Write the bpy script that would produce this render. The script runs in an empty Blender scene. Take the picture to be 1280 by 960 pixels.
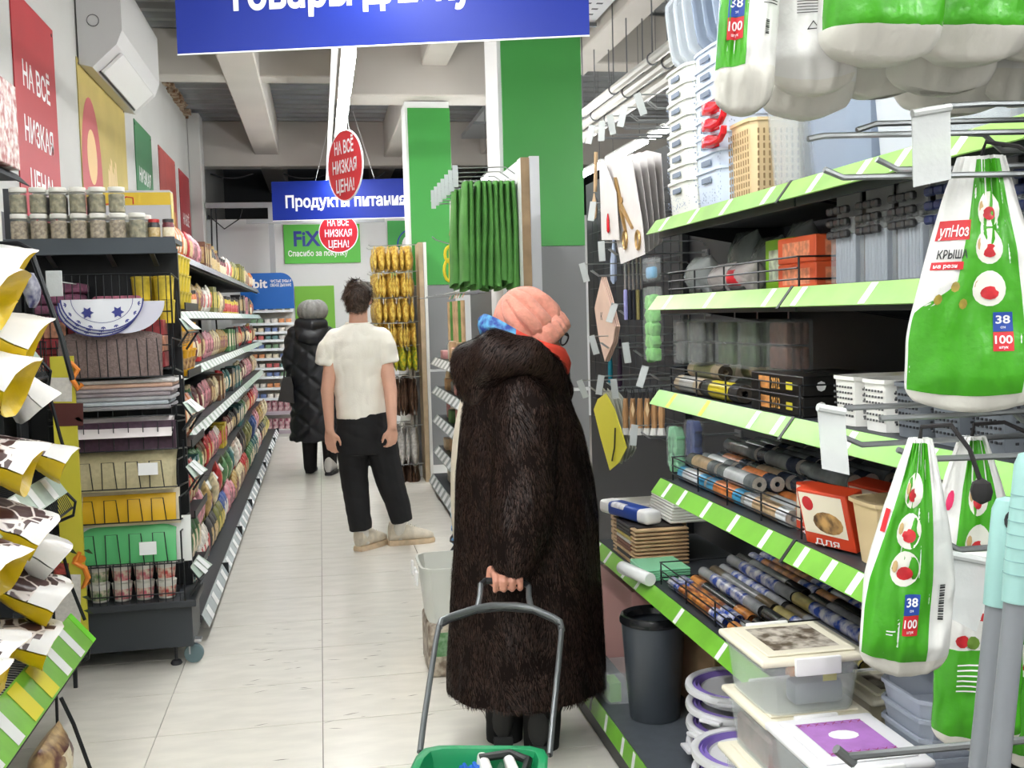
import bpy, bmesh, math, random
import numpy as np
from mathutils import Vector, Matrix, noise
C = bpy.context.scene.collection
rnd = random.Random(7)
PI = math.pi
# ------------------------------------------------------------------ camera
FPX, CZ = 1345.0, 1.5
def _cam():
    yw = Vector(((400-640)/FPX, -(398-480)/FPX, -1)).normalized()
    h = Vector((1, .028, 0)); xw = (h - h.dot(yw)*yw).normalized(); zw = xw.cross(yw)
    return Matrix((xw, yw, zw))            # rows: world axes seen by the camera = camera-to-world rotation
RCW = _cam()
cam_d = bpy.data.cameras.new('camera'); cam_d.sensor_width = 36; cam_d.lens = FPX*36/1280
cam_d.clip_start = .05; cam_d.clip_end = 100
cam = bpy.data.objects.new('camera', cam_d); C.objects.link(cam)
cam.matrix_world = Matrix.Translation((0, 0, CZ)) @ RCW.to_4x4()
bpy.context.scene.camera = cam
def W(px, py, X=None, Y=None, Z=None):     # the point of a real plane X=, Y= or Z= that a picture point shows
    d = RCW @ Vector(((px-640)/FPX, -(py-480)/FPX, -1)); o = Vector((0, 0, CZ))
    t = (X/d.x) if X is not None else (Y/d.y) if Y is not None else ((Z-CZ)/d.z)
    return o + d*t
# ------------------------------------------------------------------ world, exposure
sc = bpy.context.scene
sc.view_settings.view_transform = 'Standard'; sc.view_settings.look = 'None'
sc.view_settings.gamma = 1; sc.view_settings.exposure = 2.12; sc.view_settings.use_curve_mapping = False
wd = bpy.data.worlds.new('world'); sc.world = wd; wd.use_nodes = True
wd.node_tree.nodes['Background'].inputs[0].default_value = (.9, .95, 1, 1)
wd.node_tree.nodes['Background'].inputs[1].default_value = .3
LAMP = 13.0                                 # radiance of every tube lamp
sc.cycles.max_bounces = 7; sc.cycles.diffuse_bounces = 4; sc.cycles.glossy_bounces = 3
sc.cycles.transparent_max_bounces = 14; sc.cycles.transmission_bounces = 3
sc.cycles.sample_clamp_indirect = 4.0
# ------------------------------------------------------------------ materials
MATS = {}
def lin(c):
    r = []
    for x in c[:3]:
        x = x/255.0
        r.append(x/12.92 if x <= .04045 else ((x+.055)/1.055)**2.4)
    return (*r, 1)
def M(name, col=(200,200,200), rough=.5, metal=0, spec=.5, var=None, bump=None, clear=None, emit=0, coat=0, sheen=0, stretch=None, col2=None):
    if name in MATS: return MATS[name]
    m = bpy.data.materials.new(name); m.use_nodes = True; MATS[name] = m
    nt = m.node_tree; N = nt.nodes; L = nt.links; p = N['Principled BSDF']
    p.inputs['Base Color'].default_value = lin(col); p.inputs['Roughness'].default_value = rough
    p.inputs['Metallic'].default_value = metal; p.inputs['Specular IOR Level'].default_value = spec
    if coat: p.inputs['Coat Weight'].default_value = coat; p.inputs['Coat Roughness'].default_value = .12
    if sheen: p.inputs['Sheen Weight'].default_value = sheen
    if emit: p.inputs['Emission Color'].default_value = lin(col); p.inputs['Emission Strength'].default_value = emit
    if var or bump:
        tc = N.new('ShaderNodeTexCoord'); mp = N.new('ShaderNodeMapping'); L.new(tc.outputs['Object'], mp.inputs[0])
        if stretch: mp.inputs['Scale'].default_value = stretch
    if var:
        n = N.new('ShaderNodeTexNoise'); n.inputs['Scale'].default_value = var[0]; n.inputs['Detail'].default_value = 5
        L.new(mp.outputs[0], n.inputs['Vector'])
        cr = N.new('ShaderNodeValToRGB'); a = lin(col); k = var[1]
        b = lin(col2) if col2 else tuple(max(0, x*(1-k)) for x in a[:3])+(1,)
        cr.color_ramp.elements[0].position = .38; cr.color_ramp.elements[1].position = .62
        cr.color_ramp.elements[0].color = b
        cr.color_ramp.elements[1].color = a if col2 else tuple(min(1, x*(1+k*.4)) for x in a[:3])+(1,)
        L.new(n.outputs['Fac'], cr.inputs[0]); L.new(cr.outputs[0], p.inputs['Base Color'])
    if bump:
        n2 = N.new('ShaderNodeTexNoise'); n2.inputs['Scale'].default_value = bump[0]; n2.inputs['Detail'].default_value = 4
        L.new(mp.outputs[0], n2.inputs['Vector'])
        bp = N.new('ShaderNodeBump'); bp.inputs['Strength'].default_value = bump[1]; bp.inputs['Distance'].default_value = .01
        L.new(n2.outputs['Fac'], bp.inputs['Height']); L.new(bp.outputs[0], p.inputs['Normal'])
    if clear is not None:                   # thin clear plastic: part of the light passes straight through
        t = N.new('ShaderNodeBsdfTransparent'); mx = N.new('ShaderNodeMixShader'); mx.inputs[0].default_value = clear
        t.inputs[0].default_value = (.97, .98, .98, 1)
        L.new(p.outputs[0], mx.inputs[1]); L.new(t.outputs[0], mx.inputs[2])
        L.new(mx.outputs[0], N['Material Output'].inputs['Surface'])
    return m
def solid(c, rough=.5, **k):
    return M('paint_%d_%d_%d_%d' % (*c[:3], int(rough*100)), c, rough, **k)
# ------------------------------------------------------------------ mesh builder
_txt = {}
def text_geo(s, bold=.012):
    if (s, bold) in _txt: return _txt[(s, bold)]
    cu = bpy.data.curves.new('t', 'FONT'); cu.body = s; cu.size = 1; cu.offset = bold; cu.resolution_u = 3
    ob = bpy.data.objects.new('t', cu); C.objects.link(ob)
    dg = bpy.context.evaluated_depsgraph_get(); me = bpy.data.meshes.new_from_object(ob.evaluated_get(dg))
    v = [tuple(x.co)[:2] for x in me.vertices]; f = [tuple(p.vertices) for p in me.polygons]
    bpy.data.objects.remove(ob); bpy.data.curves.remove(cu); bpy.data.meshes.remove(me)
    _txt[(s, bold)] = (v, f); return v, f
class MB:
    def __init__(s): s.v = []; s.f = []; s.m = []; s.t = None
    def add(s, vs, fs, m=0):
        n = len(s.v)
        if s.t is not None: vs = [s.t @ Vector(v) for v in vs]
        s.v += [tuple(v) for v in vs]; s.f += [tuple(i+n for i in q) for q in fs]; s.m += [m]*len(fs); return s
    def box(s, x0, x1, y0, y1, z0, z1, m=0):
        return s.add([(x0,y0,z0),(x1,y0,z0),(x1,y1,z0),(x0,y1,z0),(x0,y0,z1),(x1,y0,z1),(x1,y1,z1),(x0,y1,z1)],
                     [(3,2,1,0),(4,5,6,7),(0,1,5,4),(1,2,6,5),(2,3,7,6),(3,0,4,7)], m)
    def rbox(s, x0, x1, y0, y1, z0, z1, r=.01, seg=2, m=0):
        b = bmesh.new(); bmesh.ops.create_cube(b, size=1)
        for v in b.verts: v.co = Vector(((x0+x1)/2+v.co.x*(x1-x0), (y0+y1)/2+v.co.y*(y1-y0), (z0+z1)/2+v.co.z*(z1-z0)))
        bmesh.ops.bevel(b, geom=b.edges[:], offset=r, segments=seg, affect='EDGES', profile=.5, clamp_overlap=True)
        b.verts.index_update(); s.add([v.co for v in b.verts], [[v.index for v in f.verts] for f in b.faces], m); b.free(); return s
    def quad(s, a, b, c, d, m=0): return s.add([a,b,c,d], [(0,1,2,3)], m)
    def slab(s, a, b, c, d, t, m=0):        # four corners thickened along their normal
        a,b,c,d = map(Vector, (a,b,c,d)); n = (b-a).cross(d-a).normalized()*t
        return s.add([a,b,c,d,a-n,b-n,c-n,d-n], [(0,1,2,3),(7,6,5,4),(1,0,4,5),(2,1,5,6),(3,2,6,7),(0,3,7,4)], m)
    def tube(s, pts, r, n=6, m=0, closed=False):
        pts = [Vector(p) for p in pts]; k = len(pts); rs = r if isinstance(r, (list, tuple)) else [r]*k
        vs = []; fs = []; ref = None
        for i, p in enumerate(pts):
            if closed: t = (pts[(i+1) % k]-pts[i-1])
            else: t = pts[min(i+1, k-1)]-pts[max(i-1, 0)]
            t.normalize()
            if ref is None: ref = t.orthogonal().normalized()
            u = ref-ref.dot(t)*t
            if u.length < 1e-6: u = t.orthogonal()
            u.normalize(); ref = u; w = t.cross(u)
            for j in range(n):
                a = 2*PI*j/n; vs.append(p+(u*math.cos(a)+w*math.sin(a))*rs[i])
        for i in range(k if closed else k-1):
            for j in range(n):
                a = i*n+j; b = i*n+(j+1) % n; i2 = (i+1) % k; fs.append((a, b, i2*n+(j+1) % n, i2*n+j))
        if not closed: fs.append(tuple(range(n-1, -1, -1))); fs.append(tuple((k-1)*n+j for j in range(n)))
        return s.add(vs, fs, m)
    def lathe(s, prof, n=16, o=(0,0,0), m=0, sx=1, sy=1, pw=2.0, cap=True):   # prof [(r,z)]; pw>2 squares the outline
        vs = []; fs = []; ms = []; o = Vector(o)
        for r, z in prof:
            for j in range(n):
                a = 2*PI*j/n; c, q = math.cos(a), math.sin(a)
                g = 1/((abs(c)**pw+abs(q)**pw)**(1/pw))
                vs.append(o+Vector((r*c*g*sx, r*q*g*sy, z)))
        for i in range(len(prof)-1):
            for j in range(n): fs.append((i*n+j, i*n+(j+1) % n, (i+1)*n+(j+1) % n, (i+1)*n+j))
        if cap and prof[0][0] > 1e-5: fs.append(tuple(range(n-1, -1, -1)))
        if cap and prof[-1][0] > 1e-5: fs.append(tuple((len(prof)-1)*n+j for j in range(n)))
        return s.add(vs, fs, m)
    def loft(s, rings, m=0, cap=True, closed=True):
        n = len(rings[0]); vs = [v for r in rings for v in r]; fs = []
        for i in range(len(rings)-1):
            for j in range(n if closed else n-1): fs.append((i*n+j, i*n+(j+1) % n, (i+1)*n+(j+1) % n, (i+1)*n+j))
        if cap and closed: fs.append(tuple(range(n-1, -1, -1))); fs.append(tuple((len(rings)-1)*n+j for j in range(n)))
        return s.add(vs, fs, m)
    def grid(s, fn, nu, nv, m=0):
        vs = [fn(i/nu, j/nv) for j in range(nv+1) for i in range(nu+1)]
        return s.add(vs, [(j*(nu+1)+i, j*(nu+1)+i+1, (j+1)*(nu+1)+i+1, (j+1)*(nu+1)+i) for j in range(nv) for i in range(nu)], m)
    def sheet(s, fn, nu, nv, t, m=0):       # a grid with thickness
        g = [[Vector(fn(i/nu, j/nv)) for i in range(nu+1)] for j in range(nv+1)]
        top = []; bot = []
        for j in range(nv+1):
            for i in range(nu+1):
                du = g[j][min(i+1, nu)]-g[j][max(i-1, 0)]; dv = g[min(j+1, nv)][i]-g[max(j-1, 0)][i]
                nn = du.cross(dv); nn = nn.normalized() if nn.length > 1e-9 else Vector((0,0,1))
                top.append(g[j][i]+nn*t/2); bot.append(g[j][i]-nn*t/2)
        K = len(top); w = nu+1; fs = []
        for j in range(nv):
            for i in range(nu):
                a = j*w+i; fs.append((a, a+1, a+w+1, a+w)); fs.append((K+a+w, K+a+w+1, K+a+1, K+a))
        for i in range(nu):
            fs.append((i+1, i, K+i, K+i+1)); a = nv*w+i; fs.append((a, a+1, K+a+1, K+a))
        for j in range(nv):
            a = j*w; fs.append((a, a+w, K+a+w, K+a)); a = j*w+nu; fs.append((a+w, a, K+a, K+a+w))
        return s.add(top+bot, fs, m)
    def disc(s, o, u, v, ru, rv, n=24, m=0, t=0):
        o, u, v = Vector(o), Vector(u).normalized(), Vector(v).normalized(); nn = u.cross(v).normalized()
        a = [o+u*ru*math.cos(2*PI*i/n)+v*rv*math.sin(2*PI*i/n) for i in range(n)]
        if not t: return s.add(a, [tuple(range(n))], m)
        return s.loft([[p-nn*t for p in a], a], m)
    def text(s, txt, o, u, v, h, w=None, m=0, bold=.012, center=True, lift=0):   # cap height h, fitted to width w
        vs, fs = text_geo(txt, bold); u, v = Vector(u).normalized(), Vector(v).normalized(); o = Vector(o)+u.cross(v)*lift
        x0 = min(a[0] for a in vs); x1 = max(a[0] for a in vs); k = h/.72; kx = (w/(x1-x0)) if w else k
        off = (x0+x1)/2 if center else x0
        return s.add([o+u*(a[0]-off)*kx+v*a[1]*k for a in vs], fs, m)
    def islands(s):                         # one builder per separate piece
        p = list(range(len(s.v)))
        def fd(a):
            while p[a] != a: p[a] = p[p[a]]; a = p[a]
            return a
        for q in s.f:
            for i in q[1:]: p[fd(i)] = fd(q[0])
        g = {}
        for q, m in zip(s.f, s.m): g.setdefault(fd(q[0]), []).append((q, m))
        out = []
        for fs in g.values():
            b = MB(); mp = {}
            for q, m in fs:
                for i in q:
                    if i not in mp: mp[i] = len(b.v); b.v.append(s.v[i])
                b.f.append(tuple(mp[i] for i in q)); b.m.append(m)
            out.append(b)
        return out
    def each(s, name, mats, parent, smooth=35): return [b.build(name, mats, parent, smooth) for b in s.islands()]
    def build(s, name, mats, parent=None, smooth=35, label=None, kind=None):
        me = bpy.data.meshes.new(name); V = s.v
        o = bpy.data.objects.new(name, me); C.objects.link(o)
        if parent is None:
            xs = [v[0] for v in V]; ys = [v[1] for v in V]; zs = [v[2] for v in V]
            org = Vector(((min(xs)+max(xs))/2, (min(ys)+max(ys))/2, min(zs)))
            V = [(v[0]-org.x, v[1]-org.y, v[2]-org.z) for v in V]; o.location = org; o['_w'] = list(org)
        else:
            o.parent = parent; w = Vector(parent['_w']); V = [(v[0]-w.x, v[1]-w.y, v[2]-w.z) for v in V]; o['_w'] = list(w)
        me.from_pydata(V, [], s.f)
        for q in (mats if isinstance(mats, (list, tuple)) else [mats]): me.materials.append(q)
        me.polygons.foreach_set('material_index', s.m)
        if smooth:
            me.polygons.foreach_set('use_smooth', [True]*len(s.f)); me.set_sharp_from_angle(angle=math.radians(smooth))
        me.update()
        if label: o['label'] = label
        if kind: o['kind'] = kind
        return o
def tag(o, label, cat, group=None, kind=None):
    o['label'] = label; o['category'] = cat
    if group: o['group'] = group
    if kind: o['kind'] = kind
    return o
def thing(name, label, cat, loc=(0,0,0), group=None):
    o = bpy.data.objects.new(name, None); C.objects.link(o); o.location = loc; o['_w'] = list(loc); o.empty_display_size = .05
    return tag(o, label, cat, group)
def struct(o): o['kind'] = 'structure'; return o
KIDS = {}
def kids(o):
    return [c for c in C.objects if c.parent == o]
def dup(root, loc, rz=0, label=None, group=None, ks=None, scale=None, rot=None):
    r = root.copy(); C.objects.link(r); r.location = loc; r.rotation_euler = rot if rot else (0,0,rz)
    if scale: r.scale = scale
    if label: r['label'] = label
    if group: r['group'] = group
    key = root.name
    if key not in KIDS: KIDS[key] = [(c, kids(c)) for c in kids(root)]
    for c, gs in KIDS[key]:
        d = c.copy(); C.objects.link(d); d.parent = r
        for g in gs: e = g.copy(); C.objects.link(e); e.parent = d
    return r
class Proto:                                # first use moves the original, later uses copy it
    def __init__(s, root): s.r = root; s.used = False
    def put(s, loc, rz=0, label=None, group=None, rot=None, scale=None):
        if s.used: return dup(s.r, loc, rz, label, group, rot=rot, scale=scale)
        s.used = True; r = s.r; KIDS[r.name] = [(c, kids(c)) for c in kids(r)]
        r.location = loc; r.rotation_euler = rot if rot else (0,0,rz)
        if scale: r.scale = scale
        if label: r['label'] = label
        if group: r['group'] = group
        return r
ORD = 'first second third fourth fifth sixth seventh eighth ninth tenth eleventh twelfth thirteenth fourteenth fifteenth sixteenth seventeenth eighteenth nineteenth twentieth'.split()
def nth(i): return ORD[i] if i < 20 else '%d%s' % (i+1, {1:'st',2:'nd',3:'rd'}.get((i+1) % 10, 'th'))
CNT = {}
def count(k): CNT[k] = CNT.get(k, -1)+1; return nth(CNT[k])
def ns(x, y, z=0, s=1): return noise.noise(Vector((x*s, y*s, z*s)))
# common materials
white = M('white_paint', (226,226,222), .6, var=(3,.05)); black_metal = M('black_metal', (30,33,37), .42, metal=.2)
chrome = M('chrome_wire', (185,188,190), .28, metal=.9); grey_metal = M('grey_metal', (120,122,125), .4, metal=.5)
dark_grey = M('dark_shelf', (50,54,59), .5); clear_film = M('clear_film', (236,240,242), .12, clear=.85)
tag_white = M('tag_paper', (235,237,238), .5); ink = M('ink', (40,40,44), .6); red_print = M('red_print', (205,38,48), .45)
white_print = M('white_print', (245,245,245), .5); blue_print = M('blue_print', (32,70,160), .45); strip_green = M('strip_green', (122,190,62), .3, var=(9,.12))
strip_pale = M('strip_pale', (178,196,184), .3, var=(12,.12))
# ------------------------------------------------------------------ the room
XL, YB = -1.6, 15.0
fl = MB(); fl.box(XL-.1, 7, -4, 20, -.12, -.006)
floor = struct(fl.build('floor', M('grout', (104,98,92), .8)))
tm = M('floor_tile', (234,230,221), .22, spec=.4, var=(5,.06), bump=(30,.02), stretch=(1,3,1))
TW, TL = .597, .4605; tiles = {}
def tile(ix, iy):
    k = (ix*7+iy*3) % 4
    x0 = -.048+ix*TW; y0 = 3.992+iy*TL
    if k not in tiles:
        b = MB(); b.box(-TW/2+.0014, TW/2-.0014, -TL/2+.0022, TL/2-.0022, -.006, 0)
        o = b.build('tile', tm, floor, smooth=0); o.data.transform(Matrix.Translation((floor['_w'][0], floor['_w'][1], floor['_w'][2])))
        tiles[k] = o
    else:
        o = tiles[k].copy(); C.objects.link(o); o.parent = floor
    w = floor['_w']; o.location = (x0+TW/2-w[0], y0+TL/2-w[1], -w[2])
for iy in range(-5, 24):
    for ix in range(-3, 3): tile(ix, iy)
b = MB(); b.box(XL, XL+4.2, 1.2, 1.6, -.006, 0)
# scuffs: small dark streaks worn into the tiles
sm = M('scuff', (120,112,104), .7); b = MB()
for i in range(60):
    x = rnd.uniform(-.35, .55); y = rnd.gauss(4.6, .5); l = rnd.uniform(.01, .035); a = rnd.uniform(-.3, .5); w = rnd.uniform(.0015, .004)
    u = Vector((math.cos(a), math.sin(a), 0))*l; v = Vector((-math.sin(a), math.cos(a), 0))*w; o = Vector((x, y, .0006))
    b.add([o-u, o-u*.3-v, o+u, o+u*.2+v], [(0,1,2,3)])
b.build('scuff_marks', sm, floor)['kind'] = 'stuff'
wall_m = M('wall_paint', (203,203,200), .75, var=(1.2,.04), bump=(40,.05)); deckm = M('ceiling_steel', (150,153,154), .5, metal=.35, var=(2,.12))
beam_m = M('beam_paint', (196,191,184), .8, var=(1.5,.05)); dark_m = M('dark_wall', (70,72,74), .8)
b = MB(); b.box(XL-.15, XL, -4, 20, 0, 4.3); struct(b.build('wall_left', wall_m))
b = MB(); b.box(XL, 7, YB, YB+.12, 0, 2.86); struct(b.build('wall_back', M('partition', (214,216,216), .7, var=(1,.03))))
b = MB(); b.box(XL, 7, 20, 20.2, 0, 4.4); struct(b.build('wall_far', dark_m))
b = MB(); b.box(7, 7.15, -4, 20, 0, 4.4); struct(b.build('wall_right', wall_m))
b = MB(); b.box(XL, 7, -4.15, -4, 0, 4.4); struct(b.build('wall_front', wall_m))
b = MB(); y = -4.0; pr = []                 # trapezoid sheet-steel deck, ribs across the aisle
while y < 20:
    pr += [(y, 4.30), (y+.15, 4.30), (y+.18, 4.24), (y+.27, 4.24)]; y += .30
b.loft([[(XL, p[0], p[1]) for p in pr], [(7, p[0], p[1]) for p in pr]], closed=False)
struct(b.build('ceiling', deckm, smooth=0))
n = 0
def beam(x0, x1, y0, y1, z0, z1, m=beam_m):
    global n; n += 1; b = MB(); b.rbox(x0, x1, y0, y1, z0, z1, .012, 1); return struct(b.build('trim_%d' % n, m))
for yy in (1.0, 5.6, 10.6): beam(XL, .22, yy, yy+.30, 3.80, 4.24)
back_beam = beam(XL, 7, 15.4, 15.7, 3.62, 4.24)
beam(.22, 1.9, 9.8, 10.25, 3.47, 4.24); beam(1.9, 7, 9.85, 10.2, 3.79, 4.24); beam(.22, 7, 4.4, 4.8, 3.6, 4.24)
beam(-.80, -.47, -4, 20, 3.78, 4.238); beam(.98, 1.22, -4, 20, 3.74, 4.237); beam(2.35, 2.62, -4, 20, 3.78, 4.236)
beam(XL, XL+.16, 14.6, YB-.002, 0, 4.2, wall_m)
# broken brick edge where the deck meets the wall
b = MB()
for i in range(420):
    y = rnd.uniform(6.5, 15.3); s = rnd.uniform(.012, .045); z = 4.165+rnd.uniform(-.05, .035)
    if 10.5 < y < 11: continue
    b.rbox(XL+.001, XL+rnd.uniform(.03,.10), y-s, y+s, z-s*.6, z+s*.5, .004, 1)
o = b.build('rubble_edge', M('rubble', (176,160,138), .9, var=(14,.5), col2=(120,84,58), bump=(60,.5))); tag(o, 'crumbling brick edge under the ceiling deck along the poster wall', 'brickwork', kind='stuff')
# square pillars with green upper and grey lower panels
def pillar(x0, x1, y0, y1, zt, z1, zs):
    global n; n += 1
    b = MB(); b.box(x0+.006, x1-.006, y0+.006, y1, 0, z1); p = struct(b.build('trim_%d' % n, M('pillar_white', (228,230,230), .6), smooth=0))
    b = MB(); b.rbox(x0+.03, x1, y0-.006, y0+.005, zs, zt, .002, 1); b.build('green_panel', M('pillar_green', (62,150,66), .35, var=(1.2,.06)), p)
    b = MB(); b.rbox(x0+.03, x1, y0-.006, y0+.005, 1.0, zs-.004, .002, 1); b.rbox(x0+.03, x1, y0-.006, y0+.005, .1, .975, .002, 1)
    b.each('grey_panel', M('pillar_grey', (128,129,131), .45), p)
    return p
pillar(W(624,215,Y=6.9).x, W(725,44,Y=6.9).x, 6.9, 7.4, 4.2, 4.2, W(722,307,Y=6.9).z)
pillar(.83, 1.25, 10.0, 10.4, 3.40, 3.46, 1.78)
# ------------------------------------------------------------------ posters on the left wall (tall placards, flat print)
def poster(y0, y1, z0, z1, mat, label, lines=None, extra=None):
    p = thing('poster', label, 'poster', (XL+.002, (y0+y1)/2, z0))
    b = MB(); b.box(XL+.002, XL+.008, y0, y1, z0, z1); b.build('board', mat, p, smooth=0)
    X = XL+.0095; U = (0, 1, 0); V = (0, 0, 1); cy = (y0+y1)/2      # seen from the aisle, +Y runs to the right
    if lines:
        for s, z, h, w in lines: b = MB(); b.text(s, (X, cy, z), U, V, h, w, bold=.02); b.build('lettering', white_print, p, smooth=0)
    if extra: extra(p, X, y0, y1)
    b = MB()
    for yy in (y0+.04, y1-.04): b.disc((X, yy, z1-.04), U, V, .012, .012, 8, t=.003)
    b.each('screw', ink, p)
def pw(px): return W(px, 200, X=XL).y
red_p = M('poster_red', (186,50,58), .5, var=(2,.05)); yel_p = M('poster_yellow', (196,176,100), .5, var=(2,.1)); grn_p = M('poster_green', (66,130,86), .5); pink_p = M('poster_pink', (205,110,110), .5)
salmon = M('poster_salmon', (190,88,84), .5, var=(3,.12)); ochre = M('poster_ochre', (160,132,66), .5, var=(3,.1))
ZT = 3.36
poster(6.36, 7.32, 2.0, ZT, red_p, 'large red wall placard reading НА ВСЁ НИЗКАЯ ЦЕНА, nearest on the wall', [('НА ВСЁ', 2.86, .14, .62), ('НИЗКАЯ', 2.55, .14, .66), ('ЦЕНА!', 2.26, .14, .52)])
def food(p, X, y0, y1):
    b = MB(); b.disc((X, y0+.36, 2.55), (0,1,0), (0,0,1), .36, .60, 30); b.build('red_arch', M('poster_arch', (196,92,96), .5), p)
    b = MB(); b.disc((X+.001, y0+.36, 2.72), (0,1,0), (0,0,1), .17, .2, 24, 0); b.build('cup_picture', M('poster_peach', (232,196,140), .5), p)
    b = MB()
    for i in range(6):
        q = y0+.9+i*.09; b.quad((X, q, 2.1), (X, q+.06, 2.1), (X, q+.12-.03*i, 2.7+.05*(i % 3)), (X, q+.06-.03*i, 2.72+.05*(i % 3)))
    b.each('wafer_picture', M('poster_wafer', (226,200,150), .5), p)
poster(8.0, 9.85, 2.0, ZT, yel_p, 'yellow wall placard with a red arch and wafer picture under the air conditioner', None, food)
poster(10.35, 11.35, 2.0, ZT, grn_p, 'green wall placard with white lettering, third from the front', [('НИЗКАЯ', 2.82, .13, .7), ('ЦЕНА', 2.5, .13, .6)])
def spots(p, X, y0, y1):
    b = MB()
    for i in range(4): b.disc((X, y0+.25+.28*i, 2.45+.08*(i % 2)), (0,1,0), (0,0,1), .12, .24, 16)
    b.each('food_picture', M('poster_food', (216,150,90), .5, var=(8,.3)), p)
poster(11.85, 13.15, 2.0, ZT, salmon, 'salmon coloured wall placard with food pictures beyond the green placard', None, spots)
poster(13.5, 14.5, 2.0, ZT-.02, M('poster_red2', (170,52,58), .5), 'narrow dark red wall placard near the back of the aisle', [('НА ВСЁ', 2.7, .13, .6)])
# ------------------------------------------------------------------ air conditioner on the wall
ac = thing('air_conditioner', 'white wall mounted air conditioner above the posters', 'air conditioner', (XL, 8.6, 3.35))
am = M('ac_plastic', (208,208,208), .4)
def acring(y): return [(XL+.012,y,3.32),(XL+.10,y,3.30),(XL+.27,y,3.46),(XL+.31,y,3.56),(XL+.31,y,3.95),(XL+.24,y,4.0),(XL+.012,y,4.0)]
b = MB(); b.loft([acring(8.05), acring(9.85)]); b.build('casing', am, ac, 20)
b = MB(); b.slab((XL+.125,8.25,3.318),(XL+.125,9.65,3.318),(XL+.265,9.65,3.448),(XL+.265,8.25,3.448), -.02); b.build('air_vane', M('ac_vane', (240,240,240), .3), ac)
b = MB(); b.slab((XL+.112,8.22,3.304),(XL+.112,9.68,3.304),(XL+.122,9.68,3.313),(XL+.122,8.22,3.313), -.006); b.build('vent_slot', ink, ac)
b = MB(); b.tube([(XL+.12+.04*math.cos(a*PI/8), 8.046, 3.62+.04*math.sin(a*PI/8)) for a in range(16)], .003, 5, closed=True); b.build('end_cap_ring', grey_metal, ac)
# ------------------------------------------------------------------ tube lamps
lamp_m = M('lamp_glow', (250,251,249), .5, emit=LAMP); lamp_b = M('lamp_body', (200,200,198), .5)
def lampproto():
    t = thing('ceiling_lamp', 'x', 'lamp')
    b = MB(); b.rbox(-.042, .042, -.62, .62, .020, .055, .008, 1); b.build('housing', lamp_b, t)
    b = MB(); b.rbox(-.04, .04, -.6, .6, -.014, .0195, .012, 2); b.build('diffuser', lamp_m, t)
    b = MB()
    for y in (-.45, .45): b.tube([(0, y, .06), (0, y, 1.19)], .003, 4)
    b.each('suspension_wire', grey_metal, t); return t
LP = Proto(lampproto())
for i in range(-5, 2): LP.put((.222, 6.85+i*1.36 if i < 1 else 8.22, 3.0), 0, 'glowing tube lamp over the aisle, %s of its row from the viewer' % nth(i+5), 'aisle tube lamps')
for i, y in enumerate((9.6, 10.98, 12.4, 13.8)): LP.put((.222, y, 3.0), 0, 'glowing tube lamp over the aisle, %s of its row from the viewer' % nth(i+7), 'aisle tube lamps')
for i in range(-3, 9): LP.put((2.93, 1.5+i*1.42, 3.0), 0, 'tube lamp above the next aisle to the right, %s of its row from the viewer' % nth(i+3), 'tube lamps of the next aisle')
for i in range(3): LP.put((1.9, 8.9+i*1.36, 3.0), 0, 'tube lamp over the middle shelving behind the near pillar, %s of its row' % nth(i), 'middle tube lamps')  # unseen row, added to brighten the far floor
for i in range(-2, 5): LP.put((5.2, 1.5+i*2.6, 3.0), 0, 'tube lamp over the outermost right aisle, %s of its row from the front' % nth(i+2), 'outer tube lamps')
for i in range(5): LP.put((-1.05, -2.6+i*1.3, 3.0), 0, 'tube lamp at the near left of the shop, %s of its row from the front' % nth(i), 'near left tube lamps')  # row outside the view, added for side light on the right shelves
for i in range(4): LP.put((1.4, -3.2+i*1.3, 3.0), 0, 'tube lamp at the near right of the shop, %s of its row from the front' % nth(i), 'near right tube lamps')
b = MB(); b.box(.13, .17, -3, 14, 3.10, 3.125); o = b.build('lamp_track', lamp_b); tag(o, 'thin grey mounting rail running beside the aisle tube lamps', 'rail')
# ------------------------------------------------------------------ pipes, cables and tray under the right hand deck
for k, (x, z, r) in enumerate(((2.34, 3.23, .035), (2.45, 3.21, .04), (2.58, 3.18, .05))):
    b = MB(); b.tube([(x, -3, z), (x, 14.9, z)], r, 10); p = b.build('pipe', M('pipe_white', (214,212,206), .45))
    tag(p, ['thin white ceiling pipe, leftmost of the three parallel pipes', 'middle white ceiling pipe of the three parallel pipes', 'thickest white ceiling pipe, right of its two neighbours'][k], 'pipe', 'ceiling pipes')
    b = MB()
    for y in range(2, 14): b.tube([(x, y+.3, z+r), (x, y+.3, 4.2)], .006, 4); b.tube([(x+(r+.004)*math.cos(a*PI/6), y+.3, z+(r+.004)*math.sin(a*PI/6)) for a in range(12)], .008, 4, closed=True)
    b.build('pipe_hanger', grey_metal, p, kind='stuff')
tr = thing('cable_tray', 'perforated grey steel cable tray running under the ceiling above the right aisle', 'cable tray', (2.1, 5, 3.78))
b = MB(); b.box(1.96, 2.30, -3, 14.5, 3.85, 3.858); b.box(1.96, 1.97, -3, 14.5, 3.858, 3.91); b.box(2.29, 2.30, -3, 14.5, 3.858, 3.91); b.each('tray_sheet', M('galvanised', (176,178,180), .4, metal=.6), tr)
b = MB()
for i in range(60):
    y = 2+i*.15
    for x in (2.0, 2.09, 2.18): b.box(x, x+.05, y, y+.035, 3.8485, 3.8498)
b.build('perforations', ink, tr)['kind'] = 'stuff'
b = MB()
for i in range(9): b.box(1.94, 2.32, 1.2+i*1.5, 1.24+i*1.5, 3.82, 3.85)
b.each('tray_bracket', grey_metal, tr)
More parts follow.
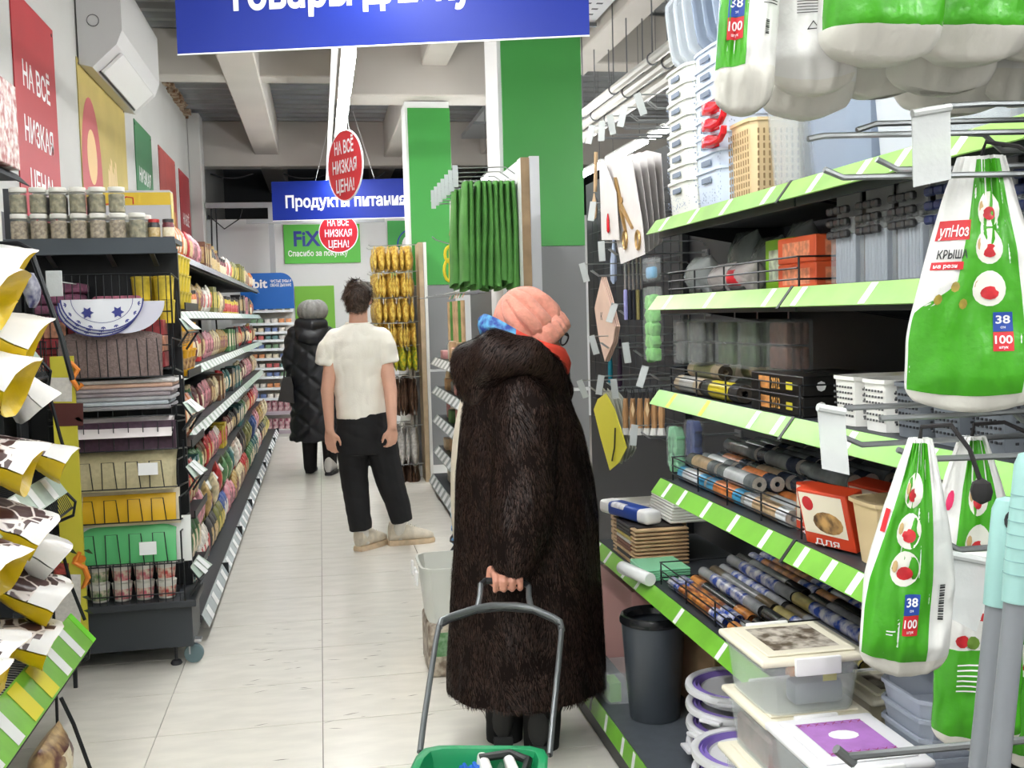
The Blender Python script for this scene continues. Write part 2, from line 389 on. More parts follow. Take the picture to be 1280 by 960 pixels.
for k, (x0, x1, y, z0, s) in enumerate(((-.42, .2, 15.32, 3.42, .05), (.2, 1.0, 15.31, 3.44, .10), (-1.4, -.84, 15.33, 3.42, .04))):
    b = MB(); b.tube([(x0+(x1-x0)*i/12, 15.393 if 0 < i < 12 else 15.43, z0+.1-s*4*(i/12)*(1-i/12)*1.5) for i in range(13)], .012, 5)
    b.build('cable', ink, back_beam)
# service frame over the back partition
fr = thing('service_frame', 'grey perforated steel frame with one post standing before the back partition', 'frame', (-.2, 14.7, 0))
b = MB(); b.box(-1.42, .9, 14.68, 14.72, 2.98, 3.05); b.box(-.9, .9, 14.55, 14.59, 2.76, 2.82); b.each('cross_rail', M('frame_grey', (168,172,175), .4, metal=.3), fr)
b = MB(); b.box(-.62, -.55, 14.62, 14.67, 0, 2.98); b.build('post', MATS['frame_grey'], fr)
b = MB(); b.tube([(-1.36, 14.82, 3.0), (-1.38, 14.82, 2.2), (-1.35, 14.82, 1.0)], .012, 5); b.tube([(-1.3, 14.82, 3.0), (-1.31, 14.82, 1.9)], .01, 5); b.tube([(-1.4, 14.82, 2.9), (-1.2, 14.82, 2.72), (-1.0, 14.82, 2.85), (-.95, 14.82, 3.0)], .008, 5); b.each('hanging_cable', ink, fr)
# ------------------------------------------------------------------ hanging signs
sign_blue = M('sign_blue', (20,46,150), .42, spec=.3, var=(.8,.08)); sign_white = M('sign_text', (244,246,250), .5)
def sign(pa, pb, txt, tw, off, label, zt=3.03, base=.168):
    a = W(*pa, Z=2.6); c = W(*pb, Z=2.6); u = (c-a).normalized(); nn = u.cross(Vector((0,0,1))); L = (c-a).length
    t = thing('hanging_sign', label, 'sign', (a+c)/2)
    b = MB(); b.slab(a, c, c+Vector((0,0,zt-2.6)), a+Vector((0,0,zt-2.6)), .012); b.build('board', sign_blue, t, smooth=0)
    b = MB(); b.slab(a-nn*.001, c-nn*.001, c+nn*.002-Vector((0,0,.006)), a+nn*.002-Vector((0,0,.006)), .003); b.build('edge_trim', sign_white, t)
    b = MB(); b.text(txt, a+u*off+Vector((0,0,base)), u, (0,0,1), .13, tw, bold=.03, center=False, lift=.002); b.build('lettering', sign_white, t, smooth=0)
    b = MB()
    for f in (.3, .7):
        q = a+u*L*f+Vector((0,0,zt-2.6))-nn*.006; r = a+u*L*(.5+(f-.5)*.35)-nn*.006; b.tube([q, (r.x, r.y, 3.78)], .003, 4)
    b.each('hanging_wire', sign_white, t)
sign((222,68), (737,44), 'Товары для кухни', 1.26, .21, 'large blue hanging sign reading Товары для кухни at the top of the view')
sign((341,276), (525,271), 'Продукты питания', 1.34, .15, 'blue hanging sign reading Продукты питания far down the aisle', 3.03, .14)
def disc_sign(px, py, Y, r, ang, label):
    o = W(px, py, Y=Y); u = Vector((math.cos(ang), math.sin(ang), 0)); t = thing('price_disc', label, 'sign', o)
    b = MB(); b.disc(o, u, (0,0,1), r, r, 40, t=.006); b.build('disc', M('disc_red', (214,40,52), .4), t)
    nn = u.cross(Vector((0,0,1))); b = MB(); b.tube([o-nn*.003+u*r*math.cos(i*PI/20)+Vector((0,0,r*math.sin(i*PI/20))) for i in range(40)], .006, 5, closed=True); b.build('white_rim', sign_white, t)
    for s, dz, w in (('НА ВСЁ', .075, 1.1), ('НИЗКАЯ', -.04, 1.4), ('ЦЕНА!', -.155, 1.05)): b = MB(); b.text(s, o+Vector((0,0,dz*r/.21)), u, (0,0,1), .075*r/.21, w*r, bold=.025, lift=.003); b.build('lettering', sign_white, t, smooth=0)
    b = MB()
    for s in (-1, 1): b.tube([o+u*s*r*.3+Vector((0,0,r*.95))-nn*.003, o+u*s*r*.05+Vector((0,0,3.0-o.z))-nn*.003], .002, 4)
    b.each('hanging_wire', sign_white, t)
disc_sign(431, 207, 6.75, .213, math.radians(-62), 'round red НА ВСЁ НИЗКАЯ ЦЕНА disc hanging nearer, turned sideways under the lamps')
disc_sign(423, 291, 13.0, .232, math.radians(-12), 'round red НА ВСЁ НИЗКАЯ ЦЕНА disc hanging farther, half behind the small blue sign')
# signs and display at the back wall
a = W(354, 281, Y=YB-.02); c = W(451, 328, Y=YB-.02)
t = thing('wall_sign', 'green back wall sign with blue FiX lettering and Спасибо за покупку', 'sign', (a.x, YB-.02, c.z))
b = MB(); b.box(a.x, c.x, YB-.02, YB-.004, c.z, a.z); b.build('board', M('sign_green', (92,190,72), .4), t, smooth=0)
b = MB(); b.text('FiX', (a.x+.13, YB-.022, c.z+.24), (1,0,0), (0,0,1), .2, .36, bold=.03, center=False); b.build('logo_lettering', M('fix_blue', (44,62,150), .4), t, smooth=0)
b = MB(); b.text('Спасибо за покупку', ((a.x+c.x)/2-.06, YB-.022, c.z+.1), (1,0,0), (0,0,1), .075, .8, bold=.02); b.build('lettering', white_print, t, smooth=0)
a = W(368, 358, Y=YB-.02); c = W(421, 450, Y=YB-.02)
t = thing('wall_sign', 'plain lime green panel on the back wall beside the coated woman', 'sign', (a.x, YB-.02, c.z))
b = MB(); b.box(a.x, c.x, YB-.02, YB-.004, c.z, a.z); b.build('board', M('lime_panel', (116,178,60), .4), t, smooth=0)
b = MB(); q = W(391, 380, Y=YB-.022); b.add([q+Vector((-.06,0,-.05)), q+Vector((.0,0,-.08)), q+Vector((.07,0,-.04)), q+Vector((0,0,.06))], [(0,1,2,3)]); b.build('pale_emblem', strip_pale, t)
a = W(484, 276, Y=YB-.02); c = W(516, 350, Y=YB-.02)
t = thing('wall_sign', 'green back wall sign with a white ring beside the far pillar', 'sign', (a.x, YB-.02, c.z))
b = MB(); b.box(a.x, c.x+.3, YB-.02, YB-.004, c.z, a.z); b.build('board', M('sign_green2', (58,160,70), .4), t, smooth=0)
q = W(517, 306, Y=YB-.024); b = MB(); b.disc(q, (1,0,0), (0,0,1), .16, .16, 30); b.build('white_disc', white_print, t)
b = MB(); b.tube([q+Vector((.22*math.cos(i*PI/16), 0, .22*math.sin(i*PI/16))) for i in range(32)], .012, 4, closed=True); b.build('blue_ring', blue_print, t)
# ------------------------------------------------------------------ right hand gondola
XF, XB = 1.05, 1.49
SH = (1.769, 1.535, 1.241, .960, .593)
SEC = ((3.25, 2.275), (2.265, 1.42))
def price_tag_mesh(name, m, parent, x, y, z, slope, w=.028, mesh={}):
    b = MB(); a = Vector((x, y-w/2, z)); d = Vector(slope)
    b.slab(a, a+Vector((0, w, 0)), a+Vector((0, w, 0))+d, a+d, .0015)
    b2 = b; n = Vector((0,1,0)).cross(d).normalized()
    return b.build(name, m, parent, 0)
def strip(parent, y0, y1, x, z, tags, m, dx=-.033, dz=-.043):
    d = Vector((dx, 0, dz)); b = MB(); b.slab((x, y1, z), (x, y0, z), Vector((x, y0, z))+d, Vector((x, y1, z))+d, .003)
    s = b.build('price_strip', m, parent, 0); n = Vector((dz, 0, -dx)).normalized()
    if n.x > 0: n = -n
    for k, (y, tm_) in enumerate(tags):
        a = Vector((x, y, z))+n*.0022+d*.04; w = .026; b = MB()
        b.slab(a+Vector((0, w/2, 0)), a-Vector((0, w/2, 0)), a-Vector((0, w/2, 0))+d*.92, a+Vector((0, w/2, 0))+d*.92, .0012)
        # printed lines and price on the tag (flat print, second material)
        for q, l in ((.1, .9), (.2, .6), (.55, .5), (.62, .55)):
            h = .05 if q < .5 else .07; p = a+n*.0004+d*q
            b.quad(p+Vector((0, w*l/2, 0)), p-Vector((0, w*l/2, 0)), p-Vector((0, w*l/2, 0))+d*h, p+Vector((0, w*l/2, 0))+d*h, 1)
        b.build('price_tag', (tm_, ink), s, 0)
    return s
yel_tag = M('tag_yellow', (226,214,60), .5)
gd = thing('shelving_gondola', 'long dark grey shelving with green price strips along the right side of the aisle', 'shelving', (1.27, 2.8, 0))
b = MB(); b.box(XB, XB+.03, .6, 5.9, .02, 2.2); b.build('back_panel', M('back_panel', (44,46,50), .55), gd, 0)
b = MB()
for y in (4.22, 3.26, 2.27, 1.40): b.box(XB-.03, XB-.002, y-.012, y+.012, 0, 2.3)
b.each('upright_post', black_metal, gd)
b = MB()
for i in range(26):                          # perforated back panel, rows of slots
    for j in range(5): b.box(XB-.0022, XB-.001, 1.46+i*.03, 1.472+i*.03, 1.30+j*.025, 1.307+j*.025)
b.build('slot_row', M('slot_black', (12,12,13), .8), gd, 0, kind='stuff')
b = MB()
for i in range(26):
    for j in range(5): b.box(XB-.0034, XB-.0024, 1.475+i*.03, 1.484+i*.03, 1.296+j*.025, 1.312+j*.025)
TY = {0: [(3.12,0),(2.86,0),(2.62,0),(2.36,0),(2.12,0),(1.92,0),(1.78,0),(1.6,0)], 1: [(3.10,0),(2.75,0),(2.36,0),(2.2,0),(1.9,0),(1.62,0)],
      2: [(3.08,1),(2.80,1),(2.46,0),(2.32,0),(1.98,0),(1.7,0)], 3: [(3.14,0),(3.0,0),(2.8,0),(2.6,0),(2.4,0),(2.2,0),(2.07,0),(1.96,0),(1.86,0)], 4: [(4.02,0),(3.86,0),(3.62,0),(3.46,0),(3.05,0),(2.7,0),(2.4,0),(2.0,0)]}
for k, z in enumerate(SH):
    for j, (y1, y0) in enumerate(SEC):
        if k == 4 and j == 0: y1 = 4.1
        if k == 4 and j == 1: continue
        b = MB(); b.box(XF+.002, XB-.032, y0, y1, z-.022, z-.0005); b.box(XF+.002, XF+.012, y0, y1, z-.05, z-.022)
        b.box(XF-.004, XF+.002, y0, y1, z-.004, z+.006)
        s = b.build('shelf', dark_grey, gd, 0)
        b = MB()
        for y in (y0+.012, y1-.02): b.add([(XF+.05,y,z-.022),(XB-.03,y,z-.022),(XB-.03,y,z-.10),(XF+.05,y,z-.035),(XF+.05,y+.004,z-.022),(XB-.03,y+.004,z-.022),(XB-.03,y+.004,z-.10),(XF+.05,y+.004,z-.035)], [(0,1,2,3),(7,6,5,4),(0,4,5,1),(1,5,6,2),(2,6,7,3),(3,7,4,0)])
        b.each('bracket', black_metal, s)
        strip(gd, y0, y1, XF-.005, z+.004, [(y, yel_tag if t else tag_white) for y, t in TY[k] if y0 < y < y1], M('strip_sheen', (146,192,98), .3, var=(9,.14)) if k < 2 else strip_green)  # upper two shelves: lamp sheen on the plastic put into a paler green
b = MB()
for k, z in enumerate(SH[:4]): b.slab((XF-.004,2.277,z+.006),(XF-.004,2.263,z+.006),(XF-.042,2.263,z-.044),(XF-.042,2.277,z-.044),.004)
b.each('strip_joint', black_metal, gd)
b = MB()
for i in range(14): b.tube([(XB-.012, 4.3+i*.11, .9), (XB-.012, 4.3+i*.11, 2.1)], .002, 4)
for i in range(12): b.tube([(XB-.012, 4.28, .92+i*.1), (XB-.012, 5.8, .92+i*.1)], .002, 4)
b.build('wire_grid', M('wire_dark', (84,88,92), .4, metal=.5), gd, kind='stuff')
XK = .90                                     # base shelf
b = MB(); b.box(XK, XB-.032, 1.42, 4.22, .128, .150); b.build('base_shelf', M('base_deck', (84,90,98), .45, var=(20,.1)), gd, 0)
b = MB(); b.box(XK+.01, XK+.03, 1.42, 4.22, .0, .128); b.build('kick_plate', black_metal, gd, 0)
strip(gd, 1.42, 4.20, XK-.002, .150, [(y, tag_white) for y in (4.05, 3.86, 3.62, 3.42, 3.22, 3.10, 2.9)], strip_green, -.01, -.06)
def wire_fence(parent, y0, y1, z, h=.075, x=XF+.02, step=.24):
    b = MB(); r = .0022; lo, hi = z+.004, z+h
    for zz in (lo+.02, lo+.045, hi): b.tube([(x, y0, zz), (x, y1, zz)], r, 5)
    n = max(2, round(abs(y1-y0)/step)+1)
    for i in range(n):
        y = y0+(y1-y0)*i/(n-1); b.tube([(x+.003, y, z+.001), (x+.003, y, hi)], r*1.2, 5)
    for y in (y0, y1): b.tube([(x, y, hi), (x+.30, y, hi)], r, 5); b.tube([(x, y, lo+.02), (x+.30, y, lo+.02)], r, 5)
    return b.build('wire_fence', black_metal, parent, kind='stuff')
for k, (y0, y1) in ((1, (2.3, 3.22)), (2, (2.30, 3.22)), (3, (2.30, 3.22)), (4, (2.62, 3.36))): wire_fence(gd, y0, y1, SH[k])
# ---------------------------------------------------------------- product builders (prototypes stand on z=0)
def p_carton(name, label, cat, dx, dy, dz, mat, panel=None, pcol=None, extra=None):
    t = thing(name, label, cat); b = MB(); b.rbox(-dx/2, dx/2, -dy/2, dy/2, 0, dz, .0025, 1); b.build('carton', mat, t)
    if pcol is not None:                     # printed panel on the aisle side (-X) and the camera side (-Y)
        b = MB(); e = .0006; b.quad((-dx/2-e, dy*.36, dz*.2), (-dx/2-e, -dy*.36, dz*.2), (-dx/2-e, -dy*.36, dz*.8), (-dx/2-e, dy*.36, dz*.8)); b.build('print_panel', pcol, t, 0)
        b = MB(); b.quad((-dx*.36, -dy/2-e, dz*.2), (dx*.36, -dy/2-e, dz*.2), (dx*.36, -dy/2-e, dz*.8), (-dx*.36, -dy/2-e, dz*.8)); b.build('end_print', pcol, t, 0)
    if extra: extra(t)
    return t
def pillow(b, w, h, d, fx, n=9, k=10, m=0, crimp=.012, seed=0, wr=.006):     # flat bag: w along Y, h up, d through X
    rs = []
    for j in range(k+1):
        v = j/k; z = h*v; s = math.sin(PI*min(1, max(0, (v*1.06-.03))))**.55 if 0 < v < 1 else 0
        hw = w/2*(1-.06*math.sin(PI*v)); r = []
        for i in range(2*n):
            a = 2*PI*i/(2*n); c, q = math.cos(a), math.sin(a)
            y = hw*math.copysign(abs(c)**.7, c); x = (d/2*s*math.copysign(abs(q)**.9, q))+.0012*q
            x += wr*s*ns(y*40+seed, z*40, seed*3.1)*(1 if q > 0 else -1)*min(1, abs(q)*2)
            r.append(Vector((x, y, z)))
        rs.append(r)
    b.loft(rs, m); return b
def p_pouch(name, label, cat, w, h, d, mat, pcol=None, seed=0, top=None):
    t = thing(name, label, cat); b = MB(); pillow(b, w, h, d, 0, seed=seed); b.build('bag', mat, t, 60)
    if pcol is not None:
        b = MB(); b.grid(lambda u, v: Vector((-d/2*math.sin(PI*(.25+.5*v))**.55*max(.05, 1-abs(2*u-1)**2.2*.45)-.004, w*.36*(1-2*u), h*(.25+.5*v))), 6, 5); b.build('print_panel', pcol, t)
    if top is not None:
        b = MB(); b.rbox(-.004, .004, -w/2-.002, w/2+.002, h-.004, h+.02, .001, 1); b.build('header_card', top, t)
    return t
def p_roll(name, label, cat, r, L, mat, band=None, endm=None, hole=.35):
    t = thing(name, label, cat); b = MB(); n = 16
    def ring(y, q): return [(q*math.cos(2*PI*i/n), y, r+q*math.sin(2*PI*i/n)) for i in range(n)]
    b.loft([ring(.03, r*hole), ring(0, r*hole), ring(0, r*.94), ring(.003, r), ring(L-.003, r), ring(L, r*.94), ring(L, r*hole), ring(L-.03, r*hole)], cap=True); b.build('tube', mat, t)
    if band is not None: b = MB(); b.loft([ring(L*.22, r*1.004), ring(L*.78, r*1.004)], cap=False); b.build('label_band', band, t)
    if endm is not None: b = MB(); b.loft([ring(-.0008, r*hole*1.02), ring(-.0008, r*.93)], cap=False); b.build('end_face', endm, t)
    return t
def rnd_lab(a): return a
# ---------------------------------------------------------------- shelf 1: baskets and clear boxes
def open_tub(b, lx, ly, h, taper, wall=.003, rim=.008, r=.02, m=0, z0=0, pw=6):
    pr = [(1, z0)]
    o = [((lx/2-taper)*1, 0, ly/2-taper), ]
    def ring(ax, ay, z, n=28):
        out = []
        for i in range(n):
            a = 2*PI*i/n; c, q = math.cos(a), math.sin(a); g = 1/((abs(c)**pw+abs(q)**pw)**(1/pw)); out.append((ax*c*g, ay*q*g, z))
        return out
    X, Y = lx/2, ly/2
    b.loft([ring(X-taper, Y-taper, z0), ring(X-rim*.6, Y-rim*.6, z0+h-.008), ring(X, Y, z0+h-.008), ring(X, Y, z0+h), ring(X-rim, Y-rim, z0+h), ring(X-taper-wall, Y-taper-wall, z0+wall)], m)
basket_cream = M('basket_cream', (226,228,222), .4); basket_blue = M('basket_blue', (205,218,236), .4)
lace = M('lace_shadow', (150,165,190), .7)
def p_basket(mat, nm):
    t = thing('plastic_basket', 'x', 'basket'); b = MB(); open_tub(b, .20, .235, .11, .012); b.build('basket_body', mat, t)
    b = MB()                                # pierced lace pattern and the handle slot in the sides
    for i in range(60):
        y = rnd.uniform(-.10, .10); z = rnd.uniform(.02, .06); s = rnd.uniform(.0015, .003); f = z/.11; x = -.088-.0095*f-.0008
        b.disc((x, y, z), (0,-1,0), (0,0,1), s, s, 5)
    for i in range(50):
        x = rnd.uniform(-.085, .085); z = rnd.uniform(.02, .06); s = rnd.uniform(.0015, .003); f = z/.11
        b.disc((x, -.1055-.0095*f-.0008, z), (1,0,0), (0,0,1), s, s, 5)
    b.build('lace_holes', lace, t, 0, kind='stuff')
    b = MB(); b.rbox(-.1005, -.097, -.035, .035, .072, .088, .0016, 1); b.build('handle_slot', M('slot_shade', (120,132,150), .6), t)
    return t
for s, (nm, mat, y) in enumerate((('cream', basket_cream, 3.115), ('pale blue', basket_blue, 2.865))):
    pr = Proto(p_basket(mat, nm)); ord_ = ('lowest', 'second', 'third', 'fourth', 'fifth', 'sixth', 'seventh', 'eighth', 'topmost')
    for i in range(8):
        pr.put((1.165, y, SH[0]+.001+i*.047), 0, '%s lace pattern basket, %s of the %s nested stack on the top shelf' % (nm, ord_[i] if i < 7 else 'topmost', nm), 'nested %s baskets' % nm)
frost = M('frosted_box', (232,238,244), .25, clear=.5); frost_dark = M('smoke_box', (170,184,204), .25, clear=.45); clear_box = M('clear_box', (240,245,248), .1, clear=.8)
def p_lidbox(lx, ly, h, mat, lid, name='storage_box', label='x'):
    t = thing(name, label, 'box'); b = MB(); open_tub(b, lx, ly, h, .02, .003, .006); b.build('box_body', mat, t)
    b = MB(); b.rbox(-lx/2-.004, lx/2+.004, -ly/2-.004, ly/2+.004, h+.001, h+.016, .006, 2); b.build('lid', lid, t); return t
# dish-rack style tubs standing on edge above the basket stacks
for i in range(6):
    t = thing('shallow_tub', '%s shallow tub stood on edge above the basket stacks, %s from the left' % (('frosted', 'frosted', 'frosted', 'smoke grey', 'smoke grey', 'smoke grey')[i], ('first', 'second', 'third', 'fourth', 'fifth', 'sixth')[i]), 'tub', (1.2, 3.15-i*.05, 2.21), 'shallow tubs on the baskets')
    b = MB(); b.t = Matrix.Translation((1.17, 3.19-i*.075, 2.212)) @ Matrix.Rotation(math.radians(72), 4, 'X') @ Matrix.Rotation(0, 4, 'Z')
    b.t = b.t @ Matrix.Translation((0, .12, 0)); open_tub(b, .19, .24, .035, .012); b.build('tub_body', frost if i < 3 else frost_dark, t)
# beige woven basket with red hooks on it
t = thing('woven_basket', 'tall beige woven look plastic basket beside the pale blue basket stack', 'basket', (1.15, 2.62, SH[0]+.001))
beige = M('beige_plastic', (226,202,158), .45); b = MB(); b.t = Matrix.Translation((1.15, 2.64, SH[0]+.001)); open_tub(b, .16, .165, .20, .008); b.build('basket_body', beige, t)
b = MB(); b.t = Matrix.Translation((1.15, 2.64, SH[0]+.001))
for i in range(9):
    for j in range(9):
        y = -.062+i*.0155; z = .018+j*.0185; b.rbox(-.0788-.0003*j, -.0768-.0003*j, y-.0025, y+.0025, z-.0065, z+.0065, .0008, 1)
        x = -.06+i*.015; b.rbox(x-.0025, x+.0025, -.0808-.0003*j, -.0793-.0003*j, z-.0065, z+.0065, .0008, 1)
b.build('weave_slots', M('weave_shade', (150,122,82), .7), t, 0, kind='stuff')
redp = M('red_plastic', (214,30,44), .25)
for i in range(3):
    o = W(888, 182-21*i, X=1.045); t = thing('plastic_hook', 'red plastic over door hook, %s of the three stacked on the beige basket' % ('lowest', 'middle', 'topmost')[i], 'hook', o, 'red plastic hooks')
    b = MB(); b.rbox(o.x-.004, o.x+.12, o.y+.012, o.y+.06, o.z, o.z+.03, .004, 2); b.build('hook_plate', redp, t)
    b = MB(); b.tube([o+Vector((.0,.03,.01)), o+Vector((.0,-.02,.004)), o+Vector((0,-.07,.006)), o+Vector((0,-.095,.02)), o+Vector((0,-.10,.036))], [.009,.009,.009,.009,.008], 8); b.build('hook_arm', redp, t)
boxes1 = [(2.44, .16, .17, .25, clear_box, 'tall clear plastic box right of the beige woven basket'), (2.19, .26, .30, .28, frost_dark, 'large smoke tinted storage box in the middle of the top shelf'),
          (1.93, .24, .19, .25, frost, 'frosted storage box right of the large smoke tinted box'), (1.69, .24, .24, .24, clear_box, 'clear storage box above the hanging green drawstring bags'), (1.51, .2, .1, .14, frost, 'small frosted box at the near end of the top shelf')]
for y, lx, ly, h, m, lab in boxes1:
    t = p_lidbox(lx, ly, h, m, m, 'storage_box', lab); t.location = (XF+.03+lx/2, y, SH[0]+.001)
# ---------------------------------------------------------------- shelf 2
orange = M('orange_carton', (222,92,50), .45, var=(6,.06)); orange_p = M('orange_print', (238,150,112), .5, var=(60,.3))
def oextra(t):
    b = MB(); b.quad((-.0908+.0, .10, .03), (-.0908, .07, .03), (-.0908, .07, .055), (-.0908, .10, .055)); b.build('label', tag_white, t, 0)
pr = Proto(p_carton('storage_carton', 'x', 'carton', .17, .205, .062, orange, 1, orange_p))
pos = [(1.20, 2.405, 0, 'orange carton with pale print, bottom of the pair beside the wire fence'), (1.20, 2.405, .063, 'orange carton with pale print, on top of the pair beside the wire fence'), (1.372, 2.405, 0, 'orange carton at the bottom behind the front orange pair'), (1.372, 2.405, .063, 'orange carton on top behind the front orange pair')]
for x, y, dz, lab in pos: pr.put((x, y, SH[1]+.001+dz), 0, lab, 'orange cartons on the second shelf')
gcart = M('green_carton', (132,190,36), .45)
for x, y, dz, lab in ((1.24, 2.625, 0, 'bright green carton standing left of the orange cartons'), (1.40, 2.625, 0, 'bright green carton in the rear, behind the first green carton')):
    t = p_carton('storage_carton', lab, 'carton', .14, .17, .135, gcart, 1, M('green_print', (206,216,190), .5, var=(40,.4))); t.location = (x, y, SH[1]+.001+dz)
bagm = [M('clear_bag_a', (180,186,186), .15, clear=.4, bump=(60,.4)), M('clear_bag_b', (140,150,146), .15, clear=.3, bump=(60,.4)), M('clear_bag_c', (214,206,204), .15, clear=.3, bump=(60,.4))]
for i, (x, y, w, h, k, lab) in enumerate(((1.15,3.13,.15,.12,0,'clear bag of grey kitchen parts, leftmost behind the second shelf fence'), (1.28,3.10,.17,.19,1,'tall crinkled clear bag with dark contents on the second shelf'), (1.16,2.96,.15,.09,2,'low clear bag with pale contents in the middle of the second shelf fence'), (1.27,2.90,.16,.16,1,'dark crinkled bag behind the low clear bag on the second shelf'), (1.15,2.795,.15,.085,2,'low clear bag with a red label left of the green cartons'), (1.30,2.76,.12,.19,0,'tall clear bag left of the green cartons'))):
    t = p_pouch('clear_bag', lab, 'bag', w, h, .10, bagm[k], red_print if i == 4 else None, i); t.location = (x, y, SH[1]+.001)
    b = MB(); b.t = Matrix.Translation(t.location)
    for q in range(5): b.rbox(-.03+.01*q, -.02+.012*q, -w*.35, w*.3-.02*q, .01+.008*q, .02+.009*q, .002, 1)
    if q: o = b.build('contents', M('bag_contents', (70,76,74), .5, var=(30,.5)), None); 
    o.parent = t; o.location = Vector(o.location)-t.location
# packs of clips: clear bags with card headers and rows of dark clips
clipm = [M('clip_black', (62,62,64), .35), M('clip_navy', (40,52,96), .35)]
def p_clip(k):
    t = thing('clip_pack', 'x', 'pack'); b = MB(); b.rbox(-.018, .018, -.055, .055, 0, .15, .006, 2); b.build('clear_pouch', clear_box, t)
    b = MB()
    for i in range(7): b.rbox(-.012, .012, -.045+i*.013, -.036+i*.013, .008, .115, .003, 1)
    b.build('stick_handles', M('stick_pale', (178,186,200), .3), t, kind='stuff')
    b = MB()
    for j in range(3):
        for i in range(3): b.rbox(-.034, -.019, -.045+i*.032, -.02+i*.032, .105+j*.026, .122+j*.026, .004, 1)
    b.build('clips', clipm[k], t, kind='stuff')
    b = MB(); b.rbox(-.003, .003, -.052, .052, .15, .215, .001, 1); b.build('header_card', M('header_grey', (150,152,152), .5), t); return t
for k, ys in ((0, (2.19, 2.06, 1.93)), (1, (1.80, 1.67, 1.54))):
    pr = Proto(p_clip(k))
    for i, y in enumerate(ys):
        for j in range(3):
            pr.put((1.14+j*.075, y+.012*j, SH[1]+.001+.0*j), 0, 'clear pack of %s clips, %s column from left, %s row' % (('black', 'navy blue')[k], ('first', 'second', 'third')[i], ('front', 'middle', 'rear')[j]), 'clip packs on the second shelf')
# ---------------------------------------------------------------- shelf 3
rollc = [M('roll_beige', (176,160,134), .4, var=(20,.2)), M('roll_olive', (120,122,84), .35, var=(20,.3)), M('roll_black', (46,46,46), .3), M('roll_brown', (120,98,80), .4, var=(20,.2)), M('roll_yellow', (206,188,40), .35), M('roll_grey', (160,160,156), .3, var=(20,.2))]
core = M('cardboard_core', (60,52,44), .8)
for i, (y, x, z, L, r, c, bd, lab) in enumerate(((2.98,1.10,0,.22,.026,0,5,'beige roll lying at the left end behind the third shelf fence'), (2.69,1.10,0,.27,.026,2,4,'black roll with a yellow band lying behind the third shelf fence'), (2.96,1.165,0,.24,.028,3,0,'brown roll in the second row at the left of the third shelf'),
        (2.66,1.165,0,.27,.028,5,2,'grey roll in the second row on the third shelf'), (2.92,1.135,.046,.26,.024,0,1,'beige roll on top of the two front rolls on the third shelf'), (2.62,1.20,.052,.28,.028,1,0,'olive roll lying on the second row of the third shelf'), (2.9,1.30,0,.3,.05,1,0,'thick olive roll at the back left of the third shelf'), (2.02,1.30,.0,.22,.05,2,4,'thick black roll with a yellow band at the back of the third shelf'), (2.02,1.40,.0,.22,.045,2,None,'plain black roll against the back panel of the third shelf'))):
    t = p_roll('film_roll', lab, 'roll', r, L, rollc[c], rollc[bd] if bd is not None else None, core); t.location = (x, y, SH[2]+.001+z)
blackc = M('black_carton', (24,23,22), .35); gold_p = M('gold_print', (232,170,90), .45, var=(90,.5))
for i, (x, y, dz, lab) in enumerate(((1.125,2.45,0,'black carton with orange lettering, lower one behind the third shelf fence'), (1.125,2.45,.0475,'black carton with orange lettering, upper one behind the third shelf fence'), (1.25,2.42,0,'black carton in the second row of the third shelf, lower'), (1.25,2.42,.0475,'black carton in the second row of the third shelf, upper'))):
    t = thing('film_carton', lab, 'carton', (x, y, SH[2]+.001+dz), 'black film cartons'); b = MB(); b.t = Matrix.Translation(t.location)
    b.rbox(-.045, .045, -.15, .15, 0, .046, .002, 1); b.build('carton', blackc, t)
    b = MB(); b.t = Matrix.Translation(t.location); b.quad((-.0456,.10,.008),(-.0456,.035,.008),(-.0456,.035,.038),(-.0456,.10,.038)); b.build('orange_print', M('orange_print2', (232,160,92), .5, var=(50,.3)), t, 0)
    b = MB(); b.t = Matrix.Translation(t.location); b.text('2012', (-.0456, .0, .011), (0,-1,0), (0,0,1), .026, .05, bold=.02); b.build('lettering', gold_p, t, 0)
    b = MB(); b.t = Matrix.Translation(t.location); b.quad((-.0456,-.06,.012),(-.0456,-.095,.012),(-.0456,-.095,.03),(-.0456,-.06,.03)); b.build('yellow_label', yel_tag, t, 0)
    b = MB(); b.t = Matrix.Translation(t.location); b.disc((0,-.1506,.023), (1,0,0), (0,0,1), .012, .012, 8); b.build('white_emblem', white_print, t, 0)
def p_slotbasket(mat, sm):
    t = thing('slotted_basket', 'x', 'basket'); b = MB(); open_tub(b, .26, .115, .105, .008, .003, .006); b.build('basket_body', mat, t)
    b = MB()
    for j in range(6):
        z = .022+j*.012; f = z/.105
        for i in range(7):
            y = -.036+i*.012; b.rbox(-.1245-.005*f, -.1215-.005*f, y-.0028, y+.0028, z-.0022, z+.0022, .0006, 1)
        for i in range(15):
            x = -.105+i*.015; b.rbox(x-.003, x+.003, -.0515-.005*f-.0015, -.0505-.005*f, z-.0022, z+.0022, .0006, 1)
    b.build('slots', sm, t, 0, kind='stuff'); return t
wb = M('basket_white', (236,236,232), .35); gb = M('basket_grey', (104,110,118), .4)
pr = Proto(p_slotbasket(wb, M('slot_dark', (90,90,92), .8)))
for i, y in enumerate((2.125, 2.0)): pr.put((XF+.035+.13, y, SH[2]+.001), 0, 'white slotted plastic basket, %s of the two on the third shelf' % ('left', 'right')[i], 'white slotted baskets')
pr = Proto(p_slotbasket(gb, M('slot_deep', (34,36,40), .8)))
for i, y in enumerate((1.875, 1.75, 1.625)): pr.put((XF+.035+.13, y, SH[2]+.001), 0, 'grey slotted plastic basket, %s from the white baskets' % ('first', 'second', 'third')[i], 'grey slotted baskets')
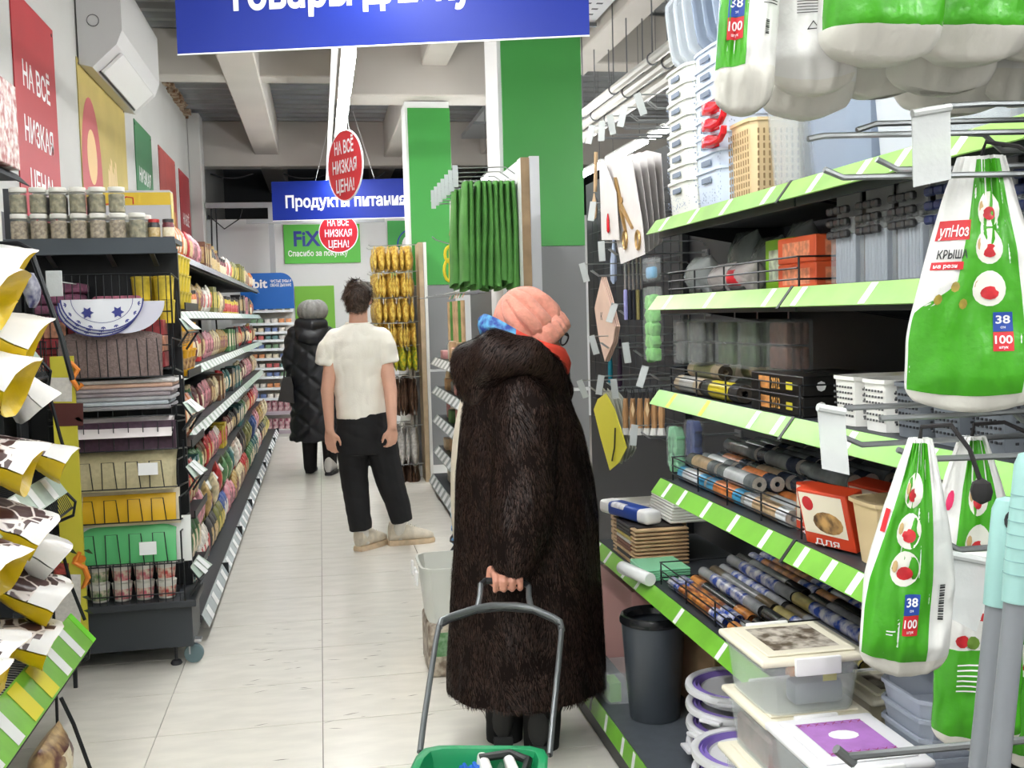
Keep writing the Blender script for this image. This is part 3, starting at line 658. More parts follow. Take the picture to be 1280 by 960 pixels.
# sponge packs hanging under shelf 2 at the rear of shelf 3
spc = [M('cloth_green', (132,206,112), .8, var=(40,.25), bump=(90,.5)), M('cloth_grey', (96,98,98), .8, var=(40,.3)), M('cloth_moss', (64,84,52), .8, var=(40,.3)), M('cloth_rust', (110,72,54), .8, var=(40,.3))]
for i, (y, x, c, w, lab) in enumerate(((3.18,1.12,1,.10,'grey cloth pack in clear film, leftmost under the second shelf'), (3.04,1.12,1,.12,'grey cloth pack in clear film, second under the second shelf'), (2.88,1.15,2,.14,'dark green cloth pack in clear film under the second shelf'), (2.72,1.15,2,.13,'dark green cloth pack in clear film beside the rust coloured pack'), (2.57,1.17,3,.13,'rust coloured cloth pack in clear film under the second shelf'))):
    t = thing('cloth_pack', lab, 'pack', (x, y, SH[2]+.135), 'cloth packs under the second shelf'); q = MB()
    for j in range(3):
        for k in range(2): q.rbox(x-.03+j*.022, x-.012+j*.022, y-w*.42, y+w*.42, SH[2]+.098+k*.062, SH[2]+.155+k*.062, .007, 2)
    q.build('folded_cloth', spc[c], t, kind='stuff')
    q = MB(); q.rbox(x-.038, x+.04, y-w*.46, y+w*.46, SH[2]+.09, SH[2]+.225, .008, 2); q.build('clear_wrap', clear_film, t)
    q = MB(); q.tube([(x, y, SH[2]+.225), (x, y, SH[1]-.024)], .002, 4); q.build('hang_loop', chrome, t)
# ---------------------------------------------------------------- shelf 4: rolls of wrap, cartons, bin
wr = [M('wrap_blue', (72,160,206), .3, var=(30,.25)), M('wrap_white', (222,226,230), .25, var=(18,.15)), M('wrap_grey', (126,132,134), .22, var=(18,.3)), M('wrap_navy', (58,66,84), .25, var=(24,.3)), M('wrap_tan', (196,168,132), .35, var=(24,.3)), M('wrap_orange', (222,130,66), .35, var=(30,.3)), M('wrap_violet', (150,150,196), .3, var=(20,.2))]
palr = ['light blue', 'white', 'grey', 'navy', 'tan', 'orange', 'pale violet']
PR = {}
def wrap_roll(c, bd, r, L):
    k = (c, bd, r, L)
    if k not in PR: PR[k] = Proto(p_roll('wrap_roll', 'x', 'roll', r, L, wr[c], wr[bd], M('roll_end', (196,190,180), .6, var=(60,.2)), .3))
    return PR[k]
seg = [(2.98, .24, [0,0,1,2,2,3,3,2]), (2.70, .26, [0,1,6,2,3,3,2,2]), (2.42, .26, [1,4,5,4,2,3,2,3])]
rows = ('front', 'second', 'third', 'fourth', 'fifth', 'sixth', 'seventh', 'eighth')
for si, (y, L, cs) in enumerate(seg):
    x = XF+.060
    for i, c in enumerate(cs):
        r = .0225; bd = [1, 5, 4][(i+si) % 3]
        wrap_roll(c, bd, r, L).put((x, y+rnd.uniform(-.008, .008), SH[3]+.001), 0, '%s wrap roll in the %s row at the %s of the fourth shelf' % (palr[c], rows[i], ('far end', 'middle', 'near part')[si]), 'wrap rolls on the fourth shelf')
        if i < 7 and not (si == 2 and i < 2): wrap_roll(cs[(i+3) % 8], [4, 1, 5][(i+si) % 3], r, L).put((x+.0235, y-.02+rnd.uniform(-.008, .008), SH[3]+.043), 0, '%s wrap roll over the %s row at the %s of the fourth shelf' % (palr[cs[(i+3) % 8]], rows[i], ('far end', 'middle', 'near part')[si]), 'wrap rolls on the fourth shelf')
        if 1 < i < 6: wrap_roll(cs[(i+2) % 8], 2, r, L).put((x+.047, y-.03+rnd.uniform(-.008, .008), SH[3]+.085), 0, '%s wrap roll topmost of the %s row at the %s of the fourth shelf' % (palr[cs[(i+2) % 8]], rows[i], ('far end', 'middle', 'near part')[si]), 'wrap rolls on the fourth shelf')
        x += .0475
redc = M('red_carton', (214,70,38), .4, var=(5,.06)); food_m = M('food_print', (206,160,98), .45, var=(26,.7), col2=(70,46,26)); cream_p = M('cream_print', (238,228,208), .5)
def snack_carton(o, tilt, rz, lab, s=1.0):
    t = thing('baking_carton', lab, 'carton', o, 'red baking cartons'); T = Matrix.Translation(o) @ Matrix.Rotation(rz, 4, 'Z') @ Matrix.Rotation(tilt, 4, 'Y')
    w, d, h = .15*s, .05*s, .13*s
    def B(): b = MB(); b.t = T; return b
    b = B(); b.rbox(-d/2, d/2, -w/2, w/2, 0, h, .002, 1); b.build('carton', redc, t)
    b = B(); b.quad((-d/2-.0006, w*.46, h*.22), (-d/2-.0006, -w*.40, h*.22), (-d/2-.0006, -w*.40, h*.95), (-d/2-.0006, w*.46, h*.95)); b.build('cream_panel', cream_p, t, 0)
    b = B(); b.disc((-d/2-.001, -w*.05, h*.45), (0,-1,0), (0,0,1), w*.30, h*.20, 14); b.build('food_picture', food_m, t, 0)
    b = B(); b.disc((-d/2-.001, w*.30, h*.76), (0,-1,0), (0,0,1), h*.13, h*.13, 14); b.build('round_badge', red_print, t, 0)
    b = B(); b.text('ДЛЯ', (-d/2-.001, w*.05, h*.03), (0,-1,0), (0,0,1), h*.10, w*.5, bold=.02); b.build('lettering', white_print, t, 0)
    return t
z4 = SH[3]+.001
snack_carton((1.13, 2.335, z4), 0, 0, 'red carton lying behind the fourth shelf fence at its near end', .9)
snack_carton((1.11, 2.19, z4+.01), math.radians(-14), math.radians(18), 'red carton with food picture tilted forward beside the fence')
snack_carton((1.23, 2.20, z4+.01), math.radians(-12), math.radians(6), 'red carton with food picture standing in the second row')
snack_carton((1.34, 2.24, z4), 0, 0, 'red carton standing at the back of the fourth shelf')
snack_carton((1.34, 2.06, z4+.0), 0, 0, 'red carton behind the beige bin')
t = thing('beige_bin', 'open beige plastic bin between the tilted red carton and the hanging green bag', 'bin', (1.17, 2.03, z4)); b = MB(); b.t = Matrix.Translation((1.175, 2.03, z4)); open_tub(b, .20, .145, .135, .022, .003, .012); b.build('bin_body', beige, t)
for i in range(8):
    b = MB(); b.rbox(1.10, 1.30, 1.78, 1.94, z4+i*.0155, z4+.0142+i*.0155, .004, 1)
    tag(b.build('black_tray', M('tray_black', (34,35,38), .35)), 'flat black plastic tray, %s from the bottom of the stack beside the beige bin' % rows[i].replace('front', 'first'), 'tray', 'black trays beside the beige bin')
# ---------------------------------------------------------------- shelf 5: boards, boxes and long tubes
z5 = SH[4]+.001
wood = M('board_wood', (206,172,132), .5, var=(16,.2), stretch=(1,8,1)); bk = M('board_black', (44,38,36), .45); br = M('board_brown', (124,72,50), .45); yb = M('board_pale', (206,200,190), .45)
def cutting_board(z, face, lab, x0=1.06, y=3.76, w=.20, l=.30, dz=.013):
    t = thing('cutting_board', lab, 'board', (x0+w/2, y, z), 'boards stacked at the far end of the lowest shelf'); b = MB()
    b.rbox(x0, x0+w, y-l/2, y+l/2, z, z+dz*.62, .004, 2); b.build('wood_base', wood, t)
    b = MB(); b.rbox(x0+.016, x0+w-.008, y-l/2+.03, y+l/2-.03, z+dz*.62, z+dz*.92, .001, 1); b.rbox(x0-.0006, x0+.02, y-l/2+.06, y+l/2-.06, z+.001, z+dz*.9, .001, 1); b.build('face_print', face, t, kind='stuff')
fs = (wood, bk, wood, br, br, yb, M('board_gold', (196,176,90), .45), bk, bk, bk); nm = ('plain wooden', 'black faced', 'plain wooden', 'brown faced', 'brown faced', 'pale faced', 'gold faced', 'black faced', 'black faced', 'black faced')
for i in range(10): cutting_board(z5+i*.0135, fs[i], '%s cutting board, %s from the bottom of the stack on the lowest shelf' % (nm[i], ('first','second','third','fourth','fifth','sixth','seventh','eighth','ninth','tenth')[i]))
for i in range(5):
    b = MB(); b.rbox(1.03, 1.19, 3.40, 3.58, z5+i*.008, z5+.0072+i*.008, .003, 1); tag(b.build('mint_board', M('mint', (140,214,170), .4)), 'mint green flexible board, %s from the bottom of the stack by the tubes' % rows[i].replace('front', 'first'), 'board', 'mint green boards')
for i in range(6):
    b = MB(); b.rbox(1.10, 1.36, 3.93-.003*i, 4.08, z5+i*.028, z5+.026+i*.028, .004, 1); tag(b.build('wooden_tray', wood if i < 4 else M('tray_white', (226,222,214), .5)), '%s flat tray, %s from the bottom of the stack behind the cutting boards' % ('wooden' if i < 4 else 'white', rows[i].replace('front', 'first')), 'tray', 'trays behind the boards')
for i in range(7):
    b = MB(); b.rbox(1.20+.002*i, 1.42, 3.64, 3.90, z5+.140+i*.0105, z5+.1497+i*.0105, .003, 1); tag(b.build('white_board', M('board_white', (228,228,222), .45)), 'white flat board, %s from the bottom of the pile leaning above the wooden boards' % rows[i].replace('front', 'first'), 'board', 'white boards')
t = thing('wrap_carton', 'white and blue carton lying across the top of the cutting board stack', 'carton', (1.03, 3.78, z5+.137)); b = MB(); T = Matrix.Translation((1.10, 3.80, z5+.139)) @ Matrix.Rotation(math.radians(16), 4, 'Z'); b.t = T
b.rbox(-.035, .035, -.16, .17, 0, .05, .014, 3); b.build('white_body', white_print, t)
b = MB(); b.t = T; b.rbox(-.0358, .0358, -.11, .11, -.0, .0508, .0142, 3); b.build('blue_sleeve', blue_print, t)
b = MB(); b.t = T; b.rbox(-.0366, .0, -.02, .09, .022, .0516, .0145, 3); b.build('white_print', M('sleeve_print', (226,226,232), .5, var=(60,.2)), t)
t = p_roll('paper_roll', 'thick white roll lying across the end of the lowest green price strip', 'roll', .022, .20, M('roll_white', (236,238,238), .35), None, None, .0); t.location = (1.03, 3.34, z5+.001); t.rotation_euler = (0, 0, math.radians(12))
tb = [M('tube_clear', (150,152,156), .18, var=(14,.3)), M('tube_black', (34,34,36), .25, var=(16,.4)), M('tube_blue', (52,80,170), .25, var=(30,.5), col2=(214,214,220)), M('tube_brown', (96,82,60), .28, var=(20,.4)), M('tube_orange', (226,150,70), .3, var=(24,.5), col2=(120,60,40)), M('tube_gold', (186,170,100), .3, var=(20,.3))]
tn = ('clear grey', 'black', 'blue printed', 'brown', 'orange printed', 'gold')
TP = {}
def tube_roll(c, L):
    if (c, L) not in TP: TP[(c, L)] = Proto(p_roll('foil_tube', 'x', 'tube', .0185, L, tb[c], tb[(c+2) % 5] if c != 1 else tb[0], M('tube_end', (22,22,24), .6), .74))
    return TP[(c, L)]
seg = [(2.83, .48, [2,2,4,0,0,3,0,1,0,1]), (2.31, .49, [4,0,1,3,1,5,3,1,5,1])]
for si, (y, L, cs) in enumerate(seg):
    x = XF+.045
    for i, c in enumerate(cs):
        where = ('far end', 'near end')[si]; rw = rows[min(i, 7)] if i < 8 else ('ninth', 'tenth')[i-8]
        tube_roll(c, L).put((x, y+rnd.uniform(-.012, .012), z5), 0, '%s foil tube in the %s row at the %s of the lowest shelf' % (tn[c], rw, where), 'foil tubes on the lowest shelf')
        for lv in (1, 2):
            if lv <= i*.6 and i < 10-lv: tube_roll(cs[(i+2*lv) % 10], L).put((x+.0192*lv, y+rnd.uniform(-.03, .01), z5+.0335*lv), 0, '%s foil tube %s the %s row, %s of the lowest shelf' % (tn[cs[(i+2*lv) % 10]], ('', 'over', 'topmost over')[lv], rw, where), 'foil tubes on the lowest shelf')
        x += .0385
# ---------------------------------------------------------------- base shelf: bin, cartons, basins, lidded boxes
zb = .151
t = thing('waste_bin', 'dark grey round waste bin with a black rim on the base shelf', 'bin', (1.035, 3.36, zb)); b = MB(); o = (1.045, 3.37, zb)
b.lathe([(.080, 0), (.083, .004), (.106, .335), (.103, .335), (.080, .008)], 40, o); b.build('bin_body', M('bin_grey', (70,76,84), .32, var=(8,.05)), t)
b = MB(); b.lathe([(.1065, .318), (.1105, .322), (.111, .333), (.106, .345), (.098, .348), (.085, .340), (.080, .322), (.083, .322), (.088, .336), (.098, .343), (.1045, .336), (.1045, .322)], 40, o, cap=False); b.build('black_rim', M('rim_black', (26,27,30), .18), t)
b = MB(); b.rbox(1.19, 1.42, 3.2, 3.55, zb, zb+.30, .004, 1); t2 = thing('cardboard_box', 'open brown cardboard box behind the dark grey bin', 'box', (1.3, 3.4, zb)); b.build('carton', M('cardboard', (150,122,92), .8, var=(6,.1)), t2)
b = MB(); b.slab((1.19,3.2,zb+.302),(1.19,3.55,zb+.302),(1.17,3.55,zb+.40),(1.17,3.2,zb+.40),.003); b.slab((1.42,3.2,zb+.302),(1.42,3.55,zb+.302),(1.45,3.55,zb+.39),(1.45,3.2,zb+.39),.003); b.each('flap', MATS['cardboard'], t2)
t = p_carton('pink_carton', 'pink flat carton behind the waste bin by the fur coat', 'carton', .40, .44, .35, M('pink_card', (214,160,156), .5), 1, None); t.location = (1.25, 3.85, zb)
# small clear organiser at the base strip left of the bin
t = thing('clear_organiser', 'clear plastic organiser with a green insert at the far end of the base shelf', 'organiser', (.97, 3.62, zb)); b = MB(); b.t = Matrix.Translation((.972, 3.575, zb)); open_tub(b, .12, .17, .11, .006, .002, .004); b.build('box_body', clear_box, t)
b = MB(); b.box(.93, .97, 3.51, 3.6, zb+.004, zb+.07); b.build('green_insert', M('insert_green', (120,190,70), .5), t)
bw = M('basin_white', (226,226,230), .35); bp = M('basin_purple', (140,118,196), .4); bd = M('basin_dark', (74,76,82), .35)
def p_basin(dark=False):
    t = thing('folding_basin', 'x', 'basin'); R0 = .155
    a, c = (bd, bd) if dark else (bw, bp)
    b = MB(); b.lathe([(R0*.93, .034), (R0*.985, .036), (R0, .044), (R0*.985, .054), (R0*.93, .056), (R0*.86, .052), (R0*.86, .046)], 40, cap=False); b.build('outer_rim', a, t)
    b = MB(); b.lathe([(R0*.87, .050), (R0*.84, .043), (R0*.80, .051), (R0*.76, .040), (R0*.72, .049), (R0*.68, .036)], 40, cap=False); b.build('folding_rings', c, t)
    b = MB(); b.lathe([(R0*.62, 0), (R0*.69, .004), (R0*.69, .040), (R0*.66, .036), (.001, .033)], 40); b.build('base_plate', a, t)
    b = MB(); b.rbox(-R0*1.10, -R0*.96, -.035, .035, .036, .048, .005, 2); b.build('grip', a, t); return t
pr = Proto(p_basin())
for i in range(7):
    far = i < 4; k = i if far else i-4
    pr.put((1.185, 2.99, zb+k*.058+ .0) if far else (1.085, 2.66, zb+k*.058), math.radians(20*i), 'white and purple folding basin, %s of the %s basin stack' % (('lowest', 'second', 'third', 'topmost')[k] if far else ('lowest', 'middle', 'topmost')[k], 'far' if far else 'near'), 'folding basins on the base shelf')
pr = Proto(p_basin(True)); 
for i in range(2): pr.put((1.28, 2.60, zb+i*.058) if 0 else (.0, 0, 0), 0, 'x') if 0 else None
t = pr.put((1.325, 2.66, zb), 0, 'dark grey folding basin lying behind the near white basin stack')
t = thing('dark_tub', 'dark grey plastic tub leaning in front of the near basin stack', 'tub', (1.06, 2.40, zb)); b = MB(); b.t = Matrix.Translation((1.035, 2.385, zb)); open_tub(b, .20, .16, .205, .02, .003, .014); b.build('tub_body', bd, t)
cream = M('cream_lid', (232,226,206), .35); lidp = M('lid_print', (196,188,176), .5, var=(34,.6), col2=(92,80,66)); purp = M('purple_print', (176,120,196), .5, var=(18,.15)); magenta = M('magenta_print', (150,50,110), .5)
def lidded(o, lx, ly, h, body, lid, lab, pr_=None, clasp=white_print, grp='lidded boxes'):
    t = thing('lidded_box', lab, 'box', o, grp); T = Matrix.Translation(o)
    b = MB(); b.t = T; open_tub(b, lx, ly, h, .014, .0025, .005, pw=9); b.build('box_body', body, t)
    b = MB(); b.t = T; b.rbox(-lx/2-.006, lx/2+.006, -ly/2-.006, ly/2+.006, h+.0005, h+.016, .007, 3); b.rbox(-lx/2+.016, lx/2-.016, -ly/2+.016, ly/2-.016, h+.0165, h+.0215, .002, 1); b.build('lid', lid, t, kind='stuff')
    if pr_: b = MB(); b.t = T; e = h+.0222; b.quad((-lx/2+.04,-ly/2+.04,e),(lx/2-.04,-ly/2+.04,e),(lx/2-.04,ly/2-.04,e),(-lx/2+.04,ly/2-.04,e)); b.build('lid_print', pr_, t, 0)
    for sy in (-1, 1): b = MB(); b.t = T; b.rbox(-lx*.22, lx*.22, sy*(ly/2+.010)-.005, sy*(ly/2+.010)+.005, h-.018, h+.019, .003, 2); b.build('clasp', clasp, t)
    return t
cont = M('box_contents', (150,120,120), .6, var=(24,.3))
L0 = (.965, 2.125)
od5 = ('lowest', 'second', 'third', 'fourth', 'topmost')
for i in range(5):
    z = zb+i*.1285
    t = lidded((L0[0]+(.0, .012, -.008, .006, .0)[i], L0[1]+(0, .004, -.004, .002, .0)[i], z), .225, .235, .105, clear_box, cream, 'clear box with a cream lid, %s of the tall front stack' % (od5[i] if i < 4 else 'topmost, lace printed,'), lidp if i == 4 else None)
    if i == 3: b = MB(); b.rbox(L0[0]-.09, L0[0]+.08, L0[1]-.09, L0[1]+.09, z+.006, z+.07, .006, 1); b.build('contents', cont, t)
    if i == 4: b = MB(); b.rbox(L0[0]-.03, L0[0]+.08, L0[1]-.08, L0[1]-.03, z+.006, z+.055, .01, 2); b.build('contents', M('contents_grey', (120,126,134), .4), t); b = MB(); b.slab((L0[0]+.02, L0[1]-.1075, z+.065), (L0[0]+.05, L0[1]-.1075, z+.065), (L0[0]+.05, L0[1]-.1085, z+.092), (L0[0]+.02, L0[1]-.1085, z+.092), .001); b.build('yellow_sticker', yel_tag, t)
PX, PY = .955, 1.862
for i in range(4):
    z = zb+i*.132
    t = lidded((PX, PY, z), .215, .235, .108, clear_box, M('lid_white', (232,232,236), .3), 'clear box with a white lid, %s of the near stack' % ('lowest', 'second', 'third', 'topmost, purple printed,')[i], purp if i == 3 else None, grp='white lidded boxes')
    if i == 3:
        b = MB(); e = z+.108+.0226
        for k in range(8):
            for s in (-1, 1):
                y = PY+s*.068; x = PX-.062+k*.0177; b.add([(x-.008,y-.009,e),(x,y-.002,e),(x+.008,y-.009,e),(x+.002,y,e),(x+.008,y+.009,e),(x,y+.002,e),(x-.008,y+.009,e),(x-.002,y,e)], [tuple(range(8))])
        b.build('cross_stitch_print', magenta, t, 0, kind='stuff')
        b = MB(); b.disc((PX, PY+.01, e), (1,0,0), (0,1,0), .03, .022, 12); b.build('white_flower', white_print, t, 0)
for i in range(4):
    lidded((1.215, 2.165, zb+i*.128), .17, .17, .104, M('box_beige', (196,186,160), .3, clear=.15), cream, 'beige box with a cream lid, %s of the rear stack' % ('lowest', 'second', 'third', 'topmost, lace printed,')[i], lidp if i == 3 else None, grp='beige lidded boxes')
for i in range(15):
    b = MB(); b.t = Matrix.Translation((1.20, 1.935, zb+i*.038)); open_tub(b, .19, .18, .05, .012, .002, .006, pw=8)
    tag(b.build('food_tub', M('tub_clear', (196,204,220), .15, clear=.35)), 'translucent food tub, %s from the bottom of the nested stack by the mop handles' % ('first','second','third','fourth','fifth','sixth','seventh','eighth','ninth','tenth','eleventh','twelfth','thirteenth','fourteenth','topmost')[i], 'tub', 'nested translucent tubs')
# ------------------------------------------------------------------ hook display at the far end of the right gondola
ticket = M('ticket', (206,212,212), .3, clear=.25); ticket_clear = M('ticket_clear', (222,226,226), .2, clear=.22, bump=(50,.2))
HX = 1.487
def peg_hook(y, z, x1, label=None, tick=True, two=True):
    t = thing('wire_hook', label or 'x', 'hook', (HX, y, z), 'wire hooks beside the green pillar')
    b = MB(); b.box(HX-.004, HX+.002, y-.03, y+.03, z-.012, z+.012); b.build('back_plate', grey_metal, t)
    for dy in ((-.012, .012) if two else (0,)): b = MB(); b.tube([(HX, y+dy, z), (x1+.03, y+dy, z-.002), (x1, y+dy, z+.02)], .0028, 5); b.build('prong', chrome, t)
    b = MB(); b.tube([(HX, y, z+.03), (HX-.02, y, z+.045), (x1-.03, y, z+.045)], .0025, 5); b.build('ticket_arm', chrome, t)
    if tick: b = MB(); b.t = Matrix.Translation((x1-.03, y-.003, z+.014)) @ Matrix.Rotation(.35*math.sin(y*90), 4, 'Y') @ Matrix.Rotation(-.5, 4, 'Z'); b.rbox(-.013, .013, -.0012, .0012, -.040, .036, .001, 1); b.build('ticket_holder', ticket, t)
    return t
def px2(px, py, X): w = W(px, py, X=X); return w.y, w.z
spots_ = [(738,172,1.10,'leftmost of the top row of tickets'), (752,168,1.12,'second in the top row of tickets'), (764,160,1.15,'third in the top row of tickets'), (778,150,1.13,'holding the pink ticket in the top row'), (800,135,1.12,'highest of all beside the basket stack'),
          (740,268,1.10,'beside the wooden spoon'), (752,318,1.10,'just above the blue handled spoon'), (727,345,1.07,'in front of the grey pillar panel, upper'), (765,395,1.13,'right of the pink hexagon board'), (742,435,1.08,'below the pink hexagon board'), (783,445,1.13,'holding the teal spatula'), (750,485,1.08,'above the yellow board'), (768,490,1.12,'holding the yellow board'), (803,475,1.12,'holding the brushes'), (792,548,1.12,'empty one under the brushes'), (728,490,1.05,'lowest one against the grey pillar panel')]
for px, py, X, lab in spots_:
    y, z = px2(px, py, X-.03); y = min(y, 4.18); peg_hook(y, z, X, 'chrome wire hook with a ticket holder, '+lab)
woodp = M('spoon_wood', (214,180,140), .5, var=(12,.15)); pinkb = M('board_pink', (226,194,176), .45, var=(9,.06))
def hang(name, label, cat, px, py, X): y, z = px2(px, py, X); return thing(name, label, cat, (X, y, z)), y, z
def board_poly(t, nm, pts, X, th, mat, n=1, gap=.006):
    for k in range(n):
        b = MB(); P = [W(px, py, X=X) for px, py in pts]; f = [Vector((X+k*gap, p.y, p.z)) for p in P]
        b.loft([[q+Vector((th, 0, 0)) for q in f], f]); b.build(nm, mat, t, 30)
# wooden spoon
t, y, z = hang('wooden_spoon', 'light wooden spoon hanging at the left edge of the hooks', 'spoon', 745, 278, 1.16)
b = MB(); q0 = W(745, 190, X=1.16); q1 = W(744, 240, X=1.16); b.tube([q0, q1], .008, 8); b.build('handle', woodp, t)
b = MB(); c = W(743, 258, X=1.16); b.t = Matrix.Translation(c); b.lathe([(.001,-.055),(.018,-.045),(.028,-.02),(.026,.01),(.012,.04),(.006,.055)], 12, sx=.4); b.build('bowl', woodp, t)
# cards with scissors
cardm = M('card_white', (226,222,220), .5, var=(14,.04)); goldm = M('gold', (190,156,104), .3, metal=.7)
for i, (dx, px) in enumerate(((0, 0), (.035, 9), (.07, 18), (.105, 27), (.14, 36))):
    t, y, z = hang('scissors_card', 'white card with gold scissors, frontmost of the hanging cards' if i == 0 else 'white hanging card, %s behind the gold scissors card' % ('', 'first', 'second', 'third', 'fourth')[i], 'card', 780+px, 322, 1.12+dx)
    board_poly(t, 'card', [(752+px,205-i*2), (772+px,196-i*2), (790+px,200-i*2), (803+px*.8,280), (806+px*.6,318-i*4), (776+px,330-i*4)], 1.12+dx, .002, cardm)
    if i == 0:
        def q(px, py, l=.006): return W(px, py, X=1.12-l)
        b = MB(); b.tube([q(768,222), q(775,256), q(782,290)], [.003,.009,.006], 6); b.build('blade', goldm, t)
        b = MB(); b.tube([q(770,222), q(776,256), q(790,285)], [.003,.009,.006], 6); b.build('blade', goldm, t)
        for cx in (781, 797): c = q(cx, 300); b = MB(); b.tube([c+Vector((0, .022*math.cos(a*PI/6), .032*math.sin(a*PI/6))) for a in range(12)], .005, 6, closed=True); b.build('finger_ring', goldm, t)
        b = MB(); c = q(776, 250); b.disc(c, (0,-1,0), (0,0,1), .012, .012, 12, t=.003); b.build('pivot', goldm, t)
t, y, z = hang('utensil_card', 'white card with a red utensil, left of the gold scissors card', 'card', 757, 300, 1.10)
board_poly(t, 'card', [(749,205), (756,203), (770,240), (774,300), (752,300)], 1.10, .002, cardm)
b = MB(); c = W(760, 282, X=1.094); b.t = Matrix.Translation(c); b.lathe([(.001,-.03),(.012,-.02),(.012,.02),(.004,.045)], 10, sx=.4); b.build('red_utensil', redp, t)
# blue spoon, knives, teal and purple spatulas
for nm, lab, px, y0, y1, m, r in (('silicone_spoon', 'pale blue silicone spoon hanging under the scissors cards', 767, 305, 355, M('sil_blue', (186,202,230), .4), .014), ('silicone_spatula', 'teal spatula handle hanging above the yellow board', 763, 440, 482, M('sil_teal', (30,130,150), .4), .010), ('silicone_spatula', 'dark purple spatula handle right of the teal one', 775, 442, 488, M('sil_purple', (60,40,66), .4), .010)):
    t, y, z = hang(nm, lab, 'utensil', px, y1, 1.20); a = W(px, y0, X=1.20); c = W(px, y1, X=1.20)
    b = MB(); b.tube([a+Vector((0,0,.06)), a], .005, 6); b.build('stem', m, t)
    b = MB(); b.tube([a, a*.6+c*.4, c*.9+a*.1, c], [.006, r, r, .004], 8); b.build('head', m, t)
kn = [M('knife_steel', (150,152,160), .25, metal=.6), M('knife_dark', (44,46,54), .35), M('knife_lilac', (150,150,206), .4), M('knife_olive', (150,140,90), .4)]
for i in range(5):
    px = 781+i*5; t, y, z = hang('knife_pack', 'slim hanging kitchen knife, %s from the left under the scissors cards' % rows[i].replace('front', 'first'), 'knife', px, 400, 1.15+.015*i)
    X = 1.15+.015*i; a = W(px, 322, X=X); m_ = W(px, 362, X=X); c = W(px, 400, X=X)
    b = MB(); b.rbox(X-.002, X+.002, a.y-.012, a.y+.012, m_.z, a.z, .001, 1); b.build('blade', kn[0], t)
    b = MB(); b.rbox(X-.006, X+.006, a.y-.010, a.y+.010, c.z, m_.z, .003, 1); b.build('handle', kn[[2,1,1,3,1][i]], t)
t, y, z = hang('clear_pack', 'clear pack with blue moulds hanging by the second shelf end', 'pack', 814, 352, 1.12); a = W(814, 322, X=1.12)
b = MB(); b.rbox(1.10, 1.14, a.y-.05, a.y+.05, z, a.z, .01, 2); b.build('clear_wrap', clear_film, t)
b = MB(); b.rbox(1.11, 1.13, a.y-.04, a.y+.04, z+.01, z+.05, .008, 2); b.build('blue_mould', M('mould_blue', (120,180,220), .4), t)
# pink hexagonal boards
t, y, z = hang('hexagon_board', 'stack of pink wood hexagon boards hanging on a hook', 'board', 756, 452, 1.11)
board_poly(t, 'board', [(752,346), (760,372), (769,408), (766,428), (756,452), (748,420), (743,385)], 1.11, .005, pinkb, 3, .0075)
b = MB(); c = W(752, 400, X=1.1095); b.text('К', c, (0,-1,0), (0,0,1), .03, .03); b.build('burnt_mark', ink, t, 0)
t, y, z = hang('yellow_board', 'yellow flexible chopping board hanging lowest among the hooks', 'board', 762, 588, 1.10)
yl = M('board_yellow', (226,218,60), .35)
board_poly(t, 'board', [(757,492), (768,512), (783,560), (774,578), (762,588), (750,545), (742,512), (747,499)], 1.10, .003, yl, 1)
b = MB(); b.tube([W(769,535,X=1.096), W(768,560,X=1.096), W(765,576,X=1.096)], .003, 5); b.build('printed_knife', ink, t)
for i in range(4):
    t, y, z = hang('grey_board', 'pale grey flexible board, %s behind the yellow one' % rows[i].replace('front', 'first'), 'board', 770+i*4, 560, 1.115+i*.012)
    board_poly(t, 'board', [(754+i*5,485), (766+i*5,500), (783+i*4,560), (777+i*4,580-i*3), (766+i*4,575-i*4), (752+i*5,520)], 1.115+i*.012, .002, M('board_grey', (186,188,176), .4, var=(12,.1)), 1)
handm = M('brush_wood', (196,150,104), .5, var=(12,.2)); brist = M('bristle', (206,206,202), .8)
for i in range(6):
    px = 782+i*9; t, y, z = hang('wooden_brush', 'wooden handled brush hanging in a row, %s from the left' % rows[i].replace('front', 'first'), 'brush', px, 545, 1.12+.008*i)
    X = 1.12+.008*i; a = W(px, 498, X=X); c = W(px, 535, X=X); b = MB(); b.tube([a, a*.5+c*.5, c], [.009, .013, .010], 8); b.build('handle', handm, t)
    b = MB(); b.tube([c, c-Vector((0,0,.025))], [.012, .017], 8); b.build('bristles', brist, t)
    b = MB(); b.tube([a+Vector((0,.012*math.cos(k*PI/6),.02+.02*math.sin(k*PI/6))) for k in range(12)], .002, 5, closed=True); b.build('hang_loop', ink, t)
    if i in (1, 3): b = MB(); k = W(px, 512, X=X-.018); b.add([k+Vector(v) for v in ((0,0,.03),(0,.024,0),(0,0,-.03),(0,-.024,0))], [(0,1,2,3)]); b.build('paper_tag', M('kraft_tag', (226,196,150), .6), t)
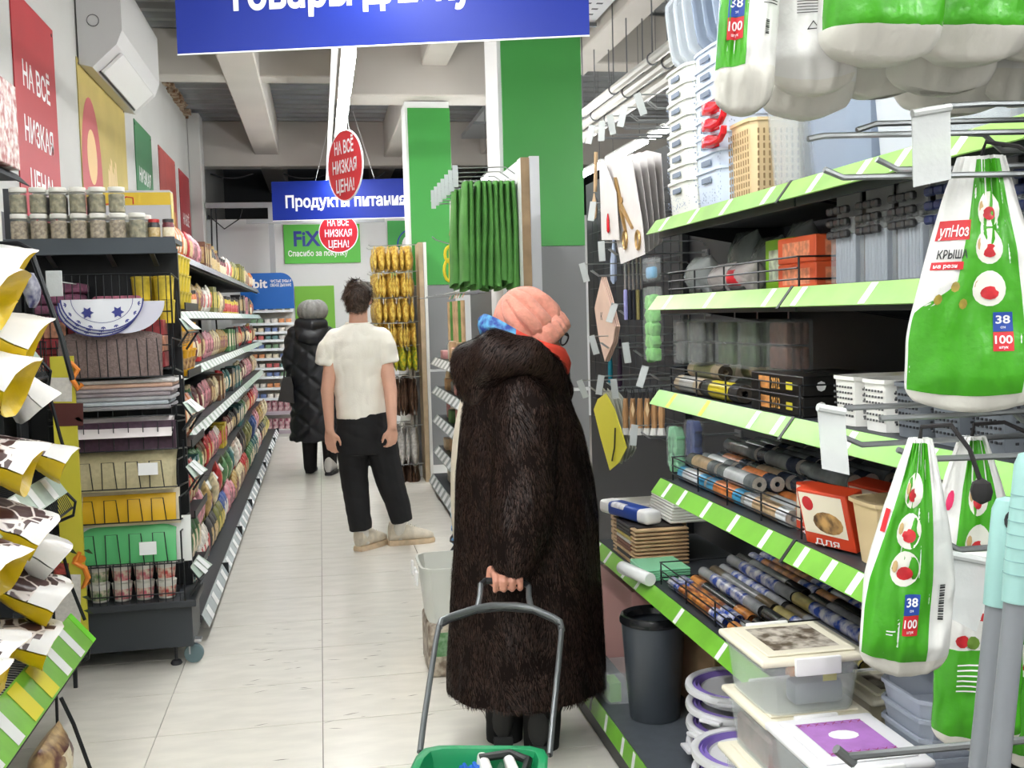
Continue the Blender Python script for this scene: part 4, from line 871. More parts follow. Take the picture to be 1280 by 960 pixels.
for lab, px, y0, y1, X, m, w in (('green sponge petals in a clear hanging bag beside the shelf ends', 817, 358, 452, 1.09, spc[0], .10), ('mint green mould set in a clear hanging bag beside the fourth shelf', 846, 533, 585, 1.10, M('mint2', (140,206,160), .5), .09), ('dark blue cloth in a clear hanging bag left of the wrap rolls', 868, 525, 575, 1.25, M('cloth_navy', (36,60,130), .7), .10)):
    t, y, z = hang('sponge_bag' if 'sponge' in lab else 'hanging_bag', lab, 'bag', px, y1, X); a = W(px, y0, X=X); b = MB(); h = a.z-z
    for j in range(5):
        for k in range(2): b.t = Matrix.Translation((X, y-w*.2+w*.4*k, z+h*(.1+.17*j))) @ Matrix.Rotation(j+k, 4, 'X'); b.rbox(-.016, .016, -.024, .024, -.022, .022, .008, 2)
    b.build('contents', m, t, kind='stuff')
    b = MB(); b.rbox(X-.022, X+.022, y-w/2, y+w/2, z, z+h, .012, 2); b.build('clear_wrap', clear_film, t)
# ------------------------------------------------------------------ hook stand and drawstring bags close on the right
KY = 1.0
st = thing('hook_stand', 'grey wire hook stand with ticket holders, close at the right edge', 'stand', (.80, KY, 0))
b = MB(); b.rbox(.80, .84, KY-.10, KY+.10, .02, 2.0, .004, 1); b.build('post_panel', black_metal, st)
b = MB(); b.rbox(.70, .94, KY-.16, KY+.16, 0, .02, .004, 1); b.build('foot_plate', black_metal, st)
hook_m = M('hook_zinc', (150,154,156), .32, metal=.8)
def hk(pts, dy, r=.0032):
    P = [W(px, py, Y=KY+dy) for px, py in pts]; P[-1] = Vector((.805, P[-1].y, P[-1].z)); b = MB(); b.tube(P, r, 7); b.build('wire_hook', hook_m, st)
hk([(1071,163),(1095,155),(1300,148)], .06); hk([(1010,174),(1030,170),(1300,163)], .02); hk([(1030,212),(1054,222),(1200,219),(1300,216)], -.02); hk([(1096,199),(1122,212),(1188,211),(1300,204)], .03)
hk([(1180,133),(1230,130),(1300,128)], .0); hk([(1185,166),(1230,168),(1252,188),(1300,186)], .08)
hk([(1056,510),(1150,506),(1210,499),(1300,493)], .05); hk([(1100,523),(1180,520),(1300,512)], .02); hk([(1056,547),(1077,556),(1160,551),(1300,543)], .06); hk([(1122,562),(1150,574),(1262,570),(1300,568)], -.04)
hk([(1250,500),(1278,525),(1300,545)], .04); hk([(1170,672),(1198,687),(1258,683),(1300,680)], -.06); hk([(1168,690),(1200,705),(1300,700)], -.02); hk([(1055,946),(1215,931),(1300,925)], -.05, .004)
b = MB(); b.tube([W(1045,936,Y=KY-.05), W(1067,954,Y=KY-.05)], .005, 7); b.build('cross_tip', hook_m, st)
def tk(pts, dy):
    P = [W(px, py, Y=KY+dy) for px, py in pts]; b = MB(); b.slab(*P, .0015); b.build('ticket_holder', ticket_clear, st, 0)
    b = MB(); b.tube([P[3], P[2]], .004, 8); b.build('ticket_clip', ticket_clear, st)
tk([(1142,234),(1189,224),(1188,134),(1140,142)], -.03); tk([(1028,586),(1062,594),(1056,515),(1022,509)], .0); tk([(1170,763),(1220,790),(1250,705),(1172,690)], -.075)
bag_w = M('bag_white', (236,236,234), .28, var=(6,.05), bump=(35,.35), clear=.06); bag_g = M('bag_green', (70,164,34), .25, var=(7,.12), bump=(35,.3)); bag_pale = M('bag_base', (226,224,216), .35, bump=(35,.3))
cord_m = M('cord_black', (26,22,24), .7); pic_w = M('picture_white', (226,226,216), .35); pic_r = M('picture_red', (196,36,46), .35, var=(60,.3)); tan_d = M('picture_tan', (190,160,110), .5)
class Bag:
    def __init__(s, px, y0, y1, wpx, Y, lean=0, rz=0, d=.045, top=.16, seed=0, shape=.42):
        s.b = W(px+lean, y1, Y=Y); s.t = W(px, y0, Y=Y); s.dep = (RCW.transposed() @ (s.b-Vector((0,0,CZ)))).z*-1
        s.w = wpx*s.dep/FPX; s.d = d; s.top = top; s.seed = seed; s.sh = shape
        s.u = Vector((math.cos(rz), math.sin(rz), 0)); s.n = s.u.cross(Vector((0,0,1)))
    def fw(s, b):
        if b < .06: return .88+.12*math.sin(b/.06*PI/2)
        if b < 1-s.sh: return 1
        q = (b-1+s.sh)/s.sh; return 1-(1-s.top)*(q**1.25)
    def fd(s, b):
        return min(1, .35+b/.10*.65)*(1 if b < .6 else 1-.55*((b-.6)/.4)**1.5)
    def S(s, a, b, side=1, lift=0):
        f = s.fw(b); dd = s.d/2*s.fd(b)*math.sqrt(max(0, 1-abs(a)**3*.999))**.8
        wr = .006*ns(a*2.2+s.seed, b*3.4, s.seed*1.7)+.005*(abs(ns(a*2.6+b*3+s.seed*2, b*2.2-a*2, s.seed))-.15)+.0022*ns(a*6+s.seed, b*8, s.seed)+.0035*ns(a*9+s.seed*3, 4.1+s.seed, b*1.0)*max(0, b-.5)*3
        drop = -.012*(1-a*a)*max(0, 1-b/.12)
        return s.b+(s.t-s.b)*b+s.u*(a*f*s.w/2)+s.n*(side*(dd+lift)+wr)+Vector((0,0,drop))
    def build(s, t, region, nu=34, nv=56):
        n2 = 2*nu; vs = []; fs = []; ms = []
        for j in range(nv+1):
            for i in range(n2):
                th = 2*PI*i/n2; vs.append(s.S(-math.cos(th), j/nv, 1 if math.sin(th) >= 0 else -1))
        b = MB()
        for j in range(nv):
            for i in range(n2):
                th = 2*PI*(i+.5)/n2; b.add([], [], 0); fs.append((j*n2+i, j*n2+(i+1) % n2, (j+1)*n2+(i+1) % n2, (j+1)*n2+i)); ms.append(region(-math.cos(th), (j+.5)/nv, math.sin(th) >= 0))
        fs.append(tuple(range(n2-1, -1, -1))); ms.append(2); fs.append(tuple(nv*n2+i for i in range(n2))); ms.append(0)
        b.v = [tuple(v) for v in vs]; b.f = fs; b.m = ms
        return b.build('bag_body', (bag_w, bag_g, bag_pale), t, 80)
    def panel(s, t, lf, rf, b0, b1):
        q = MB(); f = lambda z, b: z(b) if callable(z) else z
        q.grid(lambda u, v: (lambda b: s.S(f(lf, b)+(f(rf, b)-f(lf, b))*u, b, 1, .0007))(b0+(b1-b0)*v), 30, 44); return q.build('green_print', bag_g, t, 80)
    def ell(s, t, nm, m, a, b, ra, rb, n=18, lift=.0012, fn=None):
        q = MB(); P = [s.S(a+ra*math.cos(2*PI*i/n)*(fn(2*PI*i/n) if fn else 1), b+rb*math.sin(2*PI*i/n), 1, lift) for i in range(n)]; c = s.S(a, b, 1, lift+.0004)
        q.add([c]+P, [(0, 1+i, 1+(i+1) % n) for i in range(n)]); return q.build(nm, m, t, 80)
    def rect(s, t, nm, m, a0, a1, b0, b1, lift=.0014):
        q = MB(); q.grid(lambda u, v: s.S(a0+(a1-a0)*u, b0+(b1-b0)*v, 1, lift), 4, 4); return q.build(nm, m, t, 80)
    def text(s, t, txt, m, a, b, ha, hb, lift=.002, bold=.02):
        vs, fs = text_geo(txt, bold); x0 = min(v[0] for v in vs); x1 = max(v[0] for v in vs); q = MB()
        q.add([s.S(a+((v[0]-x0)/(x1-x0)-.5)*ha, b+v[1]/.72*hb, 1, lift) for v in vs], fs); return q.build('lettering', m, t, 0)
    def circles(s, t, a, bs, ra, rb):
        for b in bs:
            s.ell(t, 'round_picture', pic_w, a, b, ra, rb); s.ell(t, 'dish_picture', pic_r, a, b-rb*.25, ra*.55, rb*.38, 12, .0022); s.ell(t, 'hand_picture', tan_d, a-ra*.7, b+.01, ra*.2, rb*.35, 8, .002)
    def labels(s, t, a, b, ra, rb):
        s.rect(t, 'blue_label', blue_print, a-ra, a+ra, b, b+rb); s.text(t, '38', white_print, a, b+rb*.42, ra*1.5, rb*.42); s.text(t, 'см', white_print, a, b+rb*.16, ra*.5, rb*.14)
        s.rect(t, 'red_label', red_print, a-ra, a+ra, b-rb*1.02, b-.002); s.text(t, '100', white_print, a, b-rb*.62, ra*1.7, rb*.42); s.text(t, 'штук', white_print, a, b-rb*.88, ra*.9, rb*.14)
    def cord(s, t, pts):
        T = s.t; b = MB(); b.tube([T+s.u*x+Vector((0,0,z))+s.n*y for x, y, z in pts], .0022, 6); b.build('cord', cord_m, t)
        k = pts[-1]; b = MB(); b.t = Matrix.Translation(T+s.u*k[0]+Vector((0,0,k[2]-.006))+s.n*k[1]); b.lathe([(.001,-.012),(.008,-.008),(.01,0),(.008,.008),(.001,.012)], 8); b.build('cord_knot', cord_m, t)
def barcode(s, t, a, b0, b1, n=14):
    q = MB()
    for i in range(n):
        b = b0+(b1-b0)*i/n; th = (b1-b0)/n*(.5 if i % 3 else .8); q.add([s.S(a-.06, b, 1, .0014), s.S(a+.06, b, 1, .0014), s.S(a+.06, b+th, 1, .0014), s.S(a-.06, b+th, 1, .0014)], [(0,1,2,3)])
    q.build('barcode', ink, t, 0, kind='stuff')
# A: large bag at upper right
t = thing('drawstring_bag', 'largest hanging green and white drawstring bag, upper right, with КРЫШКА lettering', 'bag', W(1213, 500, Y=KY)); s = Bag(1226, 196, 500, 166, KY+.0, -8, -.35, .045, .34, 1, .75)
s.build(t, lambda a, b, f: 2 if b < .045 else 0)
sst = lambda x: (lambda q: q*q*(3-2*q))(min(1, max(0, x)))
s.panel(t, lambda b: -.985+.57*sst((b-.36)/.14)+.30*max(0, b-.5), .62, .05, .985)
s.circles(t, .10, (.46, .63, .78), .27, .072); s.labels(t, .30, .285, .15, .078)
s.rect(t, 'red_logo', red_print, -.95, -.30, .66, .74); s.text(t, 'упНоз', white_print, -.62, .675, .58, .045); s.text(t, 'КРЫША', ink, -.58, .585, .55, .035); s.rect(t, 'red_band', red_print, -.92, -.36, .54, .572); s.text(t, 'на резин', white_print, -.64, .548, .48, .016)
s.cord(t, [(0,0,0),(.0,.02,.012),(.03,.02,.006),(.05,.03,-.01),(.055,.03,-.02)])
for a, b in ((-.45,.47),(-.7,.42),(-.3,.40)): s.ell(t, 'vegetable_picture', M('veg_tan', (170,150,60), .5, var=(70,.4)), a, b, .07, .022, 8)
# B: front bag hanging low
t = thing('drawstring_bag', 'hanging green drawstring bag with 38 and 100 labels, left of the grey ticket', 'bag', W(1130, 828, Y=KY-.04)); s = Bag(1150, 548, 828, 106, KY-.08, -22, -.40, .045, .26, 2, .62)
s.build(t, lambda a, b, f: 2 if b < .05 else 0); s.panel(t, lambda b: -.97+.42*max(0, b-.25), .45, .055, .985)
s.circles(t, -.2, (.445, .61, .785), .33, .078); s.labels(t, .02, .245, .17, .09); barcode(s, t, .68, .22, .38)
s.cord(t, [(0,0,0),(.0,.01,.012),(.025,.012,.014),(.04,.02,-.008),(.05,.02,-.04)]); s.rect(t, 'red_logo', red_print, -.97, -.86, .60, .70)
for a0, a1, b in ((-.5,-.3,.17),(-.5,-.36,.155)): s.rect(t, 'fine_print', white_print, a0, a1, b, b+.006)
# C: behind the mop
t = thing('drawstring_bag', 'hanging green drawstring bag behind the mop grips', 'bag', W(1210, 780, Y=KY+.02)); s = Bag(1215, 545, 800, 118, KY+.06, -4, -.35, .045, .26, 3, .62)
s.build(t, lambda a, b, f: 2 if b < .05 else 0); s.panel(t, -.42, .62, .055, .985); s.circles(t, .06, (.50, .72), .30, .09)
s.ell(t, 'pink_drop', M('pink_print', (220,40,100), .4), -.72, .70, .10, .05, 10)
s.cord(t, [(0,0,0),(.0,.01,.014),(.03,.012,.016),(.05,.02,.006),(.06,.02,-.006)])
# D: turned bag with lines of small print
t = thing('drawstring_bag', 'hanging bag showing its back with lines of small white print, behind the grey poles', 'bag', W(1215, 915, Y=KY)); s = Bag(1228, 690, 922, 104, KY+.01, -10, -.3, .04, .5, 4, .4)
s.build(t, lambda a, b, f: 2 if b < .06 else (1 if b < .50 else 0))
for i in range(6): s.rect(t, 'fine_print', white_print, -.6, -.05+.12*(i % 3), .42-i*.028, .428-i*.028)
s.rect(t, 'red_logo', red_print, -.35, .35, .84, .97); s.text(t, 'упНоз', white_print, 0, .87, .6, .06); s.text(t, 'КР', ink, -.1, .76, .35, .05); s.rect(t, 'red_band', red_print, -.35, .4, .66, .70); s.text(t, 'на рези', white_print, 0, .667, .6, .022)
for a, b, m in ((-.5,.55,pic_r),(-.25,.54,M('veg_green',(96,130,40),.5)),(.15,.55,M('avocado',(170,180,60),.5))): s.ell(t, 'vegetable_picture', m, a, b, .15, .035, 10)
t = thing('drawstring_bag', 'green hanging bag cut by the right edge beside the poles', 'bag', W(1290, 940, Y=KY)); s = Bag(1300, 690, 945, 92, KY+.03, -6, -.35, .045, .3, 5, .6)
s.build(t, lambda a, b, f: 2 if b < .05 else 0); s.panel(t, -.98, .6, .055, .985); s.circles(t, -.45, (.5, .72), .3, .08)
# upper row, seen from below
t = thing('drawstring_bag', 'hanging bag with 38 and 100 labels at the top, beside the pale basket stack', 'bag', W(930, 130, Y=KY)); s = Bag(950, -190, 128, 74, KY-.03, -22, -.35, .05, .2, 6, .4)
s.build(t, lambda a, b, f: 2 if b < .12 else 0); s.panel(t, -.98, -.02, .125, .9); s.labels(t, -.42, .315, .26, .085); barcode(s, t, .62, .24, .30, 8)
for i in range(9): s.rect(t, 'fine_print', ink, .45, .9, .36+i*.012, .364+i*.012)
t = thing('drawstring_bag', 'white crinkled drawstring bag with recycling marks at the top, right of the 38 label', 'bag', W(1012, 105, Y=KY)); s = Bag(1022, -190, 104, 104, KY-.01, -6, -.3, .06, .2, 7, .4)
s.build(t, lambda a, b, f: 2 if b < .04 else 0)
q = MB(); q.tube([s.S(-.25,.20,1,.001), s.S(-.12,.235,1,.001), s.S(0,.20,1,.001)], .0008, 4, closed=True); q.build('recycling_mark', ink, t); s.text(t, 'У', ink, .18, .20, .14, .03); s.text(t, '×', ink, .42, .20, .12, .03)
for i in range(5): s.rect(t, 'fine_print', ink, -.5, .4, .27+i*.012, .2735+i*.012)
for k, (px, y1, w, dy, lean, gr) in enumerate(((1095,66,150,-.06,4,1), (1205,66,150,-.02,6,1), (1290,60,110,.02,0,1), (1010,134,120,.05,-4,0), (1090,108,130,.09,6,2), (1180,104,140,.05,-4,2), (1190,131,150,.11,0,2), (1275,118,130,.09,0,0))):
    t = thing('drawstring_bag', ['green hanging bag with a wide pale base at the top right, left of two', 'green hanging bag with a wide pale base at the top right, middle one', 'green hanging bag cut by the top right corner', 'white bag bottom lowest under the recycling mark bag', 'pale bag bottom with a green edge under the wide green bags', 'pale bag bottom in the second row near the right edge', 'lowest pale bag bottom just above the clear ticket', 'pale bag bottom cut by the right edge under the green bags'][k], 'bag', W(px, y1, Y=KY+dy)); s = Bag(px+10, y1-310, y1, w, KY+dy, lean-10, -.05, .075, .2, 8+k, .4)
    s.build(t, lambda a, b, f: 2 if b < .095 else (1 if gr and f else 0))
# mop handles leaning on the stand
teal = M('mop_teal', (152,194,190), .3); greyp = M('mop_grey', (128,132,138), .38)
for lab, xa, ya, xb, dy, r, g in (('grey mop pole with a ribbed teal grip at the right edge', 1271, 735, 1248, -.20, .0092, 1), ('grey mop pole with a plain teal cap, left of the ribbed grip', 1248, 740, 1225, -.15, .0098, 0)):
    A = W(xa, ya, Y=KY+dy); B_ = W(xb, 960, Y=KY+dy); d = (A-B_).normalized(); foot = A-d*((A.z-.012)/d.z); t = thing('mop_handle', lab, 'mop', foot)
    b = MB(); b.tube([foot, A], [r*1.05, r], 14); b.build('pole', greyp, t)
    top = A+d*(.115 if g else .085); b = MB(); b.tube([A-d*.012, A+d*.004, A+d*.02, top-d*.012, top-d*.003, top], [r*1.2, r*1.25, r*1.3, r*1.3, r*1.0, r*.3], 16); b.build('grip', teal, t)
    if g:
        b = MB()
        for i in range(7): c = A+d*(.012+i*.011); b.tube([c+(d.orthogonal().normalized()*math.cos(k*PI/10)+d.cross(d.orthogonal()).normalized()*math.sin(k*PI/10))*r*1.29 for k in range(20)], .0006, 4, closed=True)
        b.build('grip_ribs', M('teal_line', (120,160,160), .4), t, kind='stuff')
    n_ = Vector((-.35,-1,0)).normalized(); b = MB(); b.disc(top-d*.018+n_*(r*1.31), (1,-.35,0), d, .005, .008, 12, t=.002); b.build('hang_hole', ink, t)
    b = MB(); b.rbox(foot.x-.03, foot.x+.03, foot.y-.05, foot.y+.05, 0, .025, .006, 2); b.build('mop_foot', greyp, t)
# ------------------------------------------------------------------ left gondola along the poster wall
LX, LY0, LY1 = -.75, 5.10, 13.75
LSH = (1.875, 1.56, 1.235, .88, .49)
lg = thing('shelving_gondola', 'long dark grey shelving full of packets along the left poster wall', 'shelving', (-1.1, 9.4, 0))
b = MB(); b.box(-1.50, -1.47, LY0, LY1, .1, 2.05); b.build('back_panel', black_metal, lg, 0)
b = MB(); b.box(-1.47, -1.40, LY0-.02, LY0+.05, 0, 2.08); b.build('upright_post', dark_grey, lg, 0)
for k in range(1, 9):
    y = LY0+k*1.08; b = MB(); b.box(-1.47, -1.44, y-.012, y+.012, 0, 2.05); b.build('upright_post', dark_grey, lg, 0)
for k, z in enumerate(LSH):
    x0 = LX if k else LX-.0
    for j in range(8):
        y0 = LY0+.02+j*1.08; y1 = min(LY1, y0+1.07); b = MB(); b.box(-1.466, x0, y0, y1, z-.025, z); b.box(x0-.012, x0, y0, y1, z-.05, z-.025); s = b.build('shelf', dark_grey, lg, 0)
        tg = [] if k == 0 else [(y0+.12+.21*i, tag_white) for i in range(5)]
        strip(s if False else lg, y0, y1, x0+.004, z+.002, [], grey_metal if k == 0 else strip_pale, .022, -.045) if k == 0 else None
        if k: 
            d = Vector((.030, 0, -.045)); q = MB(); q.slab((x0+.003, y0, z+.004), (x0+.003, y1, z+.004), Vector((x0+.003, y1, z+.004))+d, Vector((x0+.003, y0, z+.004))+d, .003); p = q.build('price_strip', strip_pale, lg, 0); nn = Vector((.045, 0, .030)).normalized()
            if j < 5:
                for y, m in tg:
                    a = Vector((x0+.003, y, z+.004))+nn*.0045+d*.05; w = .062; q = MB(); q.slab(a-Vector((0,w,0)), a+Vector((0,w,0)), a+Vector((0,w,0))+d*.9, a-Vector((0,w,0))+d*.9, .001); q.build('price_tag', m, p, 0)
b = MB(); b.box(-1.466, -.60, LY0+.02, LY1, .10, .135); b.build('base_shelf', dark_grey, lg, 0)
b = MB(); b.box(-.66, -.64, LY0+.02, LY1, .0, .10); b.build('kick_plate', black_metal, lg, 0)
for j in range(8):
    y0 = LY0+.02+j*1.08; y1 = min(LY1, y0+1.06); q = MB(); q.slab((-.598, y0, .137), (-.598, y1, .137), (-.565, y1, .075), (-.565, y0, .075), .003); p = q.build('price_strip', M('strip_frost', (186,196,200), .25), lg, 0)
    for i in range(4): y = y0+.12+i*.25; q = MB(); q.slab((-.590, y, .1325), (-.590, y+.09, .1325), (-.561, y+.09, .079), (-.561, y, .079), .001); q.build('price_tag', tag_white, p, 0)
    q = MB(); q.box(-.600, -.562, y1, y1+.012, .07, .142); q.build('strip_joint', black_metal, lg, 0)
# goods on the shelves: each packet, jar and carton its own thing
pal = dict(red=(190,52,54), green=(84,130,84), yellow=(206,182,60), white=(226,220,210), brown=(120,84,64), pink=(216,150,160), orange=(216,120,56), cream=(222,206,170), dark=(62,60,62), blue=(70,96,160), gold=(190,160,100), teal=(60,110,110), maroon=(112,48,56), olive=(130,130,80))
def pm(n): return M('pack_'+n, pal[n], .35, var=(28,.35), bump=(50,.2))
pan = {n: M('print_'+n, pal[n], .4, var=(45,.7), col2=tuple(int(255-.7*(255-c)) for c in pal[n])) for n in pal}
LP_ = {}
def lproto(kind, c):
    if (kind, c) in LP_: return LP_[(kind, c)]
    c2 = {'red':'gold','green':'cream','yellow':'red','white':'red','brown':'gold','pink':'maroon','orange':'cream','cream':'brown','dark':'gold','blue':'white','gold':'maroon','teal':'cream','maroon':'cream','olive':'yellow'}[c]
    if kind == 'jar':
        t = thing('jar', 'x', 'jar'); b = MB(); b.lathe([(.036,0),(.042,.004),(.042,.10),(.036,.115),(.036,.12)], 12); b.build('glass', pm(c), t); b = MB(); b.lathe([(.0425,.02),(.0425,.085)], 12); b.build('label_band', pan[c2], t); b = MB(); b.lathe([(.039,.1205),(.039,.142),(.036,.144)], 12); b.build('lid', pm('dark' if c != 'dark' else 'red'), t)
    elif kind == 'bottle':
        t = thing('bottle', 'x', 'bottle'); b = MB(); b.lathe([(.03,0),(.034,.004),(.034,.13),(.016,.165),(.014,.19)], 12); b.build('glass', pm(c), t); b = MB(); b.lathe([(.0345,.03),(.0345,.11)], 12); b.build('label_band', pan[c2], t); b = MB(); b.lathe([(.016,.1905),(.016,.212)], 10); b.build('cap', pm(c2), t)
    elif kind == 'carton':
        t = thing('carton', 'x', 'carton'); b = MB(); b.rbox(-.05, .05, -.05, .05, 0, .185, .002, 1); b.build('carton', pm(c), t); b = MB(); b.quad((.0506,-.04,.04),(.0506,.04,.04),(.0506,.04,.15),(.0506,-.04,.15)); b.build('print_panel', pan[c2], t, 0); b = MB(); b.quad((-.04,-.0506,.04),(.04,-.0506,.04),(.04,-.0506,.15),(-.04,-.0506,.15)); b.build('end_print', pan[c2], t, 0)
    else:
        t = thing('packet', 'x', 'packet'); b = MB(); b.t = Matrix.Rotation(PI, 4, 'Z'); pillow(b, .125, .19, .075, 0, 6, 8, seed=len(LP_)); b.build('bag', pm(c), t, 60)
        b = MB(); b.grid(lambda u, v: Vector((.0375*math.sin(PI*(.22+.5*v))**.55*(1-abs(2*u-1)**2.2*.45)+.004, .045*(2*u-1), .19*(.22+.5*v))), 4, 4); b.build('print_panel', pan[c2], t)
    LP_[(kind, c)] = Proto(t); return LP_[(kind, c)]
lvl = ('top', 'second', 'third', 'fourth', 'fifth', 'bottom')
plan = {0: [('packet','orange'),('packet','red'),('packet','pink'),('carton','brown'),('bottle','dark'),('bottle','dark'),('bottle','brown'),('jar','maroon'),('packet','white'),('packet','olive'),('carton','olive'),('packet','green'),('packet','cream')],
        1: [('jar','yellow'),('jar','yellow'),('jar','gold'),('carton','dark'),('carton','pink'),('carton','dark'),('jar','orange'),('packet','gold'),('packet','white'),('carton','olive'),('packet','olive'),('packet','cream')],
        2: [('carton','green'),('carton','dark'),('packet','red'),('packet','dark'),('packet','maroon'),('bottle','red'),('packet','brown'),('packet','pink'),('packet','cream'),('packet','gold')],
        3: [('carton','brown'),('bottle','white'),('packet','teal'),('carton','dark'),('carton','teal'),('bottle','green'),('packet','maroon'),('packet','pink'),('packet','brown'),('packet','cream')],
        4: [('carton','yellow'),('packet','maroon'),('packet','dark'),('carton','teal'),('packet','green'),('packet','brown'),('packet','red'),('packet','pink'),('packet','white')],
        5: [('packet','green'),('packet','teal'),('packet','white'),('packet','dark'),('packet','olive'),('packet','blue'),('packet','pink'),('packet','gold'),('packet','cream'),('packet','red')]}
plur = {'jar': 'jars', 'bottle': 'bottles', 'carton': 'cartons', 'packet': 'packets'}
wid = {'jar': .093, 'bottle': .078, 'carton': .107, 'packet': .136}
kinds = {'jar': 'jar with a printed band', 'bottle': 'bottle with a printed band', 'carton': 'upright carton with a print', 'packet': 'glossy packet'}
hts = {'jar': .145, 'bottle': .213, 'carton': .186, 'packet': .192}
for k in range(6):
    z = (LSH[k] if k < 5 else .135)+.001; y = LY0+.09 if k else 6.55; gi = 0; clear_h = .99 if k == 0 else (LSH[k-1]-.052-z if k < 5 else LSH[4]-.052-z)
    while y < LY1-.2:
        kind, c = plan[k][gi % len(plan[k])]; gi += 1; n = rnd.choice((2, 3, 3, 4)) if y < 9 else rnd.choice((4, 5, 6))
        for i in range(n):
            w = wid[kind]; y += w/2
            if y > LY1-.1: break
            ky = (c, kind, k); lab = '%s %s on the %s left shelf, %s of its kind from the viewer' % (c, kind, lvl[k], count(ky))
            sc_ = (1, 1, min(1.12, clear_h/hts[kind]*.96)) if clear_h < .3 else (1, 1, 1.1)
            x = (LX-.075 if k < 5 else -.70)-rnd.uniform(0, .02); q_ = rnd.uniform(.86, 1.0); sc_ = (sc_[0], sc_[1], sc_[2]*q_)
            lproto(kind, c).put((x, y, z), 0, lab, '%s %s on the %s shelf of the left shelving' % (c, plur[kind], lvl[k]), scale=sc_)
            if k in (0, 5) and kind == 'packet' and i % 2 == 0 and y < 11: lproto(kind, c).put((x-.10, y, z), .2, '%s %s in the rear of the %s left shelf, %s of its kind' % (c, kind, lvl[k], count(ky+(1,))), '%s %s on the %s shelf of the left shelving' % (c, plur[kind], lvl[k]), scale=(1,1,1.3 if k == 5 else 1.25))
            if k == 5: lproto('packet', plan[5][(gi+3) % 10][1]).put((x-.02, y, z+.21), .1, '%s packet lying higher on the bottom left shelf, %s of its kind' % (plan[5][(gi+3) % 10][1], count(('hi', plan[5][(gi+3) % 10][1]))), 'higher packets on the bottom shelf of the left shelving', rot=(.3, 0, .2)) if i % 2 else None
            y += w/2+.003
        y += .004
# ------------------------------------------------------------------ end display of the left gondola
EY = 4.78                                    # front plane of its baskets
ec = thing('end_display', 'black end display with wire baskets and a base on castors, facing the viewer', 'display', (-.85, 4.95, 0))
b = MB(); b.rbox(-1.30, -.60, EY+.02, 5.085, .085, .27, .004, 1); b.build('base_box', M('base_dark', (52,58,64), .45), ec)
b = MB(); b.rbox(-1.32, -.575, EY-.03, 5.085, .272, .302, .004, 1); b.build('base_deck', dark_grey, ec)
b = MB(); b.box(-1.28, -.62, 5.05, 5.08, .303, 1.83); b.build('back_panel', black_metal, ec, 0)
b = MB(); b.box(-1.335, -1.285, 5.03, 5.085, .303, 2.10); b.build('upright_post', dark_grey, ec, 0)
for x in (-.64, -1.2):
    b = MB(); c = Vector((x+.035, EY+.07, .042)); b.t = Matrix.Translation(c) @ Matrix.Rotation(PI/2, 4, 'X') @ Matrix.Rotation(0, 4, 'Z'); b.lathe([(.02,-.014),(.040,-.014),(.042,-.010),(.042,.010),(.040,.014),(.02,.014)], 20); w_ = b.build('castor_wheel', M('castor_grey', (96,118,124), .5), ec)
    b = MB(); b.slab((x+.01,EY+.05,.094),(x+.07,EY+.05,.094),(x+.07,EY+.10,.094),(x+.01,EY+.10,.094),-.012); b.box(x+.015, x+.022, EY+.055, EY+.09, .04, .084); b.build('castor_fork', chrome, ec)
    b = MB(); b.tube([(x-.04,EY+.06,.084),(x-.04,EY+.06,.02)], .007, 8); b.lathe([(.022,0),(.026,.006),(.02,.018),(.006,.022)], 12, (x-.04,EY+.06,0)); b.build('levelling_foot', ink, ec)
b = MB(); sx0, sx1 = -1.33, -.60                      # canopy shelf with slanted lip
b.box(sx0, sx1, EY+.03, 5.085, 1.842, 1.862); b.slab((sx0, EY+.03, 1.862), (sx1, EY+.03, 1.862), (sx1+.02, EY-.05, 1.79), (sx0-.02, EY-.05, 1.79), .004)
b.add([(sx0+.02, EY+.02, 1.842), (sx1-.02, EY+.02, 1.842), (sx1-.02, EY+.02, 1.80), (-.85, EY+.02, 1.832), (sx0+.02, EY+.02, 1.76)], [(0,1,2,3,4),(4,3,2,1,0)]); b.build('canopy_shelf', M('canopy', (60,66,72), .5), ec, 0)
b = MB()
for x in (-1.15, -.9, -.72): b.slab((x, EY+.03, 1.84), (x+.02, EY+.03, 1.84), (x+.02, 5.05, 1.76), (x, 5.05, 1.76), .006)
b.each('canopy_rib', grey_metal, ec)
def px5(py): return W(170, py, Y=EY).z
def wires(z0, z1, x0=-1.12, x1=-.64, n=13, rails=(0,.33,1), y=EY, loops=False):
    b = MB()
    for i in range(n):
        x = x0+(x1-x0)*i/(n-1)
        if loops:
            if i % 2 == 0 and i < n-1: b.tube([(x, y-.004, z0), (x, y, z1), (x+(x1-x0)/(n-1), y, z1), (x+(x1-x0)/(n-1)+.01, y-.004, z0)], .0024, 5)
        else: b.tube([(x, y, z0), (x, y+.008, z1)], .0022, 5)
    for f in rails: b.tube([(x0-.02, y-.003, z0+(z1-z0)*f), (x1+.02, y-.003, z0+(z1-z0)*f)], .003, 5)
    b.build('wire_basket', black_metal, ec, kind='stuff')
    for x in (x0-.02, x1+.02): b = MB(); b.tube([(x, y-.003, z0), (x, y-.003, z1), (x, 5.05, z1-.02)], .004, 6); b.tube([(x, y-.003, z0), (x, 5.05, z0-.03)], .004, 6); b.build('basket_side', black_metal, ec)
wires(px5(462), px5(342), x0=-1.24, n=20, rails=(0,.25,.6,1))
wires(px5(470), px5(423), n=13, loops=True, rails=(0,), y=EY-.062); wires(px5(520), px5(508), n=9, rails=(0,1), y=EY-.012); wires(px5(562), px5(528), n=9, rails=(0,), y=EY-.02)
